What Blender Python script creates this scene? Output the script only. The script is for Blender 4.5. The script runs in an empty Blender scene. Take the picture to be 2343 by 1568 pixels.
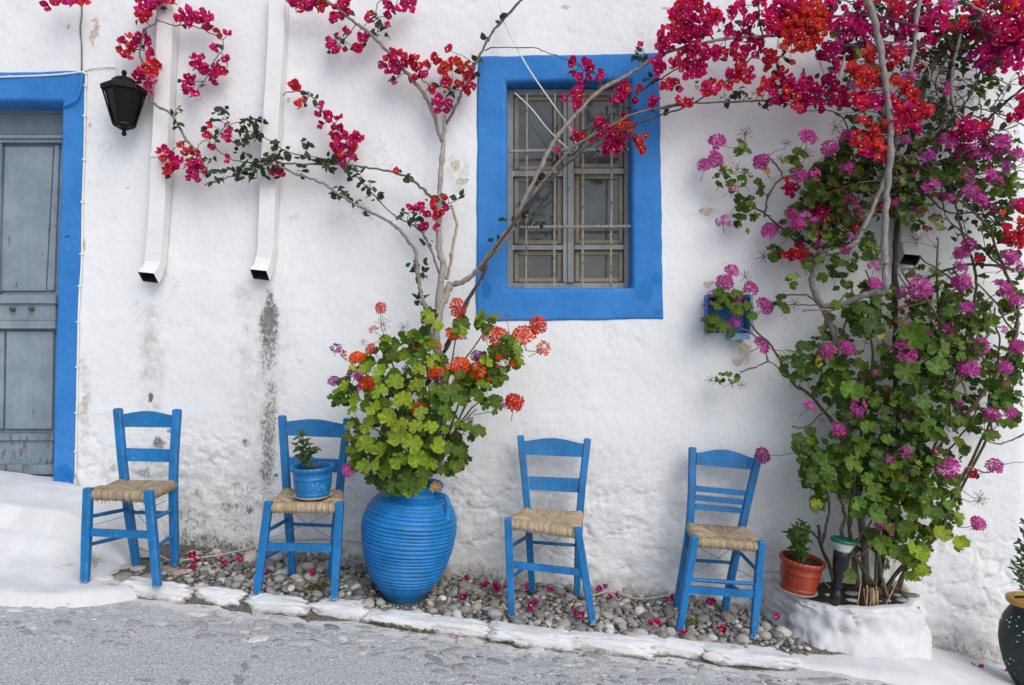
import bpy, bmesh, math, random
import numpy as np
from mathutils import Vector, Matrix

random.seed(7)
rng = np.random.default_rng(11)
R = math.radians
SC = bpy.context.scene
COL = SC.collection

# ------------------------------------------------------------------ camera, sky, sun, exposure
CAM_D, CAM_H, FPX = 4.2, 1.5, 1600.0          # metres to the house wall, eye height, focal length in pixels of a 2342 px wide print
cam = bpy.data.cameras.new('camera')
cam.sensor_width = 36.0
cam.lens = 36.0 * FPX / 2342.0
cam.clip_start, cam.clip_end = 0.05, 2000
camo = bpy.data.objects.new('camera', cam)
camo.location = (0, -CAM_D, CAM_H)
camo.rotation_euler = (R(90), 0, 0)
COL.objects.link(camo)
SC.camera = camo

SUN_AZ, SUN_EL = 32.0, 42.0                    # degrees right of the view's back, and above the horizon
world = bpy.data.worlds.new('World')
SC.world = world
world.use_nodes = True
wn = world.node_tree.nodes
wl = world.node_tree.links
bg = wn.get('Background') or wn.new('ShaderNodeBackground')
sky = wn.new('ShaderNodeTexSky')
sky.sky_type = 'NISHITA'
sky.sun_disc = False
sky.sun_elevation = R(SUN_EL)
sky.sun_rotation = R(180 - SUN_AZ)
sky.air_density = 1.0
sky.dust_density = 2.1
sky.ozone_density = 1.0
hs = wn.new('ShaderNodeHueSaturation')               # high thin cloud: the same sky, paler
hs.inputs['Saturation'].default_value = 0.80
wl.new(sky.outputs[0], hs.inputs['Color'])
wl.new(hs.outputs[0], bg.inputs[0])
bg.inputs[1].default_value = 0.15
sd = bpy.data.lights.new('sun', 'SUN')
sd.energy = 1.15
sd.angle = R(50)
sd.color = (1.0, 0.985, 0.965)
so = bpy.data.objects.new('sun', sd)
_a, _e = R(SUN_AZ), R(SUN_EL)
sdir = Vector((math.sin(_a) * math.cos(_e), -math.cos(_a) * math.cos(_e), math.sin(_e)))
so.rotation_euler = sdir.to_track_quat('Z', 'Y').to_euler()
so.location = (3, -6, 8)
COL.objects.link(so)
vs = SC.view_settings
vs.view_transform = 'Standard'
vs.look = 'None'
vs.exposure = 0.08
SC.cycles.max_bounces = 5
SC.cycles.diffuse_bounces = 2
SC.cycles.glossy_bounces = 2
SC.cycles.transmission_bounces = 4
vs.gamma = 1.0
vs.use_curve_mapping = False

# ------------------------------------------------------------------ measured print coordinates -> metres
FR = {'Z': (0, 0, 1), 'A': (0, 0, .3857), 'B': (0, 604.9, .3857), 'C': (0, 1058.5, .3614), 'D': (544.4, 0, .3857),
      'E': (665.3, 604.9, .3857), 'F': (725.8, 1058.5, .3614), 'G': (1028.2, 60.5, .4628), 'H': (1451.6, 0, .3858),
      'I': (1512.1, 544.4, .3858), 'J': (1495.2, 1028.2, .3614), 'K': (151.2, 907.3, .2894), 'L': (544.4, 907.3, .3086),
      'M': (1119, 967.8, .3086), 'N': (1512.1, 998, .3086), 'O': (2160.5, 121, .3470), 'Q': (2100, 1149.2, .2670),
      'R': (1572.6, 574.6, .2121), 'S': (1875, 0, .2701), 'T': (1754, 302.4, .3086), 'U': (1723.8, 1179.4, .1807),
      'V': (0, 1270.2, .1898), 'W': (0, 151.2, .3471)}
def pix(f, cx, cy):
    ox, oy, s = FR[f]
    return ox + cx * s, oy + cy * s
def P(f, cx, cy, y=0.0):
    """point at depth y (0 = wall face, negative = towards the street)"""
    px, py = pix(f, cx, cy)
    d = CAM_D + y
    return Vector(((px - 1171) / FPX * d, y, CAM_H - (py - 784) / FPX * d))
def G(x):
    return .068 - .115 * x - .15 * max(0.0, x - 2.1)
def Gn(x):
    return .068 - .115 * x - .15 * np.maximum(0.0, x - 2.1)
def hit_y(f, cx, cy, off):
    px, py = pix(f, cx, cy)
    d = 3.5
    for i in range(60):
        x = (px - 1171) / FPX * d
        d = .5 * d + .5 * FPX * (CAM_H - G(x) - off) / (py - 784)
    return d - CAM_D

# ------------------------------------------------------------------ numpy noise
def _hash(ix, iy, seed):
    h = (ix.astype(np.int64) * 374761393 + iy.astype(np.int64) * 668265263 + seed * 1442695041) & 0x7fffffff
    h = ((h ^ (h >> 13)) * 1274126177) & 0x7fffffff
    h = (h ^ (h >> 16)) & 0xffff
    return h / 65535.0
def vnoise(x, y, seed=0):
    x = np.asarray(x, float); y = np.asarray(y, float)
    ix, iy = np.floor(x), np.floor(y)
    fx, fy = x - ix, y - iy
    fx = fx * fx * fx * (fx * (fx * 6 - 15) + 10); fy = fy * fy * fy * (fy * (fy * 6 - 15) + 10)
    a = _hash(ix, iy, seed); b = _hash(ix + 1, iy, seed); c = _hash(ix, iy + 1, seed); d = _hash(ix + 1, iy + 1, seed)
    return (a * (1 - fx) + b * fx) * (1 - fy) + (c * (1 - fx) + d * fx) * fy
def fbm(x, y, seed=0, octv=4, gain=.5):
    s = 0; a = 1; t = 0
    for o in range(octv):
        s = s + a * (vnoise(x * 2 ** o + 17.3 * o, y * 2 ** o - 9.1 * o, seed + o) - .5); t += a; a *= gain
    return s / t * 2
def sstep(a, b, x):
    t = np.clip((x - a) / (b - a), 0, 1)
    return t * t * (3 - 2 * t)

# ------------------------------------------------------------------ object helpers
def tag(o, label=None, cat=None, group=None, kind=None):
    if label: o['label'] = label
    if cat: o['category'] = cat
    if group: o['group'] = group
    if kind: o['kind'] = kind
    return o
def thing(name, loc, label, cat, group=None):
    o = bpy.data.objects.new(name, None)
    o.empty_display_size = .05
    o.location = loc
    COL.objects.link(o)
    return tag(o, label, cat, group)
def base_of(o):
    v = Vector((0, 0, 0))
    while o is not None:
        v += o.location; o = o.parent
    return v
class MB:
    """collects faces in world coordinates and links them as one mesh object"""
    def __init__(s): s.v = []; s.f = []; s.m = []; s.c = []; s.col = (1, 1, 1)
    def add(s, vs_, fs, mi=0, cols=None):
        o = len(s.v)
        s.v.extend([tuple(q) for q in vs_])
        s.c.extend(cols if cols is not None else [s.col] * len(vs_))
        for f in fs:
            s.f.append(tuple(i + o for i in f)); s.m.append(mi)
        return s
    def hexa(s, p, mi=0):
        return s.add(p, [(0, 3, 2, 1), (4, 5, 6, 7), (0, 1, 5, 4), (1, 2, 6, 5), (2, 3, 7, 6), (3, 0, 4, 7)], mi)
    def box(s, a, b, mi=0):
        x0, y0, z0 = a; x1, y1, z1 = b
        return s.hexa([(x0, y0, z0), (x1, y0, z0), (x1, y1, z0), (x0, y1, z0), (x0, y0, z1), (x1, y0, z1), (x1, y1, z1), (x0, y1, z1)], mi)
    def quadbox(s, fr, thick, mi=0):
        """fr: four front corners (bl, br, tr, tl) in world; thick: depth along +y; a bevelled slab"""
        c = sum((Vector(q) for q in fr), Vector()) / 4
        b = .004
        fr = [Vector(q) for q in fr]
        ins = [q + (c - q).normalized() * b for q in fr]
        y = Vector((0, 1, 0))
        v = ins + [q + y * b for q in fr] + [q + y * thick for q in fr]
        f = [(0, 1, 2, 3), (11, 10, 9, 8)]
        for k in range(4):
            n = (k + 1) % 4
            f.append((k, k + 4, n + 4, n)); f.append((k + 4, k + 8, n + 8, n + 4))
        return s.add(v, f, mi)
    def tube(s, pts, rad, n=8, mi=0, caps=True, ell=1.0):
        pts = [Vector(q) for q in pts]
        if not hasattr(rad, '__len__'): rad = [rad] * len(pts)
        vv = []; prev = None
        for i, q in enumerate(pts):
            t = (pts[min(i + 1, len(pts) - 1)] - pts[max(i - 1, 0)])
            if t.length < 1e-9: t = Vector((0, 0, 1))
            t.normalize()
            if prev is None:
                u = t.orthogonal().normalized()
            else:
                u = prev - t * prev.dot(t)
                u = u.normalized() if u.length > 1e-6 else t.orthogonal().normalized()
            prev = u
            w = t.cross(u)
            for k in range(n):
                a = 2 * math.pi * k / n
                vv.append(q + (u * math.cos(a) + w * math.sin(a) * ell) * rad[i])
        ff = []
        for i in range(len(pts) - 1):
            for k in range(n):
                k2 = (k + 1) % n
                ff.append((i * n + k, i * n + k2, (i + 1) * n + k2, (i + 1) * n + k))
        if caps:
            ff.append(tuple(range(n - 1, -1, -1))); e = (len(pts) - 1) * n
            ff.append(tuple(range(e, e + n)))
        return s.add(vv, ff, mi)
    def beam(s, pts, w, d, mi=0, ch=.12, xdir=(1, 0, 0)):
        """chamfered square section along a path; w across, d deep (lists or numbers)"""
        pts = [Vector(q) for q in pts]
        n = len(pts)
        W = w if hasattr(w, '__len__') else [w] * n
        D = d if hasattr(d, '__len__') else [d] * n
        vv = []
        for i, q in enumerate(pts):
            t = (pts[min(i + 1, n - 1)] - pts[max(i - 1, 0)]).normalized()
            x = Vector(xdir); x = (x - t * x.dot(t)).normalized()
            y = t.cross(x)
            a, b = W[i] / 2, D[i] / 2
            c = ch * min(a, b) * 2
            for (sx, sy) in ((a - c, b), (a, b - c), (a, -b + c), (a - c, -b), (-a + c, -b), (-a, -b + c), (-a, b - c), (-a + c, b)):
                vv.append(q + x * sx + y * sy)
        ff = []
        for i in range(n - 1):
            for k in range(8):
                k2 = (k + 1) % 8
                ff.append((i * 8 + k, (i + 1) * 8 + k, (i + 1) * 8 + k2, i * 8 + k2))
        ff.append(tuple(range(8))); e = (n - 1) * 8
        ff.append(tuple(range(e + 7, e - 1, -1)))
        return s.add(vv, ff, mi)
    def lathe(s, prof, M, n=32, mi=0, fn=None):
        """prof: list of (r, z); M: matrix placing the axis"""
        vv = []
        for (r, z) in prof:
            for k in range(n):
                a = 2 * math.pi * k / n
                rr = fn(r, z, a) if fn else r
                vv.append(M @ Vector((rr * math.cos(a), rr * math.sin(a), z)))
        ff = []
        for i in range(len(prof) - 1):
            for k in range(n):
                k2 = (k + 1) % n
                ff.append((i * n + k, i * n + k2, (i + 1) * n + k2, (i + 1) * n + k))
        if prof[0][0] > 1e-4: ff.append(tuple(range(n - 1, -1, -1)))
        if prof[-1][0] > 1e-4:
            e = (len(prof) - 1) * n; ff.append(tuple(range(e, e + n)))
        return s.add(vv, ff, mi)
    def build(s, name, mats, parent=None, smooth=False, auto=None, at=None):
        b = base_of(parent) if parent is not None else Vector(at or (0, 0, 0))
        me = bpy.data.meshes.new(name)
        v = np.array(s.v, float) - np.array(b)
        me.from_pydata(v.tolist(), [], s.f)
        if not isinstance(mats, (list, tuple)): mats = [mats]
        for m in mats: me.materials.append(m)
        if len(mats) > 1: me.polygons.foreach_set('material_index', s.m)
        a = me.color_attributes.new('Col', 'FLOAT_COLOR', 'POINT')
        cc = np.ones((len(s.v), 4), np.float32); cc[:, :3] = np.array(s.c, np.float32)
        a.data.foreach_set('color', cc.ravel())
        if smooth:
            me.polygons.foreach_set('use_smooth', [True] * len(s.f))
            if auto: me.set_sharp_from_angle(angle=R(auto))
        me.update()
        o = bpy.data.objects.new(name, me)
        COL.objects.link(o)
        if parent is not None: o.parent = parent
        else: o.location = b
        return o
def grid_mesh(name, X, Y, Z, mat, keep=None, parent=None, at=(0, 0, 0), attrs=None, smooth=True):
    """X, Y, Z: 2-d arrays of world coordinates"""
    n, m = X.shape
    v = np.stack([X, Y, Z], -1).reshape(-1, 3)
    i, j = np.meshgrid(np.arange(n - 1), np.arange(m - 1), indexing='ij')
    q = np.stack([i * m + j, i * m + j + 1, (i + 1) * m + j + 1, (i + 1) * m + j], -1).reshape(-1, 4)
    if keep is not None: q = q[keep.reshape(-1)]
    b = base_of(parent) if parent is not None else Vector(at)
    v = v - np.array(b)
    me = bpy.data.meshes.new(name)
    me.vertices.add(len(v)); me.vertices.foreach_set('co', v.astype(np.float32).ravel())
    me.loops.add(q.size); me.loops.foreach_set('vertex_index', q.astype(np.int32).ravel())
    me.polygons.add(len(q)); me.polygons.foreach_set('loop_start', np.arange(0, q.size, 4, dtype=np.int32))
    if smooth: me.polygons.foreach_set('use_smooth', np.ones(len(q), bool))
    me.materials.append(mat)
    if attrs:
        for k, arr in attrs.items():
            a = me.attributes.new(k, 'FLOAT', 'POINT'); a.data.foreach_set('value', arr.astype(np.float32).ravel())
    me.update(calc_edges=True); me.validate()
    o = bpy.data.objects.new(name, me); COL.objects.link(o)
    if parent is not None: o.parent = parent
    else: o.location = b
    return o
def smooth_path(pts, k=5):
    pts = [Vector(q) for q in pts]
    if len(pts) < 3: return pts
    out = []
    for i in range(len(pts) - 1):
        p0 = pts[max(i - 1, 0)]; p1 = pts[i]; p2 = pts[i + 1]; p3 = pts[min(i + 2, len(pts) - 1)]
        for j in range(k):
            t = j / k
            out.append(.5 * ((2 * p1) + (p2 - p0) * t + (2 * p0 - 5 * p1 + 4 * p2 - p3) * t * t + (3 * p1 - p0 - 3 * p2 + p3) * t ** 3))
    out.append(pts[-1])
    return out

# ------------------------------------------------------------------ material helpers
class NT:
    def __init__(s, name):
        s.mat = bpy.data.materials.new(name); s.mat.use_nodes = True
        s.t = s.mat.node_tree; s.n = s.t.nodes; s.l = s.t.links
        s.b = s.n['Principled BSDF']; s.out = s.n['Material Output']
    def new(s, t, **kw):
        x = s.n.new(t)
        for k, v in kw.items(): setattr(x, k, v)
        return x
    def put(s, x, sock):
        if hasattr(x, 'is_linked') or isinstance(x, bpy.types.NodeSocket): s.l.new(x, sock)
        else:
            if hasattr(x, '__len__') and len(x) == 3 and sock.type == 'RGBA': x = (*x, 1)
            sock.default_value = x
    def coord(s, which='Object'): return s.new('ShaderNodeTexCoord').outputs[which]
    def noise(s, vec, scale, detail=4, rough=.55, out='Fac', dist=0.0):
        x = s.new('ShaderNodeTexNoise'); s.put(vec, x.inputs['Vector'])
        x.inputs['Scale'].default_value = scale; x.inputs['Detail'].default_value = detail
        x.inputs['Roughness'].default_value = rough; x.inputs['Distortion'].default_value = dist
        return x.outputs[out]
    def voro(s, vec, scale, feat='F1', out='Distance'):
        x = s.new('ShaderNodeTexVoronoi', feature=feat); s.put(vec, x.inputs['Vector']); x.inputs['Scale'].default_value = scale
        return x.outputs[out]
    def mapr(s, x, a, b, c=0, d=1, smooth=True):
        m = s.new('ShaderNodeMapRange'); m.interpolation_type = 'SMOOTHSTEP' if smooth else 'LINEAR'
        s.put(x, m.inputs[0])
        for i, v in enumerate((a, b, c, d)): m.inputs[i + 1].default_value = v
        return m.outputs[0]
    def math(s, op, a, b=0.0, clamp=False):
        m = s.new('ShaderNodeMath', operation=op); m.use_clamp = clamp
        s.put(a, m.inputs[0]); s.put(b, m.inputs[1]); return m.outputs[0]
    def mix(s, f, a, b, mode='MIX'):
        m = s.new('ShaderNodeMix', data_type='RGBA', blend_type=mode); m.clamp_factor = True
        s.put(f, m.inputs[0]); s.put(a, m.inputs[6]); s.put(b, m.inputs[7]); return m.outputs[2]
    def attr(s, name, out='Fac'):
        a = s.new('ShaderNodeAttribute', attribute_name=name); return a.outputs[out]
    def bump(s, h, strength=.3, dist=.01, prev=None):
        b = s.new('ShaderNodeBump'); b.inputs['Strength'].default_value = strength; b.inputs['Distance'].default_value = dist
        s.put(h, b.inputs['Height'])
        if prev is not None: s.l.new(prev, b.inputs['Normal'])
        return b.outputs[0]
    def scale(s, vec, v):
        m = s.new('ShaderNodeMapping'); s.put(vec, m.inputs[0]); m.inputs['Scale'].default_value = v; return m.outputs[0]
    def done(s, color=None, rough=None, normal=None, spec=None):
        if color is not None: s.put(color, s.b.inputs['Base Color'])
        if rough is not None: s.put(rough, s.b.inputs['Roughness'])
        if normal is not None: s.put(normal, s.b.inputs['Normal'])
        if spec is not None: s.b.inputs['Specular IOR Level'].default_value = spec
        return s.mat
def simple(name, col, rough=.6, var=.15, scale=12, bump=.15, bscale=60, spec=.4, bdist=.004):
    t = NT(name); c = t.coord()
    n = t.noise(c, scale, 5)
    f = t.mapr(n, .3, .7, 1 - var, 1 + var, False)
    k = t.mix(1.0, col, f, 'MULTIPLY')
    return t.done(k, rough, t.bump(t.noise(c, bscale, 3), bump, bdist), spec)

def painted_blue(name, col, chips=.69, rough=.42, spec=.45, edge=False):
    t = NT(name); c = t.coord()
    n = t.noise(c, 9, 4)
    f = t.mapr(n, .3, .7, .76, 1.18, False)
    k = t.mix(1.0, col, f, 'MULTIPLY')
    grain = t.noise(t.scale(c, (70, 70, 7)), 1.0, 4)
    k = t.mix(1.0, k, t.mapr(grain, .3, .7, .86, 1.12, False), 'MULTIPLY')
    fade = t.mapr(t.noise(c, 3.5, 5, .65), .50, .72)
    k = t.mix(t.math('MULTIPLY', fade, .30), k, tuple(min(1, q * 1.35 + .05) for q in col))
    scuff = t.mapr(t.math('ADD', t.attr('wear'), t.math('MULTIPLY', t.math('SUBTRACT', t.noise(c, 48, 5, .75), .5), 1.7)), .72, .86)
    k = t.mix(t.math('MULTIPLY', scuff, .85), k, (.46, .45, .43))
    ch = t.math('MULTIPLY', t.mapr(t.noise(c, 95, 2, .5), chips, chips + .04), t.mapr(t.noise(c, 7, 2), .5, .6))
    k = t.mix(ch, k, (.55, .58, .6))
    if edge:
        bv = t.new('ShaderNodeBevel'); bv.samples = 4; bv.inputs['Radius'].default_value = .0045
        dp = t.new('ShaderNodeVectorMath', operation='DOT_PRODUCT'); t.l.new(bv.outputs[0], dp.inputs[0]); t.l.new(t.new('ShaderNodeNewGeometry').outputs['True Normal'], dp.inputs[1])
        em = t.math('MULTIPLY', t.mapr(dp.outputs['Value'], .985, .90, 0, 1), t.mapr(t.noise(c, 26, 5, .7), .46, .60))
        k = t.mix(t.math('MULTIPLY', em, .60), k, (.34, .40, .46))
        wd = t.math('MULTIPLY', t.mapr(dp.outputs['Value'], .985, .90, 0, 1), t.mapr(t.noise(c, 40, 4, .7), .62, .66))
        k = t.mix(wd, k, (.30, .21, .12))
    return t.done(k, t.mapr(n, .3, .7, rough - .06, rough + .12, False), t.bump(grain, .2, .004), spec)
M_CHAIR = painted_blue('blue chair paint', (.004, .155, .41), .71, rough=.50, edge=True)
M_JAR = painted_blue('blue jar paint', (.009, .185, .49), .74, .40, .5)
M_POTBLUE = painted_blue('blue pot paint', (.008, .170, .44), .66, .38, .5)

def m_wall():
    t = NT('whitewashed plaster'); c = t.coord()
    dirt, mold, peel, rgh = t.attr('dirt'), t.attr('mold'), t.attr('peel'), t.attr('rough')
    n1 = t.noise(c, 1.3, 3); n2 = t.noise(c, 9, 5, .6); n3 = t.noise(c, 55, 4, .65)
    base = t.mix(t.mapr(n1, .35, .65), (.785, .795, .805), (.83, .838, .848))
    base = t.mix(t.math('MULTIPLY', t.mapr(n2, .5, .75), .22), base, (.70, .69, .665))
    # pale yellowed rubbed spots
    sp = t.math('MULTIPLY', t.mapr(t.noise(c, 6.5, 3), .68, .72), t.mapr(t.noise(c, 30, 3), .4, .6))
    base = t.mix(t.math('MULTIPLY', sp, .45), base, (.62, .56, .45))
    # dirt: soft grey-brown wash broken up by noise
    dm = t.math('MULTIPLY', dirt, t.mapr(t.noise(c, 14, 6, .7), .32, .68), True)
    base = t.mix(t.math('MULTIPLY', dm, .9), base, (.42, .405, .36))
    # mould: black specks
    sm = t.math('ADD', mold, t.math('MULTIPLY', t.math('SUBTRACT', t.noise(t.scale(c, (1, 1, .6)), 62, 6, .8), .5), 2.8))
    sm = t.mapr(sm, .41, .82)
    sm = t.math('MULTIPLY', sm, t.mapr(mold, .02, .25))
    base = t.mix(t.math('MULTIPLY', sm, .9), base, (.045, .05, .045))
    soft = t.math('MULTIPLY', t.mapr(mold, .05, .75), t.mapr(t.noise(t.scale(c, (1, 1, .35)), 16, 5, .7), .25, .7))
    base = t.mix(t.math('MULTIPLY', soft, .62), base, (.30, .30, .275))
    # hairline cracks
    wv = t.new('ShaderNodeVectorMath', operation='ADD'); t.put(c, wv.inputs[0]); t.put(t.mix(1.0, t.noise(c, 5, 5, .7, out='Color'), (.35, .35, .35), 'MULTIPLY'), wv.inputs[1])
    ck = t.math('MULTIPLY', t.mapr(t.voro(wv.outputs[0], 2.3, 'DISTANCE_TO_EDGE'), .0, .011, 1, 0), t.mapr(t.noise(c, 1.7, 3), .50, .60))
    base = t.mix(t.math('MULTIPLY', ck, .40), base, (.40, .39, .37))
    # peeled flakes
    pm = t.mapr(t.math('ADD', peel, t.math('MULTIPLY', t.math('SUBTRACT', n3, .5), .7)), .45, .52)
    pc = t.mix(t.mapr(n3, .35, .65), (.50, .42, .31), (.66, .60, .50))
    base = t.mix(pm, base, pc)
    # brush strokes and grit
    br = t.noise(t.scale(c, (5, 5, 1.6)), 9, 2, .6)
    h = t.math('ADD', t.math('MULTIPLY', n3, .55), t.math('MULTIPLY', br, .5))
    h = t.math('SUBTRACT', h, t.math('MULTIPLY', pm, .5))
    fl = t.mapr(t.noise(c, 3.2, 5, .62), .50, .515)
    h = t.math('ADD', h, t.math('MULTIPLY', fl, .30))
    b1 = t.bump(h, .36, .008)
    b2 = t.bump(t.math('MULTIPLY', t.noise(c, 17, 4, .68), rgh), .6, .018, b1)
    return t.done(base, .85, b2, .2)
M_WALL = m_wall()

def m_bluewall():
    t = NT('blue limewash'); c = t.coord()
    n1 = t.noise(c, 2.2, 4); n3 = t.noise(c, 60, 4, .6)
    k = t.mix(t.mapr(n1, .3, .7), (.030, .190, .52), (.050, .235, .60))
    k = t.mix(t.math('MULTIPLY', t.mapr(t.noise(c, 7, 5, .7), .52, .75), .35), k, (.10, .27, .64))
    dk = t.attr('dark')
    k = t.mix(t.mapr(t.math('ADD', dk, t.math('MULTIPLY', t.math('SUBTRACT', n3, .5), .35)), .45, .6), k, (.020, .175, .49))
    ch = t.mapr(t.noise(c, 34, 3, .5), .73, .76)
    k = t.mix(t.math('MULTIPLY', ch, .5), k, (.5, .56, .66))
    cr = t.attr('crack')
    k = t.mix(t.math('MULTIPLY', t.mapr(cr, .5, .9), .8), k, (.01, .03, .09))
    return t.done(k, .75, t.bump(n3, .35, .006), .25)
M_BLUEWALL = m_bluewall()

def m_street():
    t = NT('worn cement street'); c = t.coord()
    fine = t.noise(c, 130, 6, .75); mid = t.noise(t.scale(c, (3, 7, 3)), 4, 6, .65); big = t.noise(c, 1.1, 4)
    k = t.mix(t.mapr(fine, .40, .60), (.30, .31, .33), (.74, .75, .755))
    k = t.mix(t.math('MULTIPLY', t.mapr(mid, .45, .7), .45), k, (.58, .575, .555))
    k = t.mix(t.math('MULTIPLY', t.mapr(big, .5, .7), .35), k, (.30, .31, .325))
    wash = t.attr('white')
    wm = t.mapr(t.math('ADD', wash, t.math('MULTIPLY', t.math('SUBTRACT', t.noise(c, 16, 6, .7), .5), 1.3)), .48, .75)
    k = t.mix(t.math('MULTIPLY', wm, .85), k, (.72, .72, .71))
    oil = t.attr('stain')
    om = t.mapr(t.math('ADD', oil, t.math('MULTIPLY', t.math('SUBTRACT', t.noise(c, 40, 5, .7), .5), 1.0)), .55, .75)
    k = t.mix(t.math('MULTIPLY', om, .50), k, (.15, .15, .15))
    vor = t.voro(t.scale(c, (1, 1.25, 1)), 75)
    h = t.math('ADD', t.math('MULTIPLY', fine, 1.0), t.math('MULTIPLY', vor, .7))
    return t.done(k, .88, t.bump(h, .7, .010), .25)
M_STREET = m_street()

def m_lime():
    t = NT('thick lime wash'); c = t.coord()
    n2 = t.noise(c, 7, 6, .65); n3 = t.noise(c, 60, 5, .65)
    k = t.mix(t.mapr(n2, .4, .7), (.66, .665, .67), (.74, .745, .75))
    d = t.attr('dirt')
    dm = t.mapr(t.math('ADD', d, t.math('MULTIPLY', t.math('SUBTRACT', t.noise(c, 22, 6, .75), .5), 1.4)), .42, .85)
    dk = t.mix(t.mapr(t.noise(c, 35, 4), .4, .6), (.24, .205, .14), (.40, .375, .32))
    k = t.mix(t.math('MULTIPLY', dm, .9), k, dk)
    ms = t.attr('moss')
    mm = t.mapr(t.math('ADD', ms, t.math('MULTIPLY', t.math('SUBTRACT', t.noise(c, 50, 5, .75), .5), 1.6)), .5, .8)
    k = t.mix(mm, k, (.075, .085, .035))
    return t.done(k, .8, t.bump(t.math('ADD', t.math('MULTIPLY', n2, .6), t.math('MULTIPLY', n3, .6)), .4, .008), .25)
M_LIME = m_lime()

def m_soil(name='soil', a=(.045, .035, .025), b=(.12, .10, .08)):
    t = NT(name); c = t.coord()
    n = t.noise(c, 70, 6, .7)
    return t.done(t.mix(t.mapr(n, .35, .65), a, b), .95, t.bump(n, .8, .015), .15)
M_SOIL = m_soil()
M_BED = m_soil('gritty bed', (.09, .085, .075), (.22, .21, .19))

def m_pebble():
    t = NT('river pebble'); c = t.coord('Object')
    oi = t.new('ShaderNodeObjectInfo')
    col = t.mix(1.0, oi.outputs['Color'], t.attr('Col', 'Color'), 'MULTIPLY')
    g = t.new('ShaderNodeNewGeometry').outputs['Position']
    n = t.noise(g, 70, 5, .65)
    k = t.mix(1.0, col, t.mapr(n, .3, .7, .72, 1.22, False), 'MULTIPLY')
    v = t.mapr(t.noise(g, 25, 3, .5, dist=1.5), .57, .62)
    k = t.mix(t.math('MULTIPLY', v, .25), k, (.5, .49, .46))
    return t.done(k, .72, t.bump(n, .25, .004), .3)
M_PEB = m_pebble()

def m_rush():
    t = NT('rush cord'); g = t.new('ShaderNodeNewGeometry').outputs['Position']
    col = t.attr('Col', 'Color')
    n = t.noise(g, 160, 4, .7)
    k = t.mix(1.0, col, t.mapr(n, .3, .7, .55, 1.3, False), 'MULTIPLY')
    return t.done(k, .7, t.bump(n, .5, .004), .3)
M_RUSH = m_rush()

def m_leaf(name, rough=.42, trans=.35, tcol=(1.25, 1.35, .5)):
    t = NT(name)
    oi = t.new('ShaderNodeObjectInfo')
    col = t.mix(1.0, oi.outputs['Color'], t.attr('Col', 'Color'), 'MULTIPLY')
    g = t.new('ShaderNodeNewGeometry').outputs['Position']
    n = t.noise(g, 45, 4, .6)
    k = t.mix(1.0, col, t.mapr(n, .3, .7, .78, 1.2, False), 'MULTIPLY')
    t.done(k, rough, t.bump(t.noise(g, 110, 3), .25, .004), .28)
    tr = t.new('ShaderNodeBsdfTranslucent')
    t.l.new(t.mix(1.0, k, tcol, 'MULTIPLY'), tr.inputs[0])
    ms = t.new('ShaderNodeMixShader'); ms.inputs[0].default_value = trans
    t.l.new(t.b.outputs[0], ms.inputs[1]); t.l.new(tr.outputs[0], ms.inputs[2])
    t.l.new(ms.outputs[0], t.out.inputs[0])
    return t.mat
M_LEAF = m_leaf('leaf', .48)
M_PETAL = m_leaf('petal', .55, .40, (1.15, .8, .9))
def m_bark():
    t = NT('grey bark'); g = t.new('ShaderNodeNewGeometry').outputs['Position']
    col = t.attr('Col', 'Color')
    n = t.noise(g, 38, 6, .7); st = t.noise(t.scale(g, (120, 120, 12)), 1, 4, .6)
    f = t.mapr(t.math('ADD', t.math('MULTIPLY', n, .6), t.math('MULTIPLY', st, .4)), .35, .65, .55, 1.35, False)
    return t.done(t.mix(1.0, col, f, 'MULTIPLY'), .85, t.bump(st, .55, .006, None), .2)
M_BARK = m_bark()
M_STEM = m_leaf('green stem', .5, .1)
M_WHITEPAINT = simple('white painted gutter metal', (.80, .80, .79), .55, .05, 6, .2, 40)
M_GREYPIPE = simple('grey weathered gutter metal', (.50, .495, .47), .6, .15, 6, .2, 40)
M_INSIDE = simple('dark pipe inside', (.02, .02, .02), .8)
M_BLACK = simple('black cast iron', (.004, .004, .005), .50, .3, 30, .25, 90, .22)
M_BLACKPL = simple('black plastic', (.008, .009, .012), .35, .2, 30, .05, 90, .5)
M_CABLE = simple('white cable', (.78, .78, .75), .55, .06, 20, .1, 60)
M_CABLE2 = simple('beige cable', (.47, .42, .35), .55, .1, 20, .1, 60)
M_TERRA = painted_blue('red pot paint', (.36, .045, .016), .8, .30, .55)
M_SAUCER = simple('white saucer', (.72, .70, .66), .4, .08, 10, .05)
M_GREEN = simple('green plastic ring', (.01, .13, .07), .3, .1, 10, .02)
def m_wood(name, a, b, wear, thr=.64):
    t = NT(name); c = t.coord()
    gr = t.noise(t.scale(c, (40, 40, 3)), 1.0, 5, .6); n = t.noise(c, 5, 5, .65)
    k = t.mix(t.mapr(n, .3, .7), a, b)
    k = t.mix(t.math('MULTIPLY', t.mapr(gr, .5, .75), .3), k, tuple(q * .6 for q in a))
    w = t.mapr(t.math('ADD', t.attr('wear'), t.math('MULTIPLY', t.math('SUBTRACT', t.noise(t.scale(c, (8, 8, 2.5)), 3, 6, .7), .5), 1.4)), .62, .68)
    w2 = t.math('MULTIPLY', t.mapr(t.noise(t.scale(c, (8, 8, 2.5)), 3.4, 6, .7), thr, thr + .03), 1.0)
    k = t.mix(w2, k, wear)
    return t.done(k, .62, t.bump(gr, .25, .004), .3)
M_DOOR = m_wood('weathered blue grey door paint', (.205, .255, .30), (.28, .335, .38), (.15, .135, .12))
M_DOORWORN = m_wood('worn blue grey door paint', (.17, .225, .275), (.235, .30, .355), (.16, .14, .12), .54)
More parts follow.
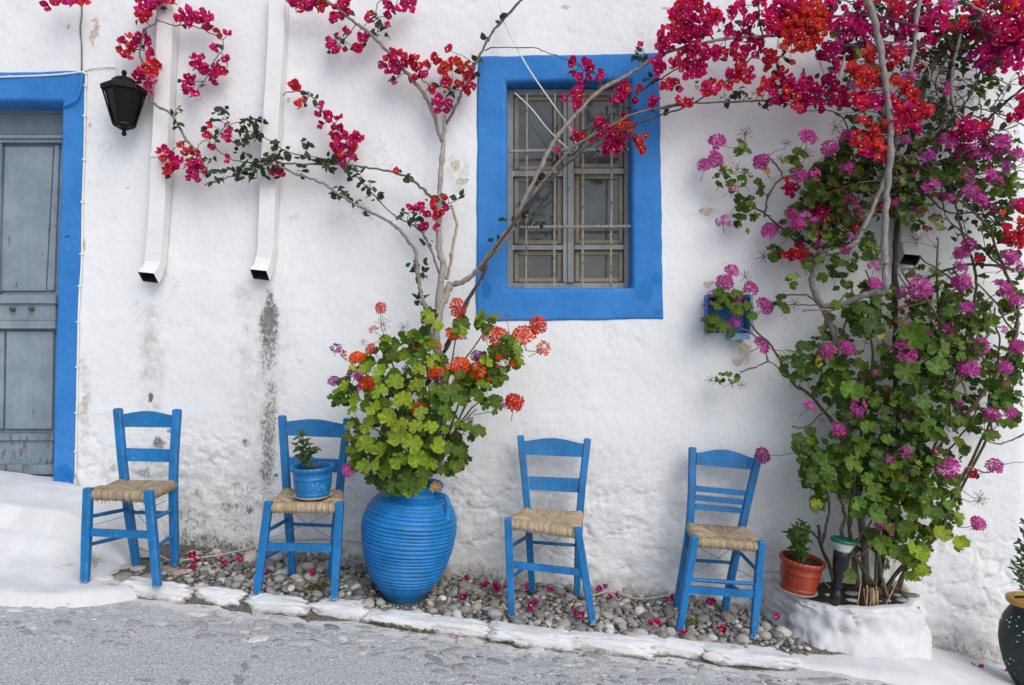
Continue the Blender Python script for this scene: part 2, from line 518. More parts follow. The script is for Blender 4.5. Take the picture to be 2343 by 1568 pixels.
M_DOORDK = m_wood('weathered door frame paint', (.15, .20, .24), (.20, .25, .285), (.11, .10, .085))
M_WIN = m_wood('weathered grey window paint', (.24, .25, .245), (.31, .32, .31), (.14, .125, .10))
M_WIN2 = m_wood('ochre window lining', (.24, .21, .14), (.31, .275, .185), (.16, .13, .09))
def m_iron():
    t = NT('rusty painted iron'); c = t.coord()
    n = t.noise(c, 24, 5, .7)
    k = t.mix(t.mapr(n, .3, .6), (.22, .215, .195), (.29, .285, .265))
    k = t.mix(t.mapr(t.noise(c, 30, 5, .75), .54, .60), k, (.16, .085, .04))
    return t.done(k, .7, t.bump(n, .4, .004), .3)
M_IRON = m_iron()
def m_glass():
    t = NT('dusty window glass'); c = t.coord()
    n = t.noise(c, 3, 5, .6)
    t.done(t.mix(t.mapr(n, .3, .7), (.05, .054, .053), (.10, .105, .10)), .10, None, .6)
    return t.mat
M_GLASS = m_glass()
def m_lglass():
    t = NT('smoked lantern glass')
    return t.done((.006, .003, .003), .25, None, .25)
M_LGLASS = m_lglass()
def m_reflector():
    t = NT('ribbed clear plastic'); c = t.coord()
    w = t.new('ShaderNodeTexNoise'); 
    t.b.inputs['Metallic'].default_value = .25
    return t.done((.62, .63, .62), .3, t.bump(t.noise(t.scale(c, (90, 90, 10)), 1, 2), .5, .004), .6)
M_REFL = m_reflector()
def m_darkpot():
    t = NT('dark glazed jar with white flecks'); c = t.coord()
    v = t.voro(t.scale(c, (1, 1, 1.2)), 42)
    m = t.math('MULTIPLY', t.mapr(v, .20, .25, 1, 0), t.mapr(t.noise(c, 9, 3), .47, .56))
    k = t.mix(m, (.014, .025, .026), (.75, .76, .74))
    return t.done(k, .5, t.bump(t.noise(c, 30, 3), .1, .004), .4)
M_DPOT = m_darkpot()
M_YRIM = simple('ochre glazed rim', (.46, .26, .055), .5, .12, 14, .08)
M_STRAW = simple('dry cane', (.46, .33, .18), .7, .2, 30, .2)
M_PALEBLUE = simple('pale blue painted wood', (.17, .33, .55), .6, .15, 10, .2)
M_BOXBLUE = simple('bright blue enamel', (.006, .12, .42), .4, .15, 8, .1)
def add_attr(o, name, fn):
    """fn(world positions n x 3) -> n floats"""
    me = o.data
    v = np.empty(len(me.vertices) * 3, np.float32); me.vertices.foreach_get('co', v)
    w = v.reshape(-1, 3) + np.array(base_of(o), np.float32)
    a = me.attributes.get(name) or me.attributes.new(name, 'FLOAT', 'POINT')
    a.data.foreach_set('value', np.asarray(fn(w), np.float32).ravel())
# ================================================================== STRUCTURE: house
house = thing('house', (0, 0, G(0)), 'whitewashed plaster house front with blue door and window surrounds', 'house')

def wall_disp(x, z):
    low = sstep(.95, .35, z - (-.115 * x))
    d = .011 * fbm(x * 1.1, z * 1.1, 3, 3) + .0036 * fbm(x * 3.7, z * 3.7, 9, 3) + .0018 * fbm(x * 13, z * 13, 21, 3) + .0012 * fbm(x * 30, z * 24, 23, 2)
    d = d + .0016 * sstep(.47, .53, vnoise(x * 5 + fbm(x * 4, z * 4, 5) * 1.2, z * 5, 31)) * .8
    rid = np.abs(fbm(x * 5.5, z * 7.5, 41, 4))
    d = d + low * (.015 * fbm(x * 7, z * 9, 51, 4, .6) - .013 * sstep(.10, .0, rid) * sstep(.45, .6, vnoise(x * 2, z * 2, 61)))
    return d
def PX(x, z): return 1171 + x / 4.2 * 1600, 784 + (1.5 - z) / 4.2 * 1600
WIN_IN = [(1160, 190), (1443, 186), (1446, 659), (1160, 658)]
WIN_OUT = [(1092, 130), (1507, 122), (1517, 731), (1088, 736)]

step = .0105
us = np.arange(-3.3, 3.03, step)
zs = np.arange(-.95, 4.15, step)
rc = .10
flatx = us; arc = np.linspace(0, math.pi / 2, 14)[1:]
back = np.concatenate([np.arange(.05, .5, .05), np.arange(.5, 4.1, .3)])
Xc = np.concatenate([flatx, 3.03 + rc * np.sin(arc), np.full(len(back), 3.03 + rc)])
Yc = np.concatenate([np.zeros(len(flatx)), rc * (1 - np.cos(arc)), rc + back])
Nx = np.concatenate([np.zeros(len(flatx)), np.sin(arc), np.ones(len(back))])
Ny = np.concatenate([-np.ones(len(flatx)), -np.cos(arc), np.zeros(len(back))])
XX, ZZ = np.meshgrid(Xc, zs, indexing='ij')
YY = np.repeat(Yc[:, None], len(zs), 1)
DD = wall_disp(XX + YY, ZZ)
XXd = XX + Nx[:, None] * DD; YYd = YY + Ny[:, None] * DD
px_, py_ = PX(XX, ZZ)
def blob(px, py, rx, ry, wob=.5, seed=1):
    n = fbm(px_ / 15., py_ / 15., seed, 4, .6) * wob
    q = np.sqrt(((px_ - px) / rx) ** 2 + ((py_ - py) / ry) ** 2) + n
    return sstep(1.15, .35, q)
front = (YY < .02)
mold = np.zeros_like(XX); dirt = np.zeros_like(XX); peel = np.zeros_like(XX)
cx = 617 - (py_ - 660) * .012 + 6 * fbm(py_ / 60., py_ * 0, 71, 2)
wid = 15 + 12 * sstep(655, 740, py_) + 6 * fbm(py_ / 40., px_ * 0 + 3, 72, 2)
st = sstep(1.3, .2, np.abs(px_ - cx) / wid) * sstep(648, 672, py_) * (1 - .30 * sstep(720, 900, py_)) * sstep(1280, 1080, py_)
mold = np.maximum(mold, .84 * st * (.92 + .45 * fbm(px_ / 25., py_ / 45., 73, 3)))
mold = np.maximum(mold, .36 * sstep(1.3, .1, np.abs(px_ - 566) / 16) * sstep(700, 740, py_) * sstep(1050, 900, py_) * (.6 + .7 * fbm(px_ / 20., py_ / 30., 75, 3)))
for (a, b, c, d, k) in [(364, 1016, 22, 24, .5), (350, 1040, 25, 30, .35), (559, 1016, 12, 14, .5), (345, 912, 8, 12, .75), (390, 985, 10, 10, .5), (330, 1085, 30, 20, .35),
                        (560, 1130, 60, 30, .30), (430, 1180, 60, 50, .30), (540, 1190, 60, 60, .26), (632, 1088, 6, 6, .8), (450, 1130, 18, 14, .4), (520, 1160, 26, 18, .42), (570, 1165, 12, 10, .5)]:
    mold = np.maximum(mold, 1.5 * k * blob(a, b, c, d, .6, int(a)))
hgt = ZZ - Gn(XX)
basal = sstep(.16, .0, hgt + .05 * fbm(px_ / 22., py_ / 22., 77, 3))
mold = np.maximum(mold, basal * .62 * sstep(180, 420, px_) * (1 - .35 * sstep(700, 1000, px_)))
dirt = np.maximum(dirt, basal * .8)
dirt = np.maximum(dirt, .75 * blob(348, 830, 34, 170, .5, 3))
dirt = np.maximum(dirt, .6 * blob(440, 1120, 240, 130, .6, 4))
dirt = np.maximum(dirt, .55 * blob(600, 900, 75, 300, .5, 5))
dirt = np.maximum(dirt, .7 * blob(560, 690, 35, 40, .5, 6))
dirt = np.maximum(dirt, .8 * blob(194, 930, 14, 130, .8, 7))
dirt = np.maximum(dirt, .35 * blob(1250, 1150, 500, 160, .7, 8))
dirt = np.maximum(dirt, .7 * blob(1690, 790, 34, 52, .5, 9))
dirt = np.maximum(dirt, .5 * blob(1620, 490, 40, 22, .5, 10))
dirt = np.maximum(dirt, .6 * blob(1045, 400, 30, 55, .6, 11))
for (a, b, c, d) in [(218, 77, 15, 25), (158, 63, 5, 8), (1700, 800, 22, 26), (1688, 828, 18, 10), (1618, 650, 14, 10), (1617, 484, 22, 9), (1040, 378, 12, 15), (1058, 416, 16, 7), (1594, 200, 6, 9),
                     (660, 231, 4, 7), (291, 430, 8, 3), (204, 285, 6, 9), (193, 560, 3, 20), (195, 925, 8, 26), (260, 1070, 9, 12), (1760, 870, 5, 5), (1652, 882, 4, 3), (1530, 20, 14, 5), (1290, 18, 10, 4), (2075, 720, 12, 9)]:
    peel = np.maximum(peel, blob(a, b, c * 1.05, d * 1.05, .95, int(a * 3 + b)))
rgh = .12 + .9 * sstep(900, 1180, py_ - (px_ - 1171) * .09)
rgh = np.maximum(rgh, .8 * blob(195, 930, 20, 140, .6, 12))
# opening cells
def inside(quad, pxx, pyy, grow):
    xs = [q[0] for q in quad]; ys = [q[1] for q in quad]
    return (pxx > min(xs) - grow) & (pxx < max(xs) + grow) & (pyy > min(ys) - grow) & (pyy < max(ys) + grow)
cpx = .25 * (px_[:-1, :-1] + px_[1:, :-1] + px_[:-1, 1:] + px_[1:, 1:]); cpy = .25 * (py_[:-1, :-1] + py_[1:, :-1] + py_[:-1, 1:] + py_[1:, 1:])
cfr = front[:-1, :-1]
hole = inside([(1168, 198), (1436, 652)], cpx, cpy, 15) | ((cpx < 126 + (1100 - cpy) * .0285) & (cpy > 226) & (cpy < 1112))
keep = ~(hole & cfr)
wall = grid_mesh('wall', XXd, YYd, ZZ, M_WALL, keep, house, attrs={'mold': mold, 'dirt': dirt, 'peel': peel, 'rough': rgh})

def band(name, inner, outer, closed, depth, mat, parent, seg=60, wob=.006, dark=None, crack=None):
    """painted plaster band between two outlines (print px), with the reveal running back into the wall"""
    def dens(pl):
        out = []
        n = len(pl); rngk = range(n if closed else n - 1)
        for k in rngk:
            a, b = pl[k], pl[(k + 1) % n]
            for j in range(seg): t = j / seg; out.append((a[0] + (b[0] - a[0]) * t, a[1] + (b[1] - a[1]) * t))
        out.append(pl[0] if closed else pl[-1])
        return np.array(out)
    I_, O_ = dens(inner), dens(outer)
    def wpt(p): return np.stack([(p[:, 0] - 1171) / 1600 * 4.2, 1.5 - (p[:, 1] - 784) / 1600 * 4.2], -1)
    I2, O2 = wpt(I_), wpt(O_)
    I2 = I2 + .004 * np.stack([fbm(I2[:, 0] * 7, I2[:, 1] * 7, 5, 3), fbm(I2[:, 0] * 7, I2[:, 1] * 7, 6, 3)], -1)
    O2 = O2 + wob * np.stack([fbm(O2[:, 0] * 6, O2[:, 1] * 6, 15, 4), fbm(O2[:, 0] * 6, O2[:, 1] * 6, 16, 4)], -1)
    rows = []
    cen = I2.mean(0)
    for (v, yy) in [(0, depth), (0, depth * .5), (0, .016), (.035, .004)] + [(t, None) for t in np.linspace(.08, .985, 12)] + [(1.0, 'edge')]:
        q = I2 * (1 - v) + O2 * v
        dsp = wall_disp(q[:, 0], q[:, 1])
        if yy is None: y = -dsp - .006 - .0025 * fbm(q[:, 0] * 16, q[:, 1] * 16, 81, 3)
        elif yy == 'edge': y = -dsp + .001
        else: y = yy - dsp + .003 * fbm(q[:, 0] * 9, q[:, 1] * 9, 82, 2)
        rows.append(np.stack([q[:, 0], y, q[:, 1]], -1))
    A = np.array(rows)
    o = grid_mesh(name, A[..., 0], A[..., 1], A[..., 2], mat, None, parent)
    if dark: add_attr(o, 'dark', dark)
    if crack: add_attr(o, 'crack', crack)
    return o
def spots(lst):
    def f(w):
        a = np.zeros(len(w))
        px, py = PX(w[:, 0], w[:, 2])
        for (x, y, rx, ry) in lst:
            q = np.sqrt(((px - x) / rx) ** 2 + ((py - y) / ry) ** 2) + .4 * fbm(px / 14., py / 14., 7, 3)
            a = np.maximum(a, sstep(1.2, .5, q))
        return a
    return f
band('window_surround', WIN_IN[::-1], WIN_OUT[::-1], True, .15, M_BLUEWALL, house, dark=spots([(1475, 668, 22, 30), (1500, 640, 16, 16), (1112, 660, 14, 26), (1505, 715, 12, 8), (1300, 192, 200, 5)]))
def dcrack(w):
    px, py = PX(w[:, 0], w[:, 2])
    line = 536 + (px - 132) * .28 + 3 * np.sin(px / 7.)
    return sstep(3.2, .8, np.abs(py - line)) * (px > 131) * (px < 180)
band('door_surround', [(-140, 231), (143, 235), (141, 300), (131, 640), (120, 1108)], [(-140, 168), (196, 163), (195, 240), (184, 640), (170, 1110)], False, .17, M_BLUEWALL, house,
     dark=spots([(150, 1085, 26, 26), (180, 1040, 10, 40)]), crack=dcrack)

# ---- door (recessed), seen through its right-hand part
def slab(mb, f, x0, y0, x1, y1, y, thick, x0b=None, x1b=None):
    x0b = x0 if x0b is None else x0b; x1b = x1 if x1b is None else x1b
    mb.quadbox([P(f, x0b, y1, y), P(f, x1b, y1, y), P(f, x1, y0, y), P(f, x0, y0, y)], thick)
mb = MB(); slab(mb, 'Z', -150, 300, 150, 1096, .185, .03)
door = mb.build('door', M_DOOR, house)
def dpart(name, m, *a, **k):
    mb = MB(); slab(mb, *a, **k); return mb.build(name, m, door)
dpart('transom', M_DOORDK, 'W', -420, 318, 416, 452, .165, .03)
dpart('lintel_board', M_DOORDK, 'W', -420, 284, 418, 316, .150, .06)
dpart('moulding', M_DOOR, 'W', -420, 454, 412, 476, .130, .06)
dpart('moulding', M_DOOR, 'W', -420, 478, 408, 504, .145, .05)
dpart('stile', M_DOORDK, 'W', -60, 506, 10, 1490, .150, .04, -90, -2)
dpart('board', M_DOOR, 'W', 33, 532, 352, 1484, .168, .03, 3, 300)
dpart('board', M_DOOR, 'W', 361, 524, 388, 1480, .164, .03, 309, 356)
dpart('moulding', M_DOOR, 'B', -140, 182, 330, 232, .128, .05)
dpart('lock_rail', M_DOOR, 'B', -140, 233, 328, 333, .148, .04)
dpart('moulding', M_DOOR, 'B', -140, 334, 326, 381, .128, .05)
dpart('board', M_DOOR, 'B', -140, 398, 26, 978, .164, .03, -140, 16)
dpart('board', M_DOOR, 'B', 38, 398, 316, 978, .160, .03, 30, 306)
dpart('moulding', M_DOORWORN, 'B', -140, 1004, 314, 1046, .132, .05)
dpart('kick_board', M_DOORWORN, 'B', -140, 1047, 312, 1186, .150, .03)
dpart('threshold', M_DOORWORN, 'B', -140, 1190, 312, 1246, .122, .07)
for kx, ky in ((80, 268), (190, 265)):
    mb = MB(); p = P('B', kx, ky, .145)
    mb.lathe([(.016, 0), (.016, .004), (.008, .006), (.007, .025), (.013, .03), (.014, .036), (.006, .043), (0, .044)], Matrix.Translation(p) @ Matrix.Rotation(R(90), 4, 'X') @ Matrix.Rotation(R(20), 4, 'Y'), 12)
    mb.build('knob', simple('tarnished brass', (.09, .065, .03), .45, .3), door, True, 40)

# ---- window
mb = MB()
for a in [(283, 312, 314, 1294), (864, 312, 904, 1294), (314, 312, 864, 340), (314, 1268, 864, 1296)]:
    slab(mb, 'G', *a, .105, .05)
window = mb.build('window', M_WIN, house)
def wpart(name, m, *a, **k):
    mb = MB(); slab(mb, *a, **k); return mb.build(name, m, window)
wpart('meeting_stile', M_WIN, 'G', 561, 341, 583, 1267, .098, .05)
wpart('meeting_stile', M_WIN, 'G', 585, 341, 614, 1267, .088, .05)
for (x0, x1, rows) in ((316, 560, ((342, 712), (742, 1080), (1106, 1266))), (616, 862, ((342, 702), (730, 1078), (1105, 1266)))):
    for k, (y0, y1) in enumerate(rows):
        if k < 2: wpart('glazing_bar', M_WIN, 'G', x0, y1 + 1, x1, rows[k + 1][0] - 1, .100, .04)
        # ochre lining round the pane
        mb = MB(); w = 19
        for a in [(x0 + 6, y0 + 5, x0 + 6 + w, y1 - 3), (x1 - 6 - w, y0 + 5, x1 - 6, y1 - 3), (x0 + 6 + w, y0 + 5, x1 - 6 - w, y0 + 5 + w), (x0 + 6 + w, y1 - 3 - w, x1 - 6 - w, y1 - 3)]:
            slab(mb, 'G', *a, .128, .02)
        mb.build('pane_lining', M_WIN2, window)
        wpart('pane', M_GLASS, 'G', x0 - 2, y0 - 2, x1 + 2, y1 + 2, .140, .01)
mb = MB(); mb.beam([P('G', 290, 618, .03), P('G', 590, 612, .03), P('G', 887, 610, .03)], .016, .016, xdir=(0, 1, 0))
grille = mb.build('window_grille', M_IRON, house, True, 30)
mb = MB(); mb.beam([P('G', 288, 993, .03), P('G', 590, 991, .03), P('G', 893, 989, .03)], .016, .016, xdir=(0, 1, 0)); mb.build('crossbar', M_IRON, grille, True, 30)
for bx in (381, 520, 659, 800):
    mb = MB(); mb.beam([P('G', bx - 3 + random.uniform(-2, 2), 1296, .034), P('G', bx, 800, .034), P('G', bx + 1, 336, .034)], .0125, .0125)
    for yy in (616, 992):
        p = P('G', bx, yy, .03); mb.box((p.x - .013, p.y - .012, p.z - .010), (p.x + .013, p.y + .012, p.z + .010))
    mb.build('bar', M_IRON, grille, True, 30)

# ================================================================== ground sheets
g = 150.0
gx = np.concatenate([[-g, -30], np.linspace(-5, 5, 11), [30, g]]); gy = np.array([-g, -30, -6, -3, 0, 3, 30, g])
X, Y = np.meshgrid(gx, gy, indexing='ij')
Zg = Gn(np.clip(X, -6, 8)) - .12
tag(grid_mesh('ground', X, Y, Zg, M_STREET), kind='structure')
sx = np.arange(-3.9, 4.2, .022); sy = np.arange(-3.3, -.35, .022)
X, Y = np.meshgrid(sx, sy, indexing='ij')
def street_z(x, y):
    z = Gn(x) - .052 + .010 * fbm(x * 1.7, y * 1.7, 101, 3) + .004 * fbm(x * 8, y * 8, 103, 3) + .0022 * fbm(x * 33, y * 33, 104, 2)
    near = sstep(-1.35, -.85, y) * sstep(-2.3, -1.2, x)
    z = z + near * (.007 * fbm(x * 11, y * 14, 107, 3))
    z = z - .03 * sstep(-.55, -.40, y)
    return z
Z = street_z(X, Y)
def spx(x, y, z):
    d = CAM_D + y
    return 1171 + x / d * 1600, 784 + (1.5 - z) / d * 1600
qx, qy = spx(X, Y, Z)
white = sstep(-.98, -.74, Y + .05 * fbm(X * 6, Y * 6, 109, 3)) * .85
white = np.maximum(white, .95 * sstep(1.70, 2.1, X + .15 * fbm(X * 3, Y * 3, 110, 3)) * sstep(-1.05, -.80, Y))
white = np.maximum(white, .5 * sstep(.5, .72, vnoise(X * 2.2, Y * 3, 111)) * sstep(-1.5, -.9, Y))
for (a, b, c, d) in ((270, 1500, 60, 18), (240, 1530, 40, 15), (130, 1465, 60, 12)):
    white = np.maximum(white, .42 * sstep(1, .2, np.sqrt(((qx - a) / c) ** 2 + ((qy - b) / d) ** 2)))
stain = np.zeros_like(X)
for (a, b, c, d) in ((560, 1525, 16, 26), (545, 1556, 22, 22), (582, 1502, 18, 8), (635, 1465, 30, 6), (612, 1480, 14, 7), (330, 1556, 50, 8), (990, 1520, 40, 9), (1010, 1524, 30, 6), (1900, 1555, 60, 12), (420, 1560, 30, 14)):
    stain = np.maximum(stain, sstep(1.2, .2, np.sqrt(((qx - a) / c) ** 2 + ((qy - b) / d) ** 2)))
street = tag(grid_mesh('street', X, Y, Z, M_STREET, attrs={'white': white, 'stain': stain}), kind='structure')

bx_ = np.arange(-2.5, 1.85, .02); by_ = np.arange(-.78, .08, .02)
X, Y = np.meshgrid(bx_, by_, indexing='ij')
def bed_z(x, y): return Gn(x) - .012 + .010 * fbm(x * 4, y * 4, 121, 3) - .05 * sstep(-.62, -.76, y) - .10 * sstep(1.25, 1.5, x) * sstep(-.50, -.62, y)
bed = tag(grid_mesh('gravel_bed', X, Y, bed_z(X, Y), M_BED), kind='structure')

# ---- white plaster doorstep, a soft mound at the left
dx_ = np.arange(-3.7, -1.58, .015); dy_ = np.arange(-1.22, .09, .015)
X, Y = np.meshgrid(dx_, dy_, indexing='ij')
def door_z(x, y):
    g0 = Gn(x)
    n = fbm(x * 2.3, y * 2.3, 131, 4)
    tx = sstep(-1.98, -2.42, x + .06 * n)
    top = sstep(-.66, -.36, y + .05 * n - .12 * sstep(-2.2, -2.6, x) * 0)
    yn = y + .045 * n
    prof_ = .040 * sstep(-.80, -.62, yn) + .085 * sstep(-.66, -.47, yn) + .115 * sstep(-.475, -.405, yn) + .045 * sstep(-.40, -.05, yn)
    h = prof_ * tx
    edge = -.97 + .30 * sstep(-2.2, -1.72, x) + .025 * fbm(x * 5, y * 5, 133, 3)
    low = .030 * sstep(edge - .05, edge + .04, y)
    # the low white skirt ends where the loose stones begin
    right = sstep(-1.62, -1.90, x + .10 * fbm(x * 4, y * 4, 134, 3) + .34 * sstep(-.70, -.58, y) * sstep(-2.25, -2.0, x))
    body = np.maximum(low * right, 0)
    z = g0 - .065 + h + body + .035 * right * sstep(edge - .05, edge + .04, y) + .016 * n * sstep(edge - .02, edge + .1, y) + .006 * fbm(x * 6, y * 6, 137, 3) * sstep(edge, edge + .1, y) + .0035 * fbm(x * 13, y * 11, 136, 3)
    z = z - .06 * (1 - right) - .05 * sstep(edge + .02, edge - .10, y)
    return z
Zd = door_z(X, Y)
qx, qy = spx(X, Y, Zd)
dd = .24 + .16 * fbm(X * 3, Y * 3, 139, 3); mm = np.zeros_like(X)
def pb(a, b, c, d, s): return sstep(1.2, .2, np.sqrt(((qx - a) / c) ** 2 + ((qy - b) / d) ** 2) + .35 * fbm(qx / 16., qy / 10., s, 3))
for (a, b, c, d, k) in ((150, 1292, 70, 16, .55), (100, 1300, 60, 12, .4), (215, 1282, 40, 22, .8), (300, 1310, 60, 14, .6), (255, 1337, 50, 6, .7), (40, 1190, 90, 8, .22), (60, 1205, 120, 10, .18), (30, 1304, 50, 8, .3), (150, 1382, 200, 7, .45)):
    dd = np.maximum(dd, k * pb(a, b, c, d, int(a)))
step_o = grid_mesh('doorstep', X, Y, Zd, M_LIME, attrs={'dirt': dd, 'moss': mm}, at=(-2.6, -.4, G(-2.6)))
tag(step_o, 'white limewashed doorstep mound sloping from blue door to street', 'doorstep')

# ---- whitewashed kerb stones
kerb = bpy.data.objects.new('kerb', None); COL.objects.link(kerb); kerb.location = (-.2, -.7, G(-.2)); kerb.empty_display_size = .05
tag(kerb, kind='structure')
def lump(cx, cy, cz, sx_, sy_, sz_, seed, nu=40, nv=18, e=.62, rot=0.0, amp=.10, tilt=0.0):
    a = np.linspace(0, 2 * math.pi, nu + 1)[:-1]; b = np.linspace(-math.pi / 2, math.pi / 2, nv)
    A, B = np.meshgrid(a, b, indexing='ij')
    pw = lambda t, q: np.sign(t) * np.abs(t) ** q
    x = pw(np.cos(B), e) * pw(np.cos(A), e); y = pw(np.cos(B), e) * pw(np.sin(A), e); z = pw(np.sin(B), .7)
    n = 1 + amp * fbm(x * 1.3 + seed * 3.7, y * 1.3 + z * 1.1 + seed, seed, 3) + amp * .55 * fbm(x * 4 + z * 2 + seed, y * 4 + z * 3, seed + 5, 3) + amp * .35 * fbm(x * 9 + z * 5 + seed, y * 7 + z * 6, seed + 8, 2)
    x, y, z = x * n * sx_, y * n * sy_, z * n * sz_
    c, s = math.cos(rot), math.sin(rot)
    return cx + x * c - y * s, cy + x * s + y * c, cz + z + (x * c - y * s) * tilt
def lump_obj(name, mat, parent, args, attrs=True, at=None):
    X, Y, Z = lump(*args[0], **args[1])
    X = np.concatenate([X, X[:1]]); Y = np.concatenate([Y, Y[:1]]); Z = np.concatenate([Z, Z[:1]])
    # parametrise so that faces look outwards
    o = grid_mesh(name, X, Y, Z, mat, None, parent, at=at or (0, 0, 0))
    return o
stones = [('C', 780, 1205, 735, 858), ('C', 1240, 1545, 762, 888), ('C', 1560, 1945, 822, 940), ('C', 1975, 2345, 838, 990),
          ('F', 332, 745, 922, 1040), ('F', 705, 1118, 960, 1085), ('F', 1130, 1612, 1012, 1168), ('F', 1602, 2112, 1072, 1198),
          ('J', -100, 345, 1160, 1310), ('J', 325, 850, 1222, 1375)]
for k, (f, x0, x1, yt, yb) in enumerate(stones):
    ym = hit_y(f, .5 * (x0 + x1), .5 * (yt + yb), -.01)
    pa, pb_ = P(f, x0, yb, ym), P(f, x1, yb, ym)
    xm = .5 * (pa.x + pb_.x); hw = .5 * (pb_.x - pa.x)
    yback = hit_y(f, .5 * (x0 + x1), yt, .028); yfront = hit_y(f, .5 * (x0 + x1), yb, -.05)
    hd = max(.055, .5 * (yback - yfront) + .012)
    o = lump_obj('kerb_stone', M_LIME, kerb, ((xm, .5 * (yback + yfront), G(xm) - .026 + random.uniform(-.006, .006), hw * (random.uniform(.95, 1.05) if k < 4 else random.uniform(1.10, 1.22)), hd * random.uniform(.95, 1.2), random.uniform(.036, .045), 200 + k), dict(e=.55, tilt=-.115 + random.uniform(-.04, .04), amp=.24, nu=64, nv=28, rot=random.uniform(-.10, .10))))
    def moss(w, k=k, yf=yfront, xm=xm):
        h = w[:, 2] - Gn(w[:, 0])
        return .78 * sstep(-.006, -.040, h + .02 * fbm(w[:, 0] * 9, w[:, 1] * 9, k, 3)) * sstep(.30, .62, vnoise(w[:, 0] * 5 + k, w[:, 1] * 5, 9)) * (1 if k in (2, 3, 4, 5, 6) else .35)
    add_attr(o, 'moss', moss)
    add_attr(o, 'dirt', lambda w: .26 + .50 * sstep(-.004, -.05, w[:, 2] - Gn(w[:, 0])))
# low white skirt below the planter, running down to the right
ax = np.arange(1.25, 4.1, .016); ay = np.arange(-1.1, .06, .016)
X, Y = np.meshgrid(ax, ay, indexing='ij')
nn = fbm(X * 2.6, Y * 2.6, 141, 4)
edge = -.68 - .03 * sstep(1.6, 2.2, X) + .035 * fbm(X * 4, X * 0, 143, 3) - .10 * sstep(2.15, 2.6, X)
front_ = sstep(edge - .07, edge + .05, Y)
leftf = sstep(1.12, 1.36, X + .05 * nn)
hump = .05 * np.exp(-(((X - 2.15) / .38) ** 2 + ((Y + .52) / .16) ** 2))
Za = Gn(X) - .075 + (.045 * front_ + hump) * leftf + .010 * nn * front_ + .003 * fbm(X * 12, Y * 12, 145, 3) - .05 * (1 - leftf) - .03 * (1 - front_)
qx, qy = spx(X, Y, Za)
dd = .75 * sstep(-.16, -.01, Y + .04 * nn) * sstep(2.3, 2.5, X) + .35 * (1 - front_)
plaster = tag(grid_mesh('plaster_skirt', X, Y, Za, M_LIME, attrs={'dirt': dd, 'moss': 0 * X}), kind='structure')

# ---- round stone planter
PLX, PLT = 1.93, .082
planter = thing('planter', (PLX, -.1, G(PLX)), 'low rounded whitewashed rubble planter at the foot of geranium bush', 'planter')
na = 90
ang = np.linspace(-.05, math.pi + .05, na)
prof = [(1.10, -.09), (1.02, .0), (.96, .28), (.93, .55), (.92, .80), (.905, .93), (.87, .99), (.82, 1.0), (.78, .985), (.755, .93), (.74, .72)]
prof2 = []
for k in range(len(prof) - 1):
    for j in range(4):
        t = j / 4; prof2.append((prof[k][0] + (prof[k + 1][0] - prof[k][0]) * t, prof[k][1] + (prof[k + 1][1] - prof[k][1]) * t))
prof2.append(prof[-1])
rows = []
for (rr, tt) in prof2:
    ca, sa = np.cos(ang), np.sin(ang)
    sup = lambda v, q: np.sign(v) * np.abs(v) ** q
    x = PLX + .455 * rr * sup(ca, .85); y = .02 - .585 * (rr if rr > .9 else rr * .97) * sup(sa, .82)
    zb = Gn(x) - .05
    z = zb + (PLT + .012 * fbm(ang * 3, ang * 0, 7, 2) - .045 * sup(ca, 1) * 0 - zb) * tt
    u = ang * .45; v = z
    cell = vnoise(u * 7 + fbm(u * 6, v * 6, 3) * .6, v * 11, 151)
    dsp = .030 * fbm(u * 6, v * 7, 153, 3) + .016 * fbm(u * 17, v * 19, 155, 3) + .006 * fbm(u * 40, v * 45, 156, 2) - .026 * sstep(.09, .0, np.abs(fbm(u * 8, v * 12, 157, 3))) * sstep(.42, .6, vnoise(u * 5, v * 7, 159))
    dsp = dsp * (1 if tt < .97 else .5)
    rows.append(np.stack([x + dsp * ca, y - dsp * sa, z + (.5 * dsp if tt > .9 else 0)], -1))
A = np.array(rows)
pw = grid_mesh('planter_wall', A[..., 0], A[..., 1], A[..., 2], M_LIME, None, planter)
add_attr(pw, 'dirt', lambda w: .40 * sstep(.55, .72, vnoise(w[:, 0] * 14, w[:, 2] * 18 + w[:, 1] * 14, 161)) + .3 * sstep(PLT - .01, PLT + .01, w[:, 2]) * sstep(-.3, -.1, w[:, 1]))
add_attr(pw, 'moss', lambda w: .50 * sstep(.74, .80, vnoise(w[:, 0] * 26, w[:, 2] * 30 + w[:, 1] * 20, 163)) * sstep(1.9, 2.1, w[:, 0]))
xs_ = np.linspace(-1, 1, 44); ys_ = np.linspace(0, 1, 26)
Xs, Ys = np.meshgrid(xs_, ys_, indexing='ij')
wx = PLX + .37 * Xs; wy = .0 - .46 * Ys * np.sqrt(np.clip(1 - Xs ** 2 * .97, 0, 1)) ** .8
wz = PLT - .03 + .018 * fbm(wx * 9, wy * 9, 165, 4)
grid_mesh('soil', wx, wy, wz, M_SOIL, None, planter)

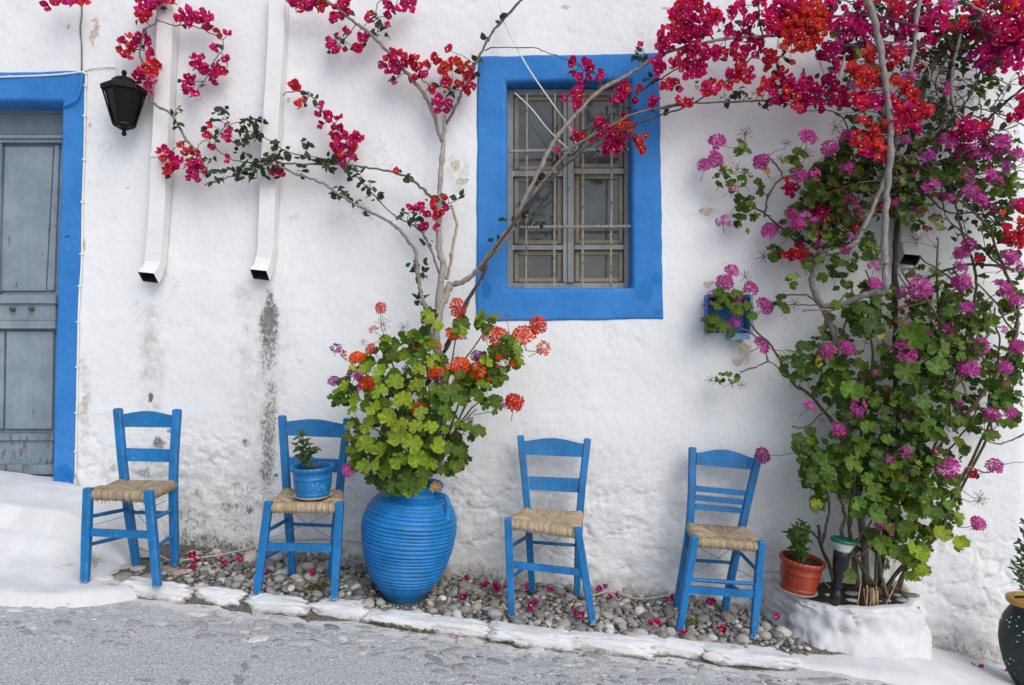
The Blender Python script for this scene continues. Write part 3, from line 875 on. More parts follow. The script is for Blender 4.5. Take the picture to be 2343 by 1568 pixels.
# ---- far right: white parapet with openings, beyond the house corner
par = thing('parapet_wall', (7.6, 6.2, .2), 'distant white pierced parapet wall beyond the house corner', 'parapet')
mb = MB(); mb.box((7.3, 6.0, -2.0), (12.5, 6.25, 3.45)); mb.build('wall', M_WHITEPAINT, par)
for k in range(5):
    mb = MB(); z0 = 3.452 + .19 * k; mb.box((7.3, 6.02, z0 + .09), (12.5, 6.2, z0 + .19 - .002)); mb.build('rail', M_WHITEPAINT, par)
for k in range(12):
    mb = MB(); x0 = 7.3 + .42 * k; mb.box((x0, 6.035, 3.452), (x0 + .12, 6.19, 4.40)); mb.build('post', M_WHITEPAINT, par)
mb = MB(); mb.box((7.25, 5.97, 4.402), (12.5, 6.28, 4.50)); mb.build('coping', M_WHITEPAINT, par)
# ================================================================== CHAIRS
def rush_seat(c, parent, seed, sag=.012, tone=1.0):
    """c: FL, FR, BR, BL corner points at rail height; cords wrap the rails and meet on the diagonals"""
    rs = random.Random(seed)
    FL, FR_, BR, BL = [Vector(q) for q in c]
    C = (FL + FR_ + BR + BL) / 4 + Vector((0, 0, -sag))
    up = Vector((0, 0, 1))
    mb = MB()
    mid = Vector((0, 0, -.012))
    mb.col = (.10, .07, .04)
    mb.add([q + mid for q in (FL, FR_, BR, BL, C)], [(0, 1, 4), (1, 2, 4), (2, 3, 4), (3, 0, 4)])
    mb.add([q + mid * 1.8 for q in (FL, FR_, BR, BL)], [(3, 2, 1, 0)])
    for (a, b, n, lift) in ((FL, FR_, 40, .0), (FR_, BR, 34, .012), (BR, BL, 34, .0), (BL, FL, 34, .012)):
        e = (b - a).normalized(); out = e.cross(up).normalized()
        if out.dot((a + b) / 2 - C) < 0: out = -out
        L = (b - a).length; r = L / n * .56
        for i in range(n):
            t = (i + .5) / n
            E_ = a + (b - a) * t
            k = 1 - abs(2 * t - 1)
            corner = a if t < .5 else b
            Dp = corner + (C - corner) * k
            w = lambda s_: Vector((rs.uniform(-s_, s_), rs.uniform(-s_, s_), rs.uniform(-s_, s_)))
            hump = up * (lift * math.sin(math.pi * min(1, k + .12)) )
            pts = [E_ - out * .004 - up * (.034 + rs.uniform(0, .006)), E_ + out * (.010 + rs.uniform(0, .004)) - up * .022, E_ + out * .014 - up * .006 + w(.001), E_ + out * .004 + up * .007 + hump * .6 + w(.001),
                   (E_ * .65 + Dp * .35) + up * .009 + hump + w(.0015), (E_ * .3 + Dp * .7) + up * .007 + hump * .8 + w(.0015), Dp + up * .002 - out * .004]
            f = tone * rs.uniform(.72, 1.18); y_ = rs.uniform(-.03, .03)
            side = 0.86 if lift else 1.0
            mb.col = (min(1, (.54 + y_) * f * side), (.425 + y_ * .7) * f * side, (.285) * f * side)
            mb.tube(pts, [r * .8, r, r, r, r * rs.uniform(.9, 1.1), r, r * .7], 5, caps=False)
    # loose ends under the front rail
    for i in range(26):
        t = rs.uniform(.04, .96); q = FL + (FR_ - FL) * t + up * -.03
        f = rs.uniform(.6, 1.1); mb.col = (.42 * f, .30 * f, .17 * f)
        mb.tube([q, q + Vector((rs.uniform(-.012, .012), rs.uniform(-.01, .008), -rs.uniform(.008, .028)))], [.0022, .0008], 3, caps=False)
    return mb.build('seat', M_RUSH, parent, True)

def ladder_chair(f, d, label, seed, tone=1.0):
    yf = .5 * (hit_y(f, *d['LF'][-1], .02) + hit_y(f, *d['RF'][-1], .02))
    ybk = .5 * (hit_y(f, *d['LB'][-1], .02) + hit_y(f, *d['RB'][-1], .02))
    ys = ybk - .035
    yt = min(ybk + .035, -.055)
    pts = {}
    for k in ('LF', 'RF'):
        top, foot = d[k]
        pts[k] = [P(f, foot[0], foot[1] + 4, yf), P(f, *top, yf + .012)]
    for k in ('LB', 'RB'):
        top, seat, foot = d[k]
        pts[k] = [P(f, foot[0], foot[1] + 4, ybk), P(f, *seat, ys), P(f, *top, yt)]
    base = (pts['LF'][0] + pts['RF'][0] + pts['LB'][0] + pts['RB'][0]) / 4
    ch = thing('rush_seat_chair', base, label, 'chair', 'blue taverna chairs along the wall')
    w = .040
    for k in ('LF', 'RF'):
        a, b = pts[k]
        mb = MB(); mb.beam([a, a.lerp(b, .14), a.lerp(b, .5), b, b + (b - a).normalized() * .006], [w * .88, w * .92, w, w * .98, w * .8], [w * .88, w * .92, w, w * .98, w * .8])
        o_ = mb.build('leg', M_CHAIR, ch, True, 30); add_attr(o_, 'wear', lambda q, z0=a.z: .62 * sstep(.06, .0, q[:, 2] - z0) + .18)
    postpath = {}
    for k in ('LB', 'RB'):
        a, s_, b = pts[k]
        pth = smooth_path([a, s_, b], 5)
        postpath[k] = pth
        n = len(pth)
        e = (b - s_).normalized() * .006
        mb = MB(); mb.beam(pth + [pth[-1] + e], [w * .9] * 2 + [w] * (n - 2) + [w * .75], [w * .9] * 2 + [w] * (n - 2) + [w * .75])
        o_ = mb.build('back_post', M_CHAIR, ch, True, 30); add_attr(o_, 'wear', lambda q, z0=a.z, z1=b.z: .5 * sstep(.08, .0, q[:, 2] - z0) + .42 * sstep(z1 - .03, z1, q[:, 2]) + .12)
    def ypost(py):
        p0, p1 = pix(f, *d['LB'][1])[1], pix(f, *d['LB'][0])[1]
        t = min(1, max(0, (py - p0) / (p1 - p0)))
        return ys + (yt - ys) * t
    def slat(lt, lb, rt, rb, arch=0.0, thick=.016, name='back_slat'):
        n = 14 if arch else 6
        vv = []
        for i in range(n + 1):
            t = i / n
            tx = lt[0] + (rt[0] - lt[0]) * t; ty = lt[1] + (rt[1] - lt[1]) * t - arch * (math.sin(math.pi * t) ** 1.35)
            bx = lb[0] + (rb[0] - lb[0]) * t; by = lb[1] + (rb[1] - lb[1]) * t
            bow = .010 * math.sin(math.pi * t)
            for (cx, cy, inn) in ((bx, by, 0), (tx, ty, 1)):
                y = ypost(pix(f, cx, cy)[1]) + bow
                for dy in (-thick / 2, thick / 2):
                    vv.append(P(f, cx, cy, y) + Vector((0, dy, 0)))
        ff = []
        for i in range(n):
            o = i * 4; q = o + 4
            ff += [(o, q, q + 2, o + 2), (o + 1, o + 3, q + 3, q + 1), (o + 2, q + 2, q + 3, o + 3), (o, o + 1, q + 1, q)]
        mb = MB(); mb.add(vv, ff + [(0, 2, 3, 1), (n * 4, n * 4 + 1, n * 4 + 3, n * 4 + 2)])
        return mb.build(name, M_CHAIR, ch)
    for s_ in d['slats']: slat(*s_)
    # front stretcher, flat
    (lt, lb, rt, rb) = d['front']
    mb = MB(); y = yf + .006
    q = [P(f, *lb, y), P(f, *rb, y), P(f, *rt, y), P(f, *lt, y)]
    mb.quadbox([Vector(v) - Vector((0, .009, 0)) for v in q], .018); mb.build('stretcher', M_CHAIR, ch)
    def rung(a, b, r=.0095, ell=1.0):
        mb = MB(); m = a.lerp(b, .5)
        mb.tube([a, a.lerp(b, .12), m, a.lerp(b, .88), b], [r * .85, r, r * 1.12, r, r * .85], 10)
        mb.build('stretcher', M_CHAIR, ch, True, 50)
    # side stretchers: heights are fractions of the front leg
    def along(pth, z):
        for i in range(len(pth) - 1):
            if pth[i].z <= z <= pth[i + 1].z:
                return pth[i].lerp(pth[i + 1], (z - pth[i].z) / (pth[i + 1].z - pth[i].z))
        return pth[0].copy()
    for (F_, B_) in (('LF', 'LB'), ('RF', 'RB')):
        a, b = pts[F_]
        for (tf, tb) in d['side']:
            pa = a.lerp(b, tf); zb = postpath[B_][0].z + (a.lerp(b, 1).z - a.z) * tb
            rung(pa, along(postpath[B_], zb))
    for tb in d['back']:
        H_ = pts['LF'][1].z - pts['LF'][0].z
        rung(along(postpath['LB'], postpath['LB'][0].z + H_ * tb), along(postpath['RB'], postpath['RB'][0].z + H_ * tb), .009)
    for tf in d.get('fround', ()):
        rung(pts['LF'][0].lerp(pts['LF'][1], tf), pts['RF'][0].lerp(pts['RF'][1], tf), .0105)
    # twisted brace wire under the seat
    mb = MB(); H_ = pts['LF'][1].z - pts['LF'][0].z
    fl = pts['LF'][0].lerp(pts['LF'][1], .60); fr = pts['RF'][0].lerp(pts['RF'][1], .60)
    bl = along(postpath['LB'], postpath['LB'][0].z + H_ * .80); br = along(postpath['RB'], postpath['RB'][0].z + H_ * .80)
    c = (fl + fr + bl + br) / 4
    for q in (fl, fr, bl, br): mb.tube([q, q.lerp(c, .5) + Vector((0, 0, -.004)), c], .0016, 5)
    mb.build('brace_wire', M_CHAIR, ch, True)
    fr_in = Vector((.012, 0, -.012))
    cs = [pts['LF'][1] + Vector((.006, .004, -.016)), pts['RF'][1] + Vector((-.006, .004, -.016)), pts['RB'][1] + Vector((.004, .0, -.010)), pts['LB'][1] + Vector((-.004, .0, -.010))]
    rush_seat(cs, ch, seed, tone=tone)
    return ch, cs
chair1, seat1 = ladder_chair('K', dict(LB=[(410, 103), (462, 660), (555, 1320)], RB=[(878, 110), (848, 668), (862, 1325)], LF=[(176, 732), (150, 1470)], RF=[(655, 752), (722, 1500)],
    slats=[((436, 140), (448, 240), (842, 150), (834, 245), 30), ((462, 407), (476, 510), (822, 418), (817, 518))],
    front=((196, 1045), (192, 1102), (652, 1065), (655, 1122)), side=((.70, .66), (.40, .36)), back=(.62, .93)),
    'blue rush-seat chair beside the door, leftmost of the four', 1, .80)
chair2, seat2 = ladder_chair('L', dict(LB=[(328, 150), (362, 684), (402, 1305)], RB=[(810, 170), (752, 698), (690, 1320)], LF=[(228, 786), (140, 1470)], RF=[(755, 790), (713, 1495)],
    slats=[((355, 185), (368, 288), (780, 205), (765, 305), 26), ((378, 450), (386, 548), (748, 465), (738, 563))],
    front=((214, 1083), (205, 1140), (702, 1095), (698, 1150)), side=((.68, .66), (.38, .36)), back=(.60, .90)),
    'blue rush-seat chair with a blue flowerpot on its seat', 2, 1.0)
chair3, seat3 = ladder_chair('M', dict(LB=[(232, 100), (282, 634), (318, 1240)], RB=[(728, 122), (672, 658), (650, 1265)], LF=[(140, 712), (165, 1425)], RF=[(655, 785), (768, 1485)],
    slats=[((260, 135), (272, 235), (696, 155), (684, 252), 32), ((290, 397), (298, 495), (665, 412), (657, 515))],
    front=((176, 1025), (180, 1075), (690, 1085), (698, 1135)), side=((.70, .66), (.38, .34)), back=(.58, .90)),
    'blue rush-seat chair with empty seat under the window, right of the jar', 3, 1.02)
chair4, seat4 = ladder_chair('N', dict(LB=[(232, 90), (212, 648), (115, 1258)], RB=[(722, 140), (598, 674), (470, 1280)], LF=[(250, 748), (132, 1450)], RF=[(745, 785), (682, 1485)],
    slats=[((262, 125), (262, 212), (690, 165), (668, 248), 44), ((258, 368), (257, 408), (632, 405), (622, 443)), ((256, 435), (255, 475), (615, 472), (606, 510)), ((254, 500), (252, 542), (602, 535), (594, 572))],
    front=((216, 1110), (208, 1165), (690, 1145), (684, 1200)), side=((.68, .72), (.38, .30)), back=(.56,), fround=(.555,)),
    'blue rush-seat chair with three thin back slats beside the planter', 4, .92)

# ================================================================== BIG BLUE JAR
def frame_axis(base, up, spin=0.0):
    up = Vector(up).normalized()
    q = Vector((0, 0, 1)).rotation_difference(up)
    return Matrix.Translation(base) @ q.to_matrix().to_4x4() @ Matrix.Rotation(spin, 4, 'Z')
JY = hit_y('F', 545, 885, .01) + .125
jb = P('F', 540, 868, JY); jb.z = G(jb.x) - .005
jtop = P('F', 612, 118, JY)
jup = (jtop - jb); JH = jup.length
JM = frame_axis(jb, jup)
jar = thing('storage_jar', jb, 'tall bright blue ribbed clay jar holding geraniums and bougainvillea', 'jar')
raw = [(0, .102), (.03, .114), (.06, .131), (.10, .151), (.20, .187), (.32, .214), (.45, .236), (.58, .246), (.68, .243), (.76, .228), (.83, .200), (.875, .172), (.905, .150), (.93, .146), (.955, .152), (.975, .160), (.99, .160), (1.0, .152)]
raw = [(a, b * 1.02) for a, b in raw]
def jr(t):
    for (a, ra), (b, rb) in zip(raw[:-1], raw[1:]):
        if a <= t <= b: return ra + (rb - ra) * (t - a) / (b - a)
    return raw[-1][1]
prof = [(.0, 0.0), (.098, 0.0)]
N = 300
for i in range(N + 1):
    t = i / N; r = jr(t)
    if .14 < t < .875:
        ph = (t - .14) / .735 * 22 + .15 * math.sin(t * 31)
        q = ph % 1.0
        rid = (abs(math.sin(math.pi * q)) ** .55) * .0085
        r += rid - .003
    prof.append((r, t * JH))
prof += [(.140, JH * .998), (.132, JH * .97), (.130, JH * .93), (.135, JH * .90)]
mb = MB()
mb.lathe(prof, JM, 72, fn=lambda r, z, a: r + (.0012 * math.sin(3 * a + z * 9) + .0009 * math.sin(7 * a - z * 23) if r > .05 else 0))
o_ = mb.build('jar_body', M_JAR, jar, True, 75); add_attr(o_, 'wear', lambda q: .40 * sstep(jb.z + .20, jb.z, q[:, 2] + .05 * fbm(q[:, 0] * 9, q[:, 2] * 9, 5, 3)) + .36 * sstep(jb.z + JH * .97, jb.z + JH, q[:, 2]))
mb = MB(); mb.lathe([(0, 0), (.137, 0.001)], JM @ Matrix.Translation((0, 0, JH * .93)), 24); mb.build('soil', M_SOIL, jar)
for sgn in (1, -1):
    a = R(-28) if sgn > 0 else R(180 - 38)
    e = Vector((math.cos(a), math.sin(a), 0))
    pr = lambda r, t: JM @ (e * r + Vector((0, 0, t * JH)))
    hp = smooth_path([pr(.150, .905), pr(.178, .930), pr(.212, .920), pr(.230, .872), pr(.232, .815), pr(.232, .765), pr(.238, .735)], 5)
    mb = MB(); n = len(hp); mb.tube(hp, [.017 - .003 * math.sin(math.pi * i / n) for i in range(n)], 12); mb.build('handle', M_JAR, jar, True)

# ================================================================== SMALL POTS AND SAUCERS
def flower_pot(name, base, up, h, rtop, mat, label, spin=0.0, tooth=26, group='painted pots'):
    M = frame_axis(base, up, spin)
    t = thing(name, base, label, 'flowerpot', group)
    pr = [(.0, 0), (.70, 0), (.735, .03), (.745, .10), (.775, .12), (.778, .15), (.755, .165), (.80, .24), (.845, .36), (.862, .50), (.860, .58), (.885, .60), (.888, .635), (.862, .655), (.872, .75), (.885, .80), (.96, .85), (1.0, .89), (1.0, .955), (.965, .985), (.90, .975), (.87, .93), (.845, .86), (.84, .80)]
    prof = [(r * rtop, z * h) for r, z in pr]
    def fn(r, z, a):
        q = z / h
        if r < .5 * rtop: return r
        k = r
        if .2 < q < .57: k += rtop * .018 * (abs(math.sin(a * tooth / 2)) - .5) * math.sin(math.pi * (q - .2) / .37)
        if .84 < q < .99: k += rtop * .016 * math.sin(a * tooth)
        return k
    mb = MB(); mb.lathe(prof, M, 104, fn=fn); mb.build('pot_body', mat, t, True, 60)
    mb = MB()
    n = 20; vv = [M @ Vector((0, 0, h * .845))]; rs = random.Random(5)
    for ring in (.45, .86):
        for k in range(n):
            a = 2 * math.pi * k / n; vv.append(M @ Vector((rtop * ring * math.cos(a), rtop * ring * math.sin(a), h * (.84 + rs.uniform(-.025, .02)))))
    ff = [(0, 1 + k, 1 + (k + 1) % n) for k in range(n)] + [(1 + k, 1 + n + k, 1 + n + (k + 1) % n, 1 + (k + 1) % n) for k in range(n)]
    mb.add(vv, ff); mb.build('soil', M_SOIL, t, True)
    return t, M
def saucer(base, up, r, label, h=.017):
    M = frame_axis(base, up)
    mb = MB(); mb.lathe([(0, .0), (.70 * r, 0), (.78 * r, .003), (.98 * r, h * .8), (r, h), (.97 * r, h * 1.02), (.90 * r, h * .72), (.76 * r, .006), (0, .005)], M, 48)
    o = mb.build('saucer', M_SAUCER, None, True, 50, at=base)
    return tag(o, label, 'saucer', 'saucers under pots')
def seat_z(cs): return sum(v.z for v in cs) / 4
sz = seat_z(seat2) + .012
p = P('L', 556, 748, -.50); dcur = FPX * (CAM_H - sz) / (pix('L', 556, 748)[1] - 784)
bp = P('L', 556, 742, dcur - CAM_D); bp.z = sz
sc = (CAM_D + bp.y) / FPX
saucer(bp, (0, -.02, 1), 140 * .3086 * sc, 'cream saucer under the blue pot on the chair seat')
POT1, M1 = flower_pot('flower_pot', bp + Vector((0, 0, .006)), (-.015, -.02, 1), 232 * .3086 * sc, 160 * .3086 * sc, M_POTBLUE, 'small blue glazed flowerpot standing on a chair seat', .2)
H1 = 232 * .3086 * sc
sy_ = FPX * (CAM_H - PLT - .012) / (pix('U', 550, 975)[1] - 784) - CAM_D
rb_ = P('U', 545, 955, sy_); rb_.z = PLT + .018
sc2 = (CAM_D + rb_.y) / FPX
saucer(rb_, (.13, -.05, 1), 245 * .1807 * sc2, 'white saucer under the red pot on the planter rim')
POT2, M2 = flower_pot('flower_pot', rb_ + Vector((.004, 0, .007)), (.13, -.06, 1), 425 * .1807 * sc2, 275 * .1807 * sc2, M_TERRA, 'glossy red clay flowerpot tilting on the white planter rim', .5)
H2 = 425 * .1807 * sc2
mb = MB(); a = P('U', 620, 590, rb_.y - .02); b = P('U', 718, 145, rb_.y + .01)
mb.tube([a, b], .0055, 6); st_ = mb.build('plant_stake', M_STRAW, None, True, at=a); tag(st_, 'tan cane stake leaning in the red pot', 'stake')

# ================================================================== DARK SPECKLED JAR at the right edge
dy = FPX * (CAM_H - (G(2.85) + .0)) / (pix('Q', 965, 1560)[1] - 784) - CAM_D
db = P('Q', 968, 1560, dy); db.z = G(db.x) - .02
DM = Matrix.Translation(db)
dj = thing('speckled_jar', db, 'dark green jar with white flecks and ochre rim at right edge', 'jar')
s3 = (CAM_D + dy) / FPX * .2670
H3 = (1560 - 815) * s3
pr = [(0, 0), (110, 0), (125, .04), (160, .12), (200, .26), (226, .42), (236, .55), (228, .68), (200, .80), (165, .88), (148, .92), (146, .96), (148, 1.0), (120, 1.0), (115, .9)]
mb = MB(); mb.lathe([(r * s3, z * H3) for r, z in pr], DM, 56); mb.build('jar_body', M_DPOT, dj, True, 60)
mb = MB(); mb.lathe([(150 * s3, .955 * H3), (176 * s3, .965 * H3), (184 * s3, .99 * H3), (180 * s3, 1.02 * H3), (160 * s3, 1.035 * H3), (128 * s3, 1.02 * H3), (120 * s3, .97 * H3)], DM, 56); mb.build('rim', M_YRIM, dj, True)
mb = MB(); mb.lathe([(0, 0), (124 * s3, 0.001)], DM @ Matrix.Translation((0, 0, H3 * .95)), 24); mb.build('soil', M_SOIL, dj)

# ================================================================== GARDEN SPOTLIGHT in the planter
ly = -.40
la, lb_ = P('U', 1030, 1075, ly), P('U', 1138, 330, ly)
LM = frame_axis(la, lb_ - la); LL = (lb_ - la).length
u = (CAM_D + ly) / FPX * .1807
lamp = thing('garden_spotlight', la, 'black ribbed garden spotlight with green ring stuck in planter soil', 'garden light')
mb = MB(); mb.lathe([(0, -.03), (40 * u, -.03), (62 * u, 0), (70 * u, .02 * LL), (70 * u, .12 * LL), (60 * u, .14 * LL), (52 * u, .20 * LL), (66 * u, .22 * LL), (66 * u, .28 * LL), (50 * u, .30 * LL), (50 * u, .38 * LL), (70 * u, .41 * LL), (72 * u, .47 * LL), (78 * u, .49 * LL)], LM, 28); mb.build('stem', M_BLACKPL, lamp, True, 40)
mb = MB(); mb.lathe([(70 * u, .485 * LL), (84 * u, .50 * LL), (90 * u, .70 * LL), (96 * u, .72 * LL), (100 * u, .82 * LL), (90 * u, .84 * LL)], LM, 56, fn=lambda r, z, a: r * (1 + (.045 * (1 if math.sin(a * 14) > 0 else -1) if .5 * LL < z < .72 * LL else 0))); mb.build('housing', M_BLACKPL, lamp, True, 40)
mb = MB(); mb.lathe([(88 * u, .835 * LL), (98 * u, .86 * LL), (125 * u, .95 * LL), (140 * u, 1.0 * LL)], LM, 40); mb.build('reflector', M_REFL, lamp, True)
mb = MB(); mb.lathe([(138 * u, .985 * LL), (154 * u, .99 * LL), (158 * u, 1.02 * LL), (150 * u, 1.045 * LL), (130 * u, 1.05 * LL), (122 * u, 1.03 * LL)], LM, 40); mb.build('ring', M_GREEN, lamp, True)
mb = MB(); mb.lathe([(0, 1.03 * LL), (123 * u, 1.025 * LL)], LM, 40); mb.build('lens', M_REFL, lamp, True)

# ================================================================== DRAIN PIPES
def drain_pipe(path, label, w=.092, dp=.072, collar=None, mat=None):
    mat = mat or M_WHITEPAINT      # path: centre of the front face, top to bottom; the last point is the mouth
    pts = [P(f, x, y, -dp - .008) + Vector((0, dp / 2, 0)) for (f, x, y) in path]
    base = pts[-1]
    t = thing('drain_pipe', base, label, 'drain pipe', 'white box drain pipes')
    end = pts[-1]
    o1 = end + Vector((0, 0, .075)); o2 = end + Vector((-.003, -.022, .022)); o3 = end + Vector((-.012, -.062, -.022))
    spine = pts[:-1] + [o1, o2, o3]
    def ring(q, tdir, ww, dd):
        tdir = tdir.normalized(); x = Vector((1, 0, 0)); x = (x - tdir * x.dot(tdir)).normalized(); y = tdir.cross(x)
        return [q + x * a * ww / 2 + y * b * dd / 2 for a, b in ((-1, -1), (1, -1), (1, 1), (-1, 1))]
    def shell(mb, ww, dd, start=0):
        rings = []
        sp = spine[start:]
        for i, q in enumerate(sp):
            td = sp[min(i + 1, len(sp) - 1)] - sp[max(i - 1, 0)]
            flare = 1.10 if i == len(sp) - 1 else 1.0
            rings.append(ring(q, td, ww * flare, dd * flare))
        vv = [v for r_ in rings for v in r_]
        ff = []
        for i in range(len(rings) - 1):
            for k in range(4): ff.append((i * 4 + k, i * 4 + (k + 1) % 4, (i + 1) * 4 + (k + 1) % 4, (i + 1) * 4 + k))
        return mb.add(vv, ff)
    mb = MB(); shell(mb, w, dp); mb.build('pipe', mat, t)
    mb = MB(); shell(mb, w * .90, dp * .88, len(spine) - 3)
    q = ring(spine[-3], spine[-2] - spine[-3], w * .9, dp * .88); mb.add(q, [(0, 1, 2, 3)])
    mb.build('pipe_mouth', M_INSIDE, t)
    # thin raised edges of the rolled sheet, front left and right
    for (f, x, y, hh) in (collar or []):
        c = P(f, x, y, -dp - .008) + Vector((0, dp / 2, 0))
        mb = MB(); mb.box((c.x - w * .56, c.y - dp * .60, c.z - hh), (c.x + w * .56, c.y + dp * .58, c.z + hh)); mb.build('collar', mat, t)
    return t
drain_pipe([('A', 983, -60), ('A', 976, 150), ('A', 960, 560), ('A', 944, 920), ('A', 925, 1300), ('B', 905, 60)], 'white box drain pipe beside the wall lantern', collar=[('A', 944, 918, .014)])
drain_pipe([('D', 232, -60), ('D', 222, 260), ('D', 195, 700), ('D', 176, 1100), ('D', 162, 1480), ('B', 1562, 45)], 'white box drain pipe above the long black mould streak')
drain_pipe([('T', 1050, 180), ('T', 1046, 500), ('T', 1050, 812), ('T', 1060, 925)], 'grey-white drain pipe end half hidden behind the pink geranium', w=.088, collar=[('T', 1049, 812, .004)], mat=M_GREYPIPE)

# ================================================================== WALL LANTERN
Ly = -.145
lc = P('A', 736, 650, Ly)
sL = (CAM_D + Ly) / FPX * .3857
lan = thing('wall_lantern', lc, 'black six-sided wall lantern with dark glass beside the door', 'lantern')
def zA(cy): return P('A', 736, cy, Ly).z
rt, rbm = 112 * sL, 56 * sL
def hexring(r, z, off=0.0): return [Vector((lc.x + r * math.sin(math.pi / 3 * k + off), lc.y - r * math.cos(math.pi / 3 * k + off), z)) for k in range(6)]
zt_, zb_ = zA(545), zA(748)
T6, B6 = hexring(rt, zt_), hexring(rbm, zb_)
for k in range(6):
    mb = MB(); mb.tube([B6[k], T6[k]], .0058, 6); mb.build('corner_bar', M_BLACK, lan, True, 50)
    n = (k + 1) % 6; i = .93
    c_ = Vector((lc.x, lc.y, 0))
    def sh(v): return Vector((lc.x + (v.x - lc.x) * i, lc.y + (v.y - lc.y) * i, v.z))
    mb = MB(); mb.add([sh(B6[k]), sh(B6[n]), sh(T6[n]), sh(T6[k])], [(0, 1, 2, 3)]); mb.build('glass_pane', M_LGLASS, lan)
def hexloft(name, lst):
    mb = MB(); vv = []; 
    for r, cy in lst: vv += hexring(r * sL, zA(cy))
    ff = []
    for j in range(len(lst) - 1):
        for k in range(6): ff.append((j * 6 + k, j * 6 + (k + 1) % 6, (j + 1) * 6 + (k + 1) % 6, (j + 1) * 6 + k))
    ff += [tuple(range(5, -1, -1)), tuple(range((len(lst) - 1) * 6, len(lst) * 6))]
    mb.add(vv, ff); return mb.build(name, M_BLACK, lan)
hexloft('top_rim', [(112, 552), (122, 545), (124, 520), (112, 512), (80, 500)])
hexloft('bottom_rim', [(30, 765), (52, 758), (60, 748), (58, 738)])
vert = Matrix.Translation((lc.x, lc.y, 0))
mb = MB(); mb.lathe([(r * sL, zA(cy)) for r, cy in [(76, 504), (70, 492), (62, 478), (44, 466), (24, 460), (12, 450), (9, 446), (14, 440), (15, 430), (9, 419), (0, 415)]], vert, 18); mb.build('dome_cap', M_BLACK, lan, True, 50)
mb = MB(); mb.lathe([(r * sL, zA(cy)) for r, cy in [(0, 810), (10, 806), (14, 795), (11, 784), (8, 780), (14, 774), (26, 768), (30, 764)]], vert, 14); mb.build('finial', M_BLACK, lan, True, 50)
mb = MB(); mb.tube([Vector((lc.x, lc.y, zA(490))), Vector((lc.x, -.03, zA(500))), Vector((lc.x, .01, zA(500)))], .012, 8); mb.build('wall_arm', M_BLACK, lan, True)
mb = MB(); mb.lathe([(0, zA(735)), (.02, zA(733)), (.022, zA(650)), (.03, zA(625)), (.02, zA(590)), (0, zA(585))], vert, 12); mb.build('bulb', simple('unlit bulb glass', (.35, .33, .30), .2), lan, True)

# ================================================================== CABLES
def cable(name, path, r, mat, label, cat='cable', clips=0, k=6, ydef=-.012, clipmat=None, sink=None):
    pts = []
    for q in path:
        f, x, y = q[:3]; yy = q[3] if len(q) > 3 else None
        if yy is None:
            p = P(f, x, y, 0); yy = -float(wall_disp(np.array([p.x]), np.array([p.z]))[0]) - r - .004
            p = P(f, x, y, yy)
        else: p = P(f, x, y, yy)
        pts.append(p)
    pts = smooth_path(pts, k)
    if clips:
        t = thing(name, pts[-1], label, cat)
        mb = MB(); mb.tube(pts, r, 6); mb.build('wire', mat, t, True)
        for i in range(3, len(pts) - 2, clips):
            c = pts[i]; mb = MB(); mb.box((c.x - .008, c.y - r - .003, c.z - .005), (c.x + .008, c.y + r + .004, c.z + .005)); mb.build('clip', clipmat or mat, t)
        return t
    mb = MB(); mb.tube(pts, r, 6)
    return tag(mb.build(name, mat, None, True, at=pts[0]), label, cat)
cable('door_cable', [('A', -60, 460), ('A', 200, 452), ('A', 370, 442), ('A', 470, 430), ('A', 498, 432), ('A', 510, 455), ('A', 505, 600), ('A', 500, 900), ('A', 490, 1200), ('A', 484, 1560), ('B', 470, 200), ('B', 462, 500), ('B', 456, 830), ('B', 450, 1110), ('B', 448, 1250)],
      .0058, M_CABLE, 'white cable clipped around the blue door surround', clips=5)
cable('lamp_cable', [('A', 492, 424), ('A', 560, 405), ('A', 672, 400), ('A', 688, 410), ('A', 690, 480)], .0032, M_CABLE, 'thin white cable from door corner to the lantern')
cable('roof_cable', [('A', 486, -30), ('A', 484, 90), ('A', 476, 170), ('A', 484, 280), ('A', 484, 420)], .0040, simple('old dark cable', (.16, .15, .14), .7, .5, 30), 'old dark cable running up the wall above the door')
cable('jamb_cable', [('A', 486, 440, -.02), ('A', 478, 520, -.022), ('A', 455, 590, -.022), ('A', 415, 615, -.02), ('A', 385, 632, -.01), ('A', 378, 640, .03)], .0065, M_BLUEWALL, 'blue-painted cable curving into the door surround corner')
cable('ground_cable', [('B', 448, 1255, -.02), ('B', 470, 1312, -.03), ('B', 505, 1340, -.04), ('B', 570, 1400, -.05), ('C', 660, 290, -.06), ('C', 720, 365, -.08), ('C', 800, 460, -.14), ('C', 880, 535, -.24), ('C', 960, 570, -.34), ('C', 1030, 598, -.40), ('C', 1090, 622, -.40), ('C', 1200, 612, -.34), ('C', 1400, 582, -.22), ('C', 1550, 550, -.14), ('C', 1640, 515, -.08), ('C', 1710, 492, -.05), ('C', 1900, 490, -.04), ('C', 2100, 488, -.04), ('C', 2320, 520, -.04), ('F', 500, 640, -.05), ('F', 850, 700, -.05), ('F', 1100, 790, -.08), ('F', 1210, 770, -.10), ('F', 1330, 800, -.10), ('F', 1500, 810, -.10), ('F', 1640, 838, -.12), ('F', 1750, 838, -.13), ('F', 1850, 815, -.10), ('F', 1930, 835, -.10), ('F', 2000, 860, -.12), ('F', 2100, 860, -.12), ('F', 2240, 835, -.10), ('N', 100, 1165, -.06), ('J', 60, 930, -.05)],
      .0052, M_CABLE2, 'beige cable snaking over the pebbles along the wall foot')
cable('planter_cable', [('N', 750, 1000, -.02), ('J', 780, 780, -.04), ('U', 800, 745, -.12), ('U', 850, 785, -.14), ('U', 900, 850, -.2), ('U', 960, 910, -.28)], .0035, M_CABLE2, 'thin cable from behind the red pot to the spotlight')
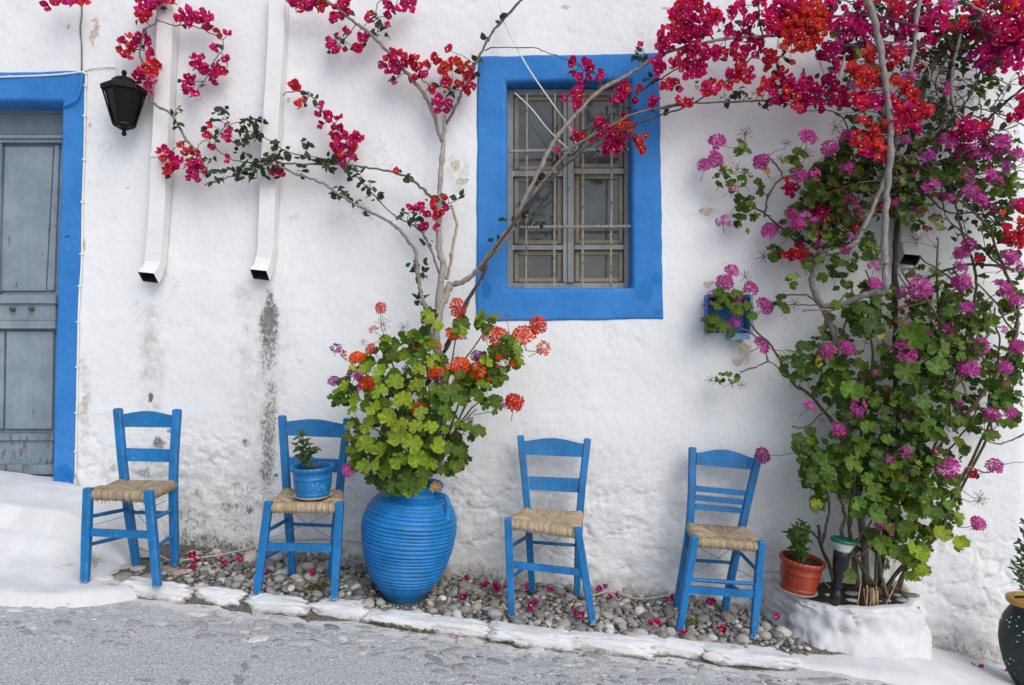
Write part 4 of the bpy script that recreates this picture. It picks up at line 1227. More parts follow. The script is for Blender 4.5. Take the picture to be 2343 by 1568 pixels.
cable('rope', [('D', 1545, -20, -.10), ('D', 1575, 120, -.10), ('G', 340, 120, -.09), ('G', 400, 225, -.08), ('G', 500, 370, -.06), ('G', 600, 512, -.03), ('G', 628, 600, .0)], .0042, M_CABLE, 'white rope stretched diagonally across the upper window', 'rope')
cable('rope', [('G', 322, 330, .02), ('G', 400, 402, .0), ('G', 470, 490, -.02), ('G', 520, 545, -.04), ('G', 585, 605, -.05)], .0036, M_CABLE, 'short white rope tied to the window bars, the lower one', 'rope')
cable('tie_wire', [('A', 880, 915, -.02), ('A', 940, 905, -.10), ('A', 1005, 905, -.09), ('A', 1010, 930, -.03)], .0022, M_CABLE2, 'thin wire tied round the drain pipe near the lantern', 'wire')

# ================================================================== BLUE BOX on the wall behind the geranium
bx0 = P('R', 210, 880, -.10); bx1 = P('R', 705, 470, -.10)
nb = thing('wall_box', (bx0.x, -.05, bx0.z), 'small bright blue box on the wall behind pink geranium flowers', 'box')
def rbox(name, x0, y0, x1, y1, ya, yb, m):
    a = P('R', x0, y1, ya); b = P('R', x1, y0, ya)
    mb = MB(); mb.box((a.x, ya, a.z), (b.x, yb, b.z)); return mb.build(name, m, nb)
rbox('back_board', 215, 480, 700, 880, -.02, .0, M_BOXBLUE)
rbox('side_board', 215, 470, 240, 885, -.095, -.022, M_BOXBLUE)
rbox('side_board', 675, 470, 705, 900, -.095, -.022, M_PALEBLUE)
rbox('top_board', 242, 470, 673, 500, -.095, -.022, M_BOXBLUE)
rbox('front_board', 242, 560, 470, 884, -.09, -.07, M_BOXBLUE)
rbox('ledge', 470, 885, 672, 955, -.10, -.0, M_PALEBLUE)
# ================================================================== PLANT PROTOTYPES
class Proto:
    def __init__(s, v, f, c, mi=None):
        s.v = np.array(v, float); s.f = f; s.c = np.array(c, float); s.mi = mi or [0] * len(f)
    def mesh(s, name, mats):
        me = bpy.data.meshes.new(name); me.from_pydata(s.v.tolist(), [], s.f)
        for m in mats: me.materials.append(m)
        me.polygons.foreach_set('material_index', s.mi)
        me.polygons.foreach_set('use_smooth', [True] * len(s.f))
        a = me.color_attributes.new('Col', 'FLOAT_COLOR', 'POINT')
        cc = np.ones((len(s.v), 4), np.float32); cc[:, :3] = s.c; a.data.foreach_set('color', cc.ravel())
        me.update(); s.me = me; s.mats = mats
        return s
def inst(proto, name, parent, M, col):
    o = bpy.data.objects.new(name, proto.me)
    COL.objects.link(o); o.parent = parent
    o.matrix_local = Matrix.Translation(-base_of(parent)) @ M
    o.color = (*col, 1)
    return o
def join_stuff(name, lst, mats, parent):
    """lst of (proto, M, col) -> one part, kind stuff"""
    V, C, F, MI = [], [], [], []; off = 0
    b = np.array(base_of(parent)) if parent is not None else np.zeros(3)
    for (p, M, col) in lst:
        A = np.array(M)
        V.append(p.v @ A[:3, :3].T + A[:3, 3] - b); C.append(p.c * np.array(col))
        F.extend([tuple(i + off for i in f) for f in p.f]); MI.extend(p.mi); off += len(p.v)
    me = bpy.data.meshes.new(name); me.from_pydata(np.concatenate(V).tolist(), [], F)
    for m in mats: me.materials.append(m)
    me.polygons.foreach_set('material_index', MI); me.polygons.foreach_set('use_smooth', [True] * len(F))
    a = me.color_attributes.new('Col', 'FLOAT_COLOR', 'POINT')
    cc = np.ones((off, 4), np.float32); cc[:, :3] = np.concatenate(C); a.data.foreach_set('color', cc.ravel())
    me.update()
    o = bpy.data.objects.new(name, me); COL.objects.link(o); o.parent = parent
    return tag(o, kind='stuff')
def place(parts, name, stuffname, mats, parent, cap=285):
    """parts: (proto, M, col); the ones nearest to the street become objects, the rest one mass"""
    parts = sorted(parts, key=lambda q: q[1].translation.y - 1.5 * q[1].median_scale)
    for (p, M, c) in parts[:cap]: inst(p, name, parent, M, c)
    if len(parts) > cap: join_stuff(stuffname, parts[cap:], mats, parent)
def orient(pos, normal, size, roll=None, up=None):
    n = Vector(normal).normalized()
    q = Vector((0, 0, 1)).rotation_difference(n).to_matrix().to_4x4()
    r = random.uniform(0, 2 * math.pi) if roll is None else roll
    return Matrix.Translation(pos) @ q @ Matrix.Rotation(r, 4, 'Z') @ Matrix.Scale(size, 4)
def strip(v, f, c, a, b, w, col, mi=None, milist=None):
    """thin three-sided stalk from a to b"""
    a, b = Vector(a), Vector(b); t = (b - a).normalized(); u = t.orthogonal().normalized(); x = t.cross(u); o = len(v)
    for q in (a, b):
        for k in range(3):
            an = 2 * math.pi * k / 3; v.append(q + (u * math.cos(an) + x * math.sin(an)) * w); c.append(col)
    for k in range(3): f.append((o + k, o + (k + 1) % 3, o + 3 + (k + 1) % 3, o + 3 + k))

def geranium_leaf(seed, n=27):
    rs = random.Random(seed)
    v, f, c = [], [], []
    v.append((0, -.10, .02)); c.append((1.22, 1.18, 1.0))
    droop = rs.uniform(-.50, .25); fold = rs.uniform(-.10, .42); ph = rs.uniform(-.2, .2)
    for ring, rr in ((1, .55), (2, 1.0)):
        for k in range(n):
            th = -math.pi + .10 + (2 * math.pi - .20) * k / (n - 1)
            notch = 1 - .62 * math.exp(-((abs(th) - math.pi) / .34) ** 2)
            lobe = .84 + .22 * abs(math.cos(3.5 * th + ph)) ** .6 + (rs.uniform(-.05, .05) if ring == 2 else 0)
            r = rr * notch * (lobe if ring == 2 else 1)
            x, y = r * math.sin(th), r * math.cos(th) - .10
            z = (.18 + droop) * r * r * (1 if ring == 1 else .85) + fold * abs(x) * .9 + .10 * rr * math.cos(7 * th + ph) + (rs.uniform(-.09, .09) if ring == 2 else 0) + .12 * rr * rr * math.sin(2 * th + seed) + droop * .5 * max(0, y) ** 2
            v.append((x, y, z))
            vein = .5 + .5 * math.cos(7 * th + ph)
            b = (.70 + .50 * vein) if ring == 1 else (.92 + .22 * vein)
            c.append((b, b, b * .95))
    for k in range(n - 1):
        f.append((0, 1 + k + 1, 1 + k)); f.append((1 + k, 1 + k + 1, 1 + n + k + 1, 1 + n + k))
    nf = len(f)
    strip(v, f, c, (0, -.10, 0), (.05, -.45, -.45), .045, (1.1, 1.05, .8)); strip(v, f, c, (.05, -.45, -.45), (0, -.75, -1.5), .045, (1.1, 1.0, .8))
    return Proto(v, f, c).mesh('geranium_leaf_%d' % seed, [M_LEAF])
GL = [geranium_leaf(s) for s in range(12)]

def pointed_leaf(seed, wid=.33, fold=.25):
    rs = random.Random(seed)
    v, f, c = [], [], []
    bend = rs.uniform(-.35, .1)
    for t, w in ((0, .05), (.22, wid), (.5, wid * 1.05), (.78, wid * .62), (1.0, 0)):
        z = bend * t * t
        if w == 0: v.append((0, t, z)); c.append((1, 1, 1)); continue
        for s in (-1, 0, 1):
            v.append((s * w, t + (.0 if s == 0 else -.02), z + abs(s) * w * fold + rs.uniform(-.015, .015))); c.append((1.12,) * 3 if s == 0 else (.95,) * 3)
    for r in range(3):
        o = r * 3
        f += [(o, o + 1, o + 4, o + 3), (o + 1, o + 2, o + 5, o + 4)]
    f += [(9, 10, 12), (10, 11, 12)]
    strip(v, f, c, (0, 0, 0), (0, -.22, -.10), .022, (1.0, .95, .8))
    return Proto(v, f, c).mesh('pointed_leaf_%d' % seed, [M_LEAF])
BL = [pointed_leaf(s, .34, .30) for s in range(5)]
HL = [pointed_leaf(20 + s, .25, .35) for s in range(4)]

def bract_flower(seed, nb=3, stars=True):
    rs = random.Random(seed)
    v, f, c, mi = [], [], [], []
    for b in range(nb):
        az = 2 * math.pi * b / nb + rs.uniform(-.25, .25); el = rs.uniform(.35, 1.05); L = rs.uniform(.85, 1.05)
        o = len(v); cup = rs.uniform(.05, .30); flare = rs.uniform(-.45, .05)
        e = Vector((math.cos(az), math.sin(az), 0)); up = Vector((0, 0, 1)); sd_ = up.cross(e)
        d = e * math.cos(el) + up * math.sin(el); nrm = sd_.cross(d) * -1
        for t, w in ((0, .10), (.30, .40), (.62, .43), (.86, .24), (1.06, 0)):
            k = (flare) * t * t
            p = d * (t * L) + nrm * k * -.6
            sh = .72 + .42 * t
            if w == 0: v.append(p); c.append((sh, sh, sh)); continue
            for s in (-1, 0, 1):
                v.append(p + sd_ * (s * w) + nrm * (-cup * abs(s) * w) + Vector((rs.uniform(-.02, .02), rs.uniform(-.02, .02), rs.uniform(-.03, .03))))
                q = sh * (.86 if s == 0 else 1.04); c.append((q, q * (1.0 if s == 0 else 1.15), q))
        for r in range(3):
            a = o + r * 3; f += [(a, a + 1, a + 4, a + 3), (a + 1, a + 2, a + 5, a + 4)]; mi += [0, 0]
        f += [(o + 9, o + 10, o + 12), (o + 10, o + 11, o + 12)]; mi += [0, 0]
    if stars:
        for k in range(rs.choice((1, 1, 2))):
            a = rs.uniform(0, 6.28); p = Vector((.12 * math.cos(a), .12 * math.sin(a), .42)); o = len(v); r = .085
            v.append(p + Vector((0, 0, .02))); c.append((1, 1, 1))
            for j in range(5): v.append(p + Vector((r * math.cos(j * 1.2566), r * math.sin(j * 1.2566), .03))); c.append((1, 1, 1))
            for j in range(5): f.append((o, o + 1 + j, o + 1 + (j + 1) % 5)); mi.append(1)
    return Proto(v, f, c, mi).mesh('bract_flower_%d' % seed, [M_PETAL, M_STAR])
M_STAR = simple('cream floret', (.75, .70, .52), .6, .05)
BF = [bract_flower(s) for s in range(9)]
SP = [bract_flower(60 + s, 1, False) for s in range(3)]

def umbel(seed, n=16, petals=5, open_=1.0):
    rs = random.Random(seed); v, f, c, mi = [], [], [], []
    for i in range(n):
        z = 1 - (i + .5) / n * 1.15; r = math.sqrt(max(0, 1 - z * z)); a = i * 2.39996 + rs.uniform(-.2, .2)
        d = Vector((r * math.cos(a), r * math.sin(a), z)); p = d * rs.uniform(.72, .98); p.z *= .85
        m = len(f); strip(v, f, c, (0, 0, -.35), p * .93, .022, (.45, .55, .3)); mi += [1] * (len(f) - m)
        nrm = (d + Vector((rs.uniform(-.3, .3), rs.uniform(-.3, .3), rs.uniform(0, .3)))).normalized(); u = nrm.orthogonal().normalized(); w = nrm.cross(u); rot = rs.uniform(0, 6.28); sz = rs.uniform(.46, .60) * open_; tone = rs.uniform(.75, 1.12)
        for k in range(petals):
            an = rot + 2 * math.pi * k / petals; e = u * math.cos(an) + w * math.sin(an); g = u * -math.sin(an) + w * math.cos(an); o = len(v)
            lift = rs.uniform(.05, .22) * sz
            v += [p + e * .03, p + e * sz * .62 + g * sz * .36 + nrm * lift, p + e * sz * 1.02 + nrm * lift * 1.6, p + e * sz * .62 - g * sz * .36 + nrm * lift]
            c += [(tone * .62,) * 3, (tone,) * 3, (tone * 1.05,) * 3, (tone,) * 3]; f.append((o, o + 1, o + 2, o + 3)); mi.append(0)
    m = len(f); strip(v, f, c, (0, 0, -.3), (.05, 0, -1.6), .05, (.5, .62, .25)); strip(v, f, c, (.05, 0, -1.6), (0, .1, -3.0), .05, (.5, .62, .25)); mi += [1] * (len(f) - m)
    return Proto(v, f, c, mi).mesh('umbel_%d' % seed, [M_PETAL, M_STALK])
def bud_umbel(seed, n=13):
    rs = random.Random(seed); v, f, c, mi = [], [], [], []
    for i in range(n):
        z = 1 - (i + .5) / n * 1.5; r = math.sqrt(max(0, 1 - z * z)); a = i * 2.39996 + rs.uniform(-.3, .3)
        d = Vector((r * math.cos(a), r * math.sin(a), z)) * rs.uniform(.7, 1.05)
        strip(v, f, c, (0, 0, -.2), d, .03, (1.1, 1.0, 1.0)); o = len(v); t = d.normalized(); u = t.orthogonal().normalized(); w = t.cross(u); L = rs.uniform(.2, .34)
        v += [d - t * .03, d + t * L * .5 + u * .075, d + t * L * .5 + w * .075, d + t * L * .5 - u * .075, d + t * L * .5 - w * .075, d + t * L]; c += [(1, 1, 1)] * 6
        f += [(o, o + 2, o + 1), (o, o + 3, o + 2), (o, o + 4, o + 3), (o, o + 1, o + 4), (o + 5, o + 1, o + 2), (o + 5, o + 2, o + 3), (o + 5, o + 3, o + 4), (o + 5, o + 4, o + 1)]
    strip(v, f, c, (0, 0, -.2), (.05, .05, -1.8), .045, (1.4, 2.0, .8))
    return Proto(v, f, c).mesh('bud_umbel_%d' % seed, [M_PETAL])
M_STALK = simple('flower stalk', (.10, .13, .045), .6, .2)
UM = [umbel(s, (12, 22, 16, 9, 19, 14, 24, 11)[s], 5, (1.0, .9, 1.1, 1.2, .85, 1.0, .95, 1.15)[s]) for s in range(8)]
UMS = [umbel(30 + s, 8) for s in range(2)]
BU = [bud_umbel(s) for s in range(3)]

# colours (linear)
def jit(c, a=.12):
    k = random.uniform(1 - a, 1 + a); return tuple(min(1, q * k * random.uniform(1 - a * .5, 1 + a * .5)) for q in c)
def jitg(c, a=.15):
    k = random.uniform(1 - a, 1 + a); return tuple(q * k * random.uniform(.985, 1.015) for q in c)
BC = {'m': (.68, .017, .20), 'r': (.70, .035, .070), 'o': (.76, .085, .048), 'p': (.50, .014, .225), 'd': (.50, .008, .105)}
PINK, PURP, DARKP, ORNG, REDO = (.70, .085, .44), (.34, .02, .27), (.16, .012, .07), (.92, .125, .016), (.84, .060, .014)
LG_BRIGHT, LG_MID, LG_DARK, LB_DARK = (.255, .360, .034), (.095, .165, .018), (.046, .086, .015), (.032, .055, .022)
BARK, BARKD, BARKL, GSTEM = (.27, .245, .22), (.075, .062, .055), (.36, .32, .26), (.16, .13, .075)

class Plant:
    def __init__(s, name, loc, label, cat, group):
        s.t = thing(name, loc, label, cat, group); s.flowers = []; s.leaves = []; s.nodes = []; s.heads = []; s.twigs = MB(); s.nt = 0
    def branch(s, pts, r0, r1, col=BARK, name='branch', y=None, k=5, n=8, wob=.004):
        """pts: (frame, x, y); y: (start, end) depth or list"""
        m = len(pts)
        if y is None: y = (-.12, -.12)
        if len(y) == 2: y = [y[0] + (y[1] - y[0]) * i / (m - 1) for i in range(m)]
        q = smooth_path([P(*p, yy) for p, yy in zip(pts, y)], k)
        L = len(q)
        for i in range(1, L - 1): q[i] = q[i] + Vector((random.uniform(-wob, wob), random.uniform(-wob, wob), random.uniform(-wob, wob)))
        rad = [(r0 + (r1 - r0) * i / (L - 1)) * random.uniform(.84, 1.18) * (1.28 if random.random() < .06 else 1) for i in range(L)]
        mb = MB(); mb.col = col; mb.tube(q, rad, n); 
        # small spurs
        if r0 > .004:
            for i in range(2, L - 1, 4):
                if random.random() < .5:
                    d = Vector((random.uniform(-1, 1), random.uniform(-1, .2), random.uniform(-.3, 1))).normalized()
                    mb.tube([q[i], q[i] + d * (rad[i] + random.uniform(.006, .016))], [rad[i] * .4, .0012], 4)
        mb.build(name, M_BARK, s.t, True)
        for a, b in zip(q[:-1], q[1:]): s.nodes.append(a); s.nodes.append((a + b) / 2)
        return q
    def twig_to(s, p, maxd=.35, col=(.15, .11, .08), r=.0022):
        if not s.nodes: return None
        b = min(s.nodes, key=lambda n: (n - p).length_squared)
        d = (b - p).length
        if d < maxd:
            s.twigs.col = col; m = (p + b) / 2 + Vector((random.uniform(-.1, .1) * d, random.uniform(-.05, .05) * d, random.uniform(-.05, .12) * d))
            s.twigs.tube([b, m, p], [r * 1.3, r, r * .7], 4, caps=False); s.nt += 1
        return b
    def cluster(s, f, x, y, rx, ry, n, cols, depth, leaves=.35, size=(.035, .047), lcol=LB_DARK):
        c0 = P(f, x, y, depth)
        b = s.twig_to(c0)
        n = n if n < 3 else int(n * 1.25 + .5)
        for i in range(n):
            for _ in range(6):
                a = random.uniform(0, 6.283); q = math.sqrt(random.random()) if n > 1 else 0
                p = P(f, x + q * rx * math.cos(a), y + q * ry * math.sin(a), depth + random.uniform(-.035, .03))
                if all((p - e[1].translation).length > .030 for e in s.flowers[-16:]): break
            c = BC[random.choice(cols)]
            nrm = Vector((random.gauss(0, .55), -1 + random.uniform(-.2, .5), random.gauss(.15, .5)))
            s.flowers.append((random.choice(BF), orient(p, nrm, random.uniform(*size)), jit(c, .16)))
        for i in range(int(n * leaves + random.random())):
            a = random.uniform(0, 6.283); q = random.uniform(.5, 1.3)
            p = P(f, x + q * (rx + 8) * math.cos(a), y + q * (ry + 8) * math.sin(a), depth + random.uniform(-.01, .05))
            s.leaf(p, jit(lcol, .3))
    def leaf(s, p, col, size=(.026, .046), protos=None, nrm=None):
        nrm = nrm or Vector((random.gauss(0, .6), -.8 + random.gauss(0, .4), random.gauss(.5, .5)))
        s.leaves.append((random.choice(protos or BL), orient(p, nrm, random.uniform(*size)), col))
    def leafy(s, f, x, y, rx, ry, n, depth, col=LB_DARK, size=(.026, .05)):
        s.twig_to(P(f, x, y, depth))
        for i in range(n):
            a = random.uniform(0, 6.283); q = math.sqrt(random.random())
            s.leaf(P(f, x + q * rx * math.cos(a), y + q * ry * math.sin(a), depth + random.uniform(-.03, .03)), jit(col, .3), size)
    def finish(s, fl='flower', lf='leaf', cap=285):
        if s.flowers: place(s.flowers, fl, 'flower_mass', [M_PETAL, M_STAR], s.t, cap)
        if s.leaves: place(s.leaves, lf, 'leaf_mass', [M_LEAF], s.t, cap)
        if s.nt: tag(s.twigs.build('twigs', M_BARK, s.t, True), kind='stuff')

# ================================================================== BOUGAINVILLEA IN THE BLUE JAR
BV = Plant('bougainvillea', jtop, 'wall-trained bougainvillea with crimson flowers rising from the blue jar', 'bougainvillea', 'bougainvilleas')
jy = JY
tr = BV.branch([('E', 872, 1200), ('E', 880, 900), ('E', 885, 640), ('E', 885, 560), ('E', 862, 480), ('E', 868, 350), ('E', 880, 270), ('E', 920, 180), ('E', 945, 115)], .026, .022, (.36, .325, .285), 'trunk', y=[jy, jy, jy + .02, jy + .04, -.30, -.24, -.20, -.17, -.15])
BV.branch([('E', 875, 330), ('E', 885, 150), ('E', 905, 0), ('D', 1195, 1500), ('D', 1190, 1300), ('D', 1200, 1100), ('D', 1210, 950), ('D', 1216, 850)], .020, .0125, (.36, .325, .285), y=(-.21, -.10))
BV.branch([('D', 1216, 850), ('D', 1190, 780), ('D', 1150, 650), ('D', 1100, 560), ('D', 1040, 480), ('D', 960, 390), ('D', 880, 300), ('D', 790, 210), ('D', 700, 140), ('D', 600, 60), ('D', 505, -10)], .0115, .0085, (.24, .225, .195), y=(-.10, -.16))
BV.branch([('D', 1216, 850), ('D', 1220, 770), ('D', 1226, 685)], .0115, .010, BARKL, y=(-.10, -.10))
BV.branch([('D', 1232, 735), ('D', 1262, 690), ('D', 1290, 640), ('D', 1325, 550), ('D', 1385, 430), ('D', 1440, 320), ('D', 1500, 210), ('D', 1570, 120), ('D', 1695, -10)], .0085, .0065, (.16, .14, .13), y=(-.10, -.14))
BV.branch([('D', 1468, 302), ('G', 215, 106), ('G', 390, 104), ('G', 470, 125), ('G', 560, 160), ('G', 650, 195)], .0035, .0022, (.12, .09, .08), y=(-.12, -.06))
# right-hand arm over the window
BV.branch([('E', 938, 125), ('E', 985, 110), ('G', 30, 1275), ('G', 90, 1250), ('G', 150, 1190), ('G', 250, 1080), ('G', 330, 970), ('G', 370, 860), ('G', 430, 740), ('G', 500, 600), ('G', 570, 500), ('G', 650, 410), ('G', 740, 320), ('G', 860, 250), ('G', 980, 180), ('H', 100, 360), ('H', 200, 310), ('H', 370, 265), ('H', 520, 235), ('H', 760, 215), ('H', 840, 212)], .0155, .008, (.30, .27, .24), y=(-.15, -.30))
BV.branch([('E', 900, 540), ('E', 950, 450), ('E', 1010, 330), ('E', 1060, 200), ('E', 1150, 30), ('G', 150, 1190), ('G', 250, 1050), ('G', 340, 940), ('G', 400, 850), ('G', 560, 650), ('G', 620, 590), ('G', 760, 510), ('G', 900, 440), ('G', 1050, 400), ('G', 1200, 380), ('H', 150, 645), ('H', 240, 625), ('H', 400, 610), ('H', 600, 605), ('H', 800, 598)], .0095, .0045, (.20, .17, .15), y=(-.28, -.20))
BV.branch([('E', 905, 520), ('E', 960, 400), ('E', 1040, 220), ('E', 1110, 120), ('E', 1160, 10), ('G', 160, 1200), ('G', 300, 1000), ('G', 390, 870), ('G', 520, 740), ('G', 640, 630), ('G', 740, 560), ('G', 930, 480), ('H', 0, 740), ('H', 170, 680), ('H', 290, 640), ('H', 400, 580), ('H', 520, 500), ('H', 640, 400), ('H', 700, 330)], .008, .004, (.075, .062, .055), y=(-.30, -.22))
BV.branch([('G', 590, 640), ('G', 640, 610), ('G', 720, 500), ('G', 860, 390), ('G', 1000, 280), ('H', 100, 500), ('H', 200, 440), ('H', 330, 380)], .007, .0035, (.085, .07, .06), y=(-.18, -.26))
BV.branch([('H', 760, 215), ('H', 740, 140), ('H', 735, 20), ('H', 745, -40)], .005, .0035, (.10, .085, .07), y=(-.29, -.30))
BV.branch([('H', 470, 245), ('H', 430, 150), ('H', 400, 40), ('H', 380, -30)], .0045, .003, (.10, .085, .07), y=(-.28, -.30))
BV.branch([('H', 840, 212), ('H', 960, 200), ('H', 1080, 150), ('H', 1150, 90), ('H', 1210, 30)], .0055, .003, (.12, .10, .08), y=(-.30, -.34))
# left-hand arms
BV.branch([('E', 825, 470), ('E', 812, 300), ('E', 790, 230), ('E', 765, 140), ('E', 750, 30), ('D', 1050, 1490), ('D', 1000, 1420), ('D', 940, 1350), ('D', 880, 1310), ('D', 770, 1250), ('D', 640, 1180), ('D', 520, 1100), ('D', 430, 1060), ('D', 330, 1030), ('D', 230, 980), ('A', 1560, 975), ('A', 1450, 1015), ('A', 1330, 1062), ('A', 1215, 1100)], .012, .004, (.25, .225, .195), y=(-.32, -.13))
BV.branch([('D', 1235, 1215), ('D', 1150, 1170), ('D', 1080, 1110), ('D', 1000, 1050), ('D', 910, 1020), ('D', 800, 1000), ('D', 690, 985), ('D', 560, 975), ('D', 400, 975), ('D', 270, 970), ('A', 1600, 950)], .0085, .005, (.17, .155, .135), y=(-.12, -.14))
BV.branch([('E', 905, 110), ('E', 880, 60), ('D', 1150, 1500), ('D', 1115, 1420), ('D', 1060, 1350), ('D', 1000, 1315), ('D', 930, 1280), ('D', 850, 1210), ('D', 800, 1150), ('D', 740, 1090), ('D', 700, 1040)], .007, .0035, (.22, .20, .17), y=(-.16, -.10))
BV.branch([('D', 600, 960), ('D', 460, 935), ('D', 300, 905), ('D', 215, 850), ('D', 120, 790), ('D', 60, 782)], .0035, .002, (.10, .085, .07), y=(-.13, -.12))
BV.branch([('A', 1560, 965), ('A', 1420, 960), ('A', 1330, 920), ('A', 1270, 850), ('A', 1330, 760), ('A', 1400, 730), ('A', 1550, 705)], .003, .002, (.10, .085, .07), y=(-.12, -.12))
BV.branch([('A', 1240, 1035), ('A', 1205, 975), ('A', 1180, 920), ('A', 1140, 870), ('A', 1100, 825), ('A', 1050, 735), ('A', 1000, 668), ('A', 940, 635), ('A', 890, 598)], .0055, .0075, (.24, .22, .20), y=(-.13, -.15))
BV.branch([('A', 890, 598), ('A', 872, 480), ('A', 850, 395), ('A', 830, 310), ('A', 840, 230), ('A', 870, 170), ('A', 925, 130), ('A', 930, 60), ('A', 905, -20)], .0060, .0045, (.18, .15, .14), y=(-.15, -.15))
BV.branch([('A', 935, 120), ('A', 1040, 152), ('A', 1100, 145), ('A', 1180, 165), ('A', 1260, 205), ('A', 1310, 232), ('A', 1325, 290), ('A', 1275, 350), ('A', 1250, 420), ('A', 1205, 490)], .0035, .0022, (.12, .10, .08), y=(-.14, -.10))
BV.branch([('A', 1160, 895), ('A', 1190, 850), ('A', 1230, 825)], .003, .002, (.2, .18, .15), y=(-.13, -.13))
BV.branch([('D', 265, 566), ('D', 310, 545), ('D', 400, 550), ('D', 460, 600), ('D', 520, 680), ('D', 580, 740), ('D', 630, 820), ('D', 665, 905), ('D', 650, 980)], .0028, .0035, (.14, .10, .08), y=(-.08, -.12))
BV.branch([('D', 1090, 475), ('D', 1140, 505), ('D', 1220, 520), ('D', 1310, 535)], .003, .003, (.16, .13, .1), y=(-.11, -.11))
BV.branch([('D', 820, 235), ('D', 835, 150), ('D', 820, 50), ('D', 850, 5), ('D', 960, -5)], .0028, .0022, (.14, .12, .1), y=(-.14, -.10))
BV.branch([('D', 700, 140), ('D', 670, 190), ('D', 630, 240), ('D', 600, 270)], .0025, .002, (.14, .12, .1), y=(-.14, -.12))
BV.branch([('D', 1235, 1215), ('D', 1290, 1190), ('D', 1350, 1150)], .003, .0015, (.14, .12, .1), y=(-.12, -.12))
dry = BV.branch([('D', 1262, 1215), ('D', 1280, 1270), ('D', 1295, 1340), ('D', 1280, 1430), ('D', 1258, 1568), ('E', 925, 90)], .0065, .010, (.42, .34, .23), y=(-.12, -.14))

